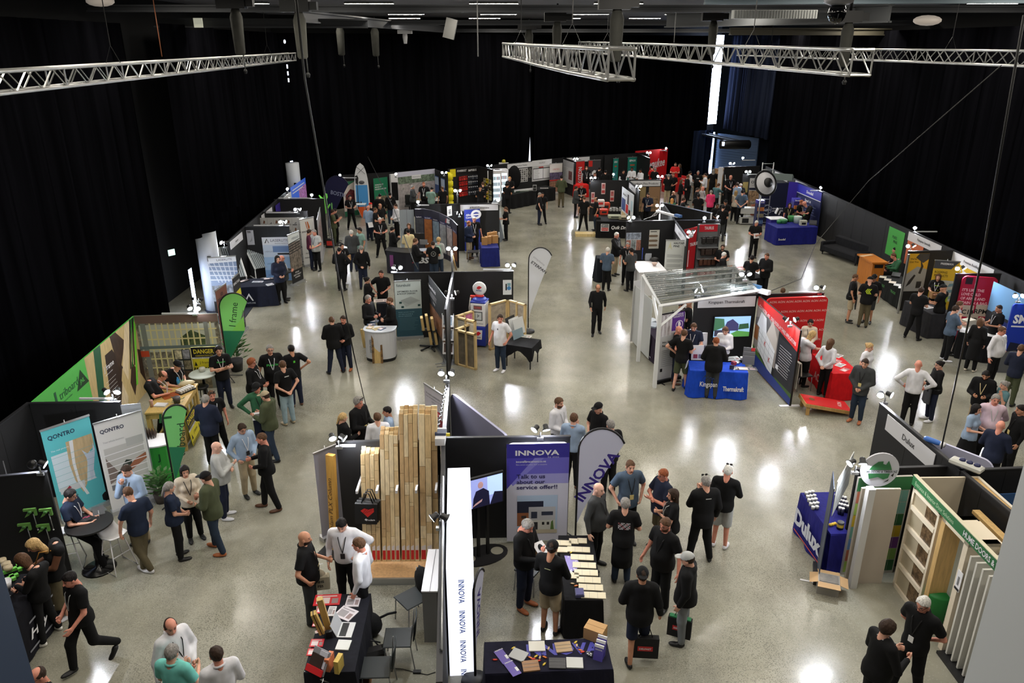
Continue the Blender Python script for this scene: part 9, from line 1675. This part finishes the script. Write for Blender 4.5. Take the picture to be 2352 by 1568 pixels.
p(2053,580,285,'man in green-sleeved top leaning on the orange counter',ar='type',tp='long',tc='gr',hc='b',le='sit',lean=10,sk='r')
p(1863,731,5,'woman in cream blouse standing behind the red AON table',ar='front',tp='shirt',tc='cr',hr='pony',hc='k',fem=1,h=1.68,gl_=1,lan='k',nd=16)
p(1867,758,125,'blonde woman in white T-shirt reaching over the red AON table',ar='reach/down',tc='w',hr='long',hc='y',fem=1,h=1.68,lean=8,nd=16)
p(1909,777,150,'brown long-haired woman in white blouse and flared black trousers',ar='back',tp='shirt',tc='w',hr='long',hc='b',fem=1,h=1.70)
p(1799,660,175,'head of a person seated behind the AON partition',tc='db',hc='b',le='sit')
p(1559,747,100,'bald man in black T-shirt at the left end of the bright blue table',ar='hip/front',hr='none',sk='r',bc='n',sh='bn',fat=.4,tn=20)
p(1572,755,160,'man in black T-shirt and olive shorts holding a leaflet',ar='front/hip',bot='shorts',bc='ol',hc='b',h=1.82,le='step')
p(1595,738,352,'staff member in navy polo with white lanyard behind the bright blue table',ar='type',tp='polo',tc='n',hc='b',lan='w',nd=26,fat=.2,co_=1,h=1.8)
p(1646,773,182,'heavy man in black jumper and grey trousers in front of the bright blue table',ar='front',tp='hoodie',bc='dg',hr='buzz',hc='r',fat=.9,h=1.80,sole=(220,220,220))
p(1668,746,350,'woman in white shirt looking down behind the bright blue table',ar='hold',tp='shirt',tc='w',hr='pony',hc='b',fem=1,h=1.74,nd=30)
p(1584,687,270,'man in black half hidden under the white canopy frame, on the right',ar='phone',hr='none',sk='t')
p(1566,690,60,'man in black with white lanyard under the clear roof, on the left',lan='w',hc='k',sk='t')
p(1374,651,4,'man with glasses in black shirt walking alone across the open floor',ar='walk',tp='shirt',hr='thin',hc='k',gl_=1,sk='t',le='step',h=1.76,nd=14)
p(1416,532,60,'man in black jacket and beige trousers reaching out to a board',ar='reach/hold',tp='jacket',bc='be',hr='buzz',hc='w',sk='r',lan='w',h=1.86)
p(1442,555,2,'grey-bearded man in black with a white lanyard',hc='g',beard=1,lan='w',bg='w',sk='r',sole=(220,220,220))
p(1451,568,220,'man in charcoal T-shirt with a carrier, facing the grey-bearded man',ar='hold',tc='dg',hc='k',sk='t',sole=(220,220,220))
p(1396,567,165,'man in blue denim shirt and black trousers seen from behind',ar='front',tp='polo',tc='db',hc='w',sole=(220,220,220))
p(1661,560,0,'bearded man with glasses seated beside the TAURUS shelving',ar='hold',beard=1,gl_=1,le='sit',h=1.8,fat=.4)
p(1663,578,100,'grey-haired man in black seated with clasped hands near the clear roof',ar='hold',hc='w',le='sit',fat=.4)
p(1728,585,165,'person in black T-shirt seen from behind at the leaflet table',ar='type',hc='k',sk='t')
p(1738,505,0,'white-haired man in black polo holding a sheet of paper',ar='hold',tp='polo',hc='w',bg='w',lan='k',sk='r',nd=16,tn=-25,le='step')
p(1763,580,330,'man in black jacket with his hands together near the orange-lit floor',ar='hold',tp='jacket',hc='b',sk='r')
p(1239,441,95,'grey-haired man in black standing sideways on the far open floor',hr='buzz',hc='g',bc='n',fat=.3)
p(1246,441,0,'dark-haired man facing the viewer beside the grey-haired one on the far floor',hc='k',bg='w',lan='k',sk='t',le='wide')
p(1290,402,175,'large man in olive jumper and beige trousers at the plan board',ar='front',tp='long',tc='ol',bc='kh',hc='k',fat=.7,h=1.9)
p(1162,474,285,'young person in black holding white papers near the Allied stand',ar='hold',hr='pony',hc='b',fem=1,h=1.68)
p(1323,427,90,'man in grey vest beside the table with red bags',ar='front',tp='jacket',tc='dg')
p(1336,421,0,'man in red cap with a badge in the far middle',ar='hold',cap='r',lan='w',bg='w')
p(1342,450,185,'man in black with feet apart seen from behind by the nail box display',hr='buzz',hc='b',le='wide',h=1.8)
p(1370,452,280,'balding man in black holding his hand to his mouth',ar='phone/down',hr='thin',hc='k',sk='t',bc='j')
p(1347,381,15,'man in black vest with pale sleeves in front of the red KO banner',tp='vest',jk='lg',hc='b',beard=1,lan='w',bg='w',h=1.86)
p(1367,396,320,'person in dark clothes in front of the grey helmet banner',ar='hold',hc='b',sk='r')
p(1377,383,140,'person in dark jacket with an olive backpack by the grey helmet banner',ar='phone',tp='jacket',hc='k')
p(1391,390,180,'dark figure at the right of the grey helmet banner',ar='phone',tp='jacket',hc='k')
p(1432,389,30,'man in black vest and white sleeves at the white lit counter',ar='front',tp='vest',jk='w',hc='k',sk='t')
p(1452,383,355,'man in white shirt directly in front of the wide green banner',ar='hold',tp='shirt',tc='w',hc='k',sk='b')
p(1472,387,310,'man in white shirt to the right of the wide green banner',ar='hold',tp='shirt',tc='w',hc='k',sk='b')
p(1497,380,200,'man in red shirt bending at the red wall',ar='front',tc='r',hc='k',lean=12)
p(1505,385,150,'grey-haired visitor in black watching at the red wall',ar='front',tp='jacket',hc='g',fat=.4)
p(1552,373,355,'man in a bright red shirt with arms crossed at the right of the red wall',ar='cross',tp='polo',tc='r',hr='buzz',hc='b',beard=1,h=1.86,sk='r',fat=.5)
p(1562,376,300,'dark-clothed woman beside the man in the bright red shirt',tp='long',hr='long',hc='b',fem=1)
p(1536,399,190,'grey-haired man in black and beige trousers from behind in the far crowd',ar='phone',bc='be',hc='g',h=1.86)
p(1547,397,350,'man in dark clothes facing the viewer in the crowd by the red wall',ar='front',hr='buzz',hc='b',sk='r')
p(1547,438,60,'man in dark suit with white lanyard seated behind the sloping partition',ar='front',tp='jacket',hr='thin',hc='b',beard=1,lan='w',le='stand')
p(1544,455,180,'blonde woman in green seen behind the sloping partition',tc='gr',hr='long',hc='o',fem=1,h=1.6)
p(1489,442,345,'man with white lanyard leaning against the Southern Pine stand',ar='down/hold',tp='polo',tc='n',beard=1,lan='w',bg='w',h=1.84)
p(1570,453,100,'man in black from behind next to the blonde woman in green',ar='phone',bc='be',sk='r')
p(1605,444,185,'man in black T-shirt with short dark hair, back turned, above the sloping partition',ar='front',hc='k',sk='b',fat=.4)
p(1593,481,0,'woman seated low behind the TAURUS partition',ar='front',hc='r',le='sit',fem=1,tc='lg')
p(1565,412,90,'long-haired woman in black in the middle of the far crowd',ar='hold',tp='long',hr='long',hc='b',fem=1,h=1.66)
p(1580,401,110,'man in black blazer turned sideways in the far crowd',ar='front',tp='jacket',hc='b',h=1.8)
p(1585,392,120,'man in white shirt behind the black blazer in the far crowd',ar='front',tp='shirt',tc='w',hc='k',sk='t',h=1.82)
p(1604,391,4,'large man in black printed T-shirt facing the viewer in the far crowd',hr='buzz',hc='g',fat=.7,h=1.84,pr_=('f','#bar',(200,200,200),.04,1.30,.15),sk='r')
p(1621,397,270,'man in white shirt beside the large man in black in the far crowd',ar='phone',tp='shirt',tc='w',h=1.8)
p(1639,388,185,'long-haired woman in a long black dress with arms spread',ar='wave',tp='dress',hr='long',hc='g',fem=1,h=1.84)
p(1602,430,80,'dark-haired man in black with a bag in the nearer crowd',ar='front',tp='jacket')
p(1614,427,60,'bald man in pale grey shirt in the nearer crowd',ar='front',tp='shirt',tc='lg',hr='none',sk='r',fat=.5,lan='k',h=1.8)
p(1634,436,190,'woman with purple-grey hair in a bright pink jacket',ar='phone',tp='jacket',tc='pk',hc='g',fem=1,h=1.70)
p(1651,420,150,'person in grey-blue shirt and ponytail leaning at the crate',ar='reach',tp='shirt',tc='te',hr='pony',hc='b',fem=1,lean=10,h=1.7)
p(1679,401,20,'bald man in black speaking from the stepladder',ar='front/hold',hr='none',sk='r',lan='w',stool=.75,h=1.8)
p(1683,418,170,'grey-haired visitor listening in front of the stepladder',tp='jacket',hc='g')
p(1694,418,175,'man in pale blue-grey jumper with back turned in front of the speaker',tp='long',tc='lb',h=1.84,fat=.3)
p(1702,420,180,'bald visitor in black right of the pale blue-grey jumper',hr='thin',hc='w',sk='r')
p(1691,437,175,'blonde woman in a cream top at the back of the audience',tc='cr',hr='long',hc='y',fem=1,h=1.68,ar='front')
p(1706,435,178,'man in slate blue T-shirt with a red jacket over his arm',tc='db',ar='back',hc='k',h=1.86)
p(1648,466,20,'shaven-headed man in black at the end of the sloping partition',hr='buzz',hc='k',sk='b',ar='front')
p(1667,458,10,'man in black cap and black T-shirt with arms together beside the aisle',hr='none',cap='k',sk='t',ar='hold',h=1.82)
p(1662,470,165,'man in black seen from behind, talking to the man in the black cap',ar='front',hc='k',bc='dg',h=1.8)
p(1815,465,2,'dark-haired staff woman in black with a yellow lanyard at the blue stand',hr='long',hc='k',fem=1,h=1.72,lan='y',bg='w',sk='r')
p(1841,458,60,'staff man partly hidden at the blue stand with a white lanyard',ar='front',hc='r',lan='w',sk='r')
p(1848,461,280,'bald man in black leaning over the blue counter',ar='type',hr='none',sk='r',lean=14,h=1.8)
p(947,424,80,'man in dark suit with folded arms in front of the aerial photo',ar='cross',tp='jacket',tc='dg',hc='g')
p(973,417,350,'bearded man in black with white lanyard in front of the aerial photo',hr='buzz',hc='r',beard=1,lan='w',bg='w',h=1.88,sk='r',fat=.3)
p(992,428,160,'man in grey-green shirt bending over the white-topped table',ar='type',tp='polo',tc='sg',hc='k',lean=12,fat=.3)
p(1016,427,200,'man in black behind the yellow tube',hr='buzz',hc='b',sk='t')
p(1109,417,185,'man in black with a logo on his back at the tool shop',ar='front',hc='b',pr_=('b','#bar',(200,200,200),.02,1.35,.12))
p(1103,427,170,'capped visitor in black at the tool shop',ar='front',cap='k',h=1.72,sk='t')
p(1171,405,340,'staff member with sandy hair behind the long black counter',ar='hold',hc='o',h=1.8)
p(1166,419,150,'visitor in black with a patterned bag at the long black counter',ar='front',hc='k',sk='t')
p(939,512,350,'smiling woman with brown bob behind the IBS counter',ar='front',tp='jacket',hr='bob',hc='b',fem=1,h=1.68)
p(937,525,185,'person in pale yellow shirt seen from behind at the IBS counter',ar='front',tp='shirt',tc='y',hc='k',h=1.72)
p(953,546,100,'man in black jumper and jeans at the IBS counter, turned right',ar='hold',tp='long',bc='j',hc='b',fat=.7,h=1.84)
p(994,553,182,'person with a white ring print on the back of a black T-shirt',ar='front',bc='j',pr_=('b','#ring',(190,190,186),.1,1.26,.2),h=1.74,fat=.2)
p(1007,544,170,'light-haired woman with a pale green backpack',ar='front',tp='long',tc='lg',bc='j',hr='thick',hc='y',fem=1,h=1.74,bag='pack')
p(1076,506,60,'red-haired man in navy blazer and beige trousers at the Allied stand',ar='front',tp='jacket',tc='bb',bc='be',hc='r',beard=1,sh='bn')
p(1089,496,5,'white-haired man in black polo and white lanyard at the Allied stand',tp='polo',hc='w',lan='w',bg='w',h=1.86,fat=.4,sk='r')
p(900,520,110,'man in black jacket and beige trousers looking at his phone',ar='phone',tp='jacket',bc='be',hc='k',le='step')
p(872,498,3,'white-haired man in black polo with feet apart and fingers together',ar='hold',tp='polo',hc='w',lan='w',bg='w',le='wide',h=1.84,fat=.4,sk='r')
p(845,471,150,'bald man in pale blue shirt and navy trousers',ar='front',tp='shirt',tc='lb',bc='n',hr='none',sk='r',fat=.3)
p(861,476,80,'man in black holding white papers beside the pale blue shirt',ar='hold',hr='buzz',hc='b',sk='t')
p(872,466,30,'tall balding man in black handing over a card',ar='reach/hold',hr='thin',bg='w',lan='k',h=1.9,fat=.4,sk='t')
p(909,467,300,'man in white shirt and black trousers beside the grey-blue panel',ar='front',tp='shirt',tc='w',h=1.8)
p(872,444,170,'visitor in black bending in front of the green poster',ar='front',tp='jacket',hc='k',lean=14,fat=.4)
p(895,441,190,'man in black and jeans with white logo on his back near the green poster',bc='j',tp='long',hc='k',sh='w',pr_=('b','#bar',(190,190,190),.02,1.36,.1))
p(851,465,200,'person in a red cap at the foot of the paddleboard',cap='r',hc='k',tp='jacket')
p(806,527,182,'white-haired man in a grey blazer seen from behind',ar='front',tp='jacket',tc='dg',bc='n',hc='w',h=1.82)
p(826,522,300,'dark-haired man in sage green polo',tp='polo',tc='sg',hr='thick',hc='k',lan='k',sk='t',bc='dg')
p(829,563,178,'grey-haired man in black jumper and navy jeans with one hand behind his back',ar='down/back',tp='long',bc='n',hc='g',h=1.78)
p(778,567,160,'dark-haired man in black jacket with hand on hip beside the hanging cable',ar='hip/front',tp='jacket',hr='buzz',hc='k',sk='r')
p(784,557,30,'young man in black holding a brown parcel, with white shoes',ar='hold',hc='k',lan='w',sh='w',le='step')
p(803,447,15,'staff member in black in front of the engine poster',ar='hold',hc='k',lan='w',le='wide',h=1.8)
p(709,526,95,'man in maroon shirt and dark jeans by the SOUTH PINE banner',ar='front',tp='shirt',tc='mar',bc='n',fat=.3)
p(722,526,320,'grey-haired man in brown-grey T-shirt facing the maroon shirt',ar='front',tc='lg',hc='g',bg='y',lan='k',fat=.3,sk='r')
p(645,585,85,'bald man in charcoal suit with folded hands at the LASERLITE board',ar='hold',tp='jacket',tc='dg',hr='none',sk='r',gl_=1,lan='w',fat=.3)
p(636,586,20,'dark-haired person in navy behind the man in the charcoal suit',ar='front',tp='jacket',tc='n',hr='long',hc='k',fem=1)
p(728,460,40,'dark-haired man with white lanyard holding papers at the SOUTH PINE stand',ar='hold',tp='jacket',tc='n',hc='k',lan='w',nd=24)
p(763,480,95,'man in dark green trousers beside the lizard flag',ar='phone',bc='ol',tc='ol',sk='r')
p(768,478,110,'man in black looking at his phone behind the lizard flag',ar='phone',hc='k')
p(842,635,80,'dark-haired woman in black with a backpack at the futurebuild counter',ar='front',tp='jacket',hr='bun',hc='k',fem=1,gl_=1,h=1.68)
p(875,619,345,'staff man in black polo with arms held in front behind the black plinth',ar='hip/front',tp='polo',hr='buzz',sk='r',h=1.84,co_=1)
p(844,676,50,'grey-haired man in black jumper at the white reception counter',ar='hold',tp='long',hc='g',h=1.84,sh='bn',sk='r')
p(896,681,275,'bearded man in black right of the white reception counter',ar='front',tp='jacket',hc='b',beard=1,h=1.82,sh='bn')
p(761,726,185,'man in black jacket and navy jeans seen from behind on the open floor',ar='front',tp='hoodie',bc='n',hr='buzz',hc='b',fat=.4,h=1.78,le='wide',sole=(190,190,190))
p(788,723,335,'laughing man in black with brown shoes facing the man in navy jeans',ar='front',tp='long',bc='n',sh='tan',fat=.3,sk='r')
p(1149,720,330,'man in white polo and blue jeans with white shoes beside the sample table',ar='down/pocket',tp='polo',tc='w',bc='j',sh='w',fat=.4,sk='r',tn=-30,pr_=('f','#bar',(40,40,50),.05,1.32,.03),h=1.80)
def carry(px,py,z,rz,name,la,cat,fn):return it(name,px,py,z,rz,la,cat,fn)
def bagf(w_,h_,c,lab=None,lc=(200,30,36),txt=None):
 def f(m):
  m.bx(-w_/2,-.05,-h_,w_/2,.05,0,mat(c,.8));m.tu([(-w_*.25,0,0),(-w_*.1,0,.2),(w_*.1,0,.2),(w_*.25,0,0)],.008,mat(c,.8),5)
  if lab:m.rc(-w_*.28,-h_*.62,w_*.28,-h_*.38,mat(lc,.5),-.053)
  if txt:m.tx(txt,0,-h_*.55,h_*.09,wt,'c',.03,wd=w_*.45,y=-.056)
 return f
carry(1483,1462,.50,-4,'carrier_bag','black carrier bag with red DELFAST label held by the man in the black hooded top','bag',bagf(.42,.38,(18,18,20),True,txt='DELFAST'))
carry(1563,1418,.50,-22,'carrier_bag','black carrier bag with red DELFAST label and green lining held by the grey-capped man','bag',lambda m:[bagf(.38,.36,(18,18,20),True,txt='DELFAST')(m),m.bx(-.17,-.04,-.005,.17,.04,.02,cc(40,130,80))])
carry(733,1305,.95,10,'tote_bag','cream cotton tote bag with lettering held by the bald man','bag',lambda m:[m.bx(-.15,-.06,-.42,.15,.06,-.12,cl(214,204,180),bev=.03),m.ell((0,0,-.15),(.10,.05,.14),cl(214,204,180)),m.tx('NHS',.0,-.25,.05,bk,'c',.02,y=-.065),m.tx('PSS',.0,-.34,.05,bk,'c',.02,y=-.065)])
carry(732,1296,1.12,20,'paper_card','small white card in the hand of the bald man with the tote bag','card',lambda m:m.bx(-.07,-.05,0,.07,.05,.003,WHITE(),X=RX(-30)))
carry(1244,1262,1.24,35,'writing_pad','white writing pad held by the man in navy trousers','pad',lambda m:m.bx(-.10,-.15,0,.10,.15,.012,WHITE(),X=RX(25)))
carry(596,955,1.12,15,'leaflet','white leaflet with a dark picture read by the man in the beige cap','leaflet',lambda m:[m.bx(-.15,-.11,0,.15,.11,.004,WHITE(),X=RX(30)),m.bx(-.10,-.07,.005,.12,.06,.006,ph(110,110,110),X=RX(30))])
carry(437,1125,1.1,10,'brochure','brown and white brochure held by the woman in cream','brochure',lambda m:[m.bx(-.1,-.02,-.14,.1,.0,.14,WHITE(),X=RX(-20)),m.bx(-.08,-.025,-.1,.08,-.02,.06,cc(110,70,50),X=RX(-20))])
carry(418,1522,1.18,0,'drinking_glass','clear drinking glass held by the man in mint','glass',lambda m:[m.lh_([(.03,-.08),(.038,.05),(.034,.05)],mat((200,206,206),.1,a=.5),12)])
carry(1578,836,1.0,60,'leaflet','white leaflet in the hand of the man in olive shorts','leaflet',lambda m:m.bx(-.08,0,-.12,.08,.004,.12,WHITE(),X=RX(10)))
carry(1737,542,1.1,20,'leaflet','white and red leaflet held by the white-haired man in black polo','leaflet',lambda m:[m.bx(-.14,-.01,-.1,.14,0,.12,WHITE(),X=RX(-20)),m.bx(-.05,-.014,-.03,.03,-.01,.06,cc(120,50,50),X=RX(-20))])
carry(851,515,1.0,40,'papers','white papers held low beside the pale blue shirt','papers',lambda m:m.bx(-.13,0,-.15,.13,.005,.1,WHITE(),X=RX(-20)))
carry(1157,497,1.1,60,'papers','white papers held by the young person near the Allied stand','papers',lambda m:m.bx(-.12,-.1,-.15,.12,-.095,.15,WHITE()))
carry(796,592,1.1,-20,'parcel','brown parcel held by the young man in white shoes','parcel',lambda m:m.bx(-.14,-.1,-.1,.14,.1,.12,mat((180,140,90),.7)))
carry(738,478,1.1,0,'papers','large white papers held at the SOUTH PINE stand','papers',lambda m:m.bx(-.2,-.02,-.15,.2,-.01,.15,WHITE(),X=RX(-30)))
carry(1447,618,.75,10,'carrier_bag','black and red carrier bag between the grey-bearded man and the charcoal T-shirt','bag',bagf(.34,.36,(24,22,24),True))
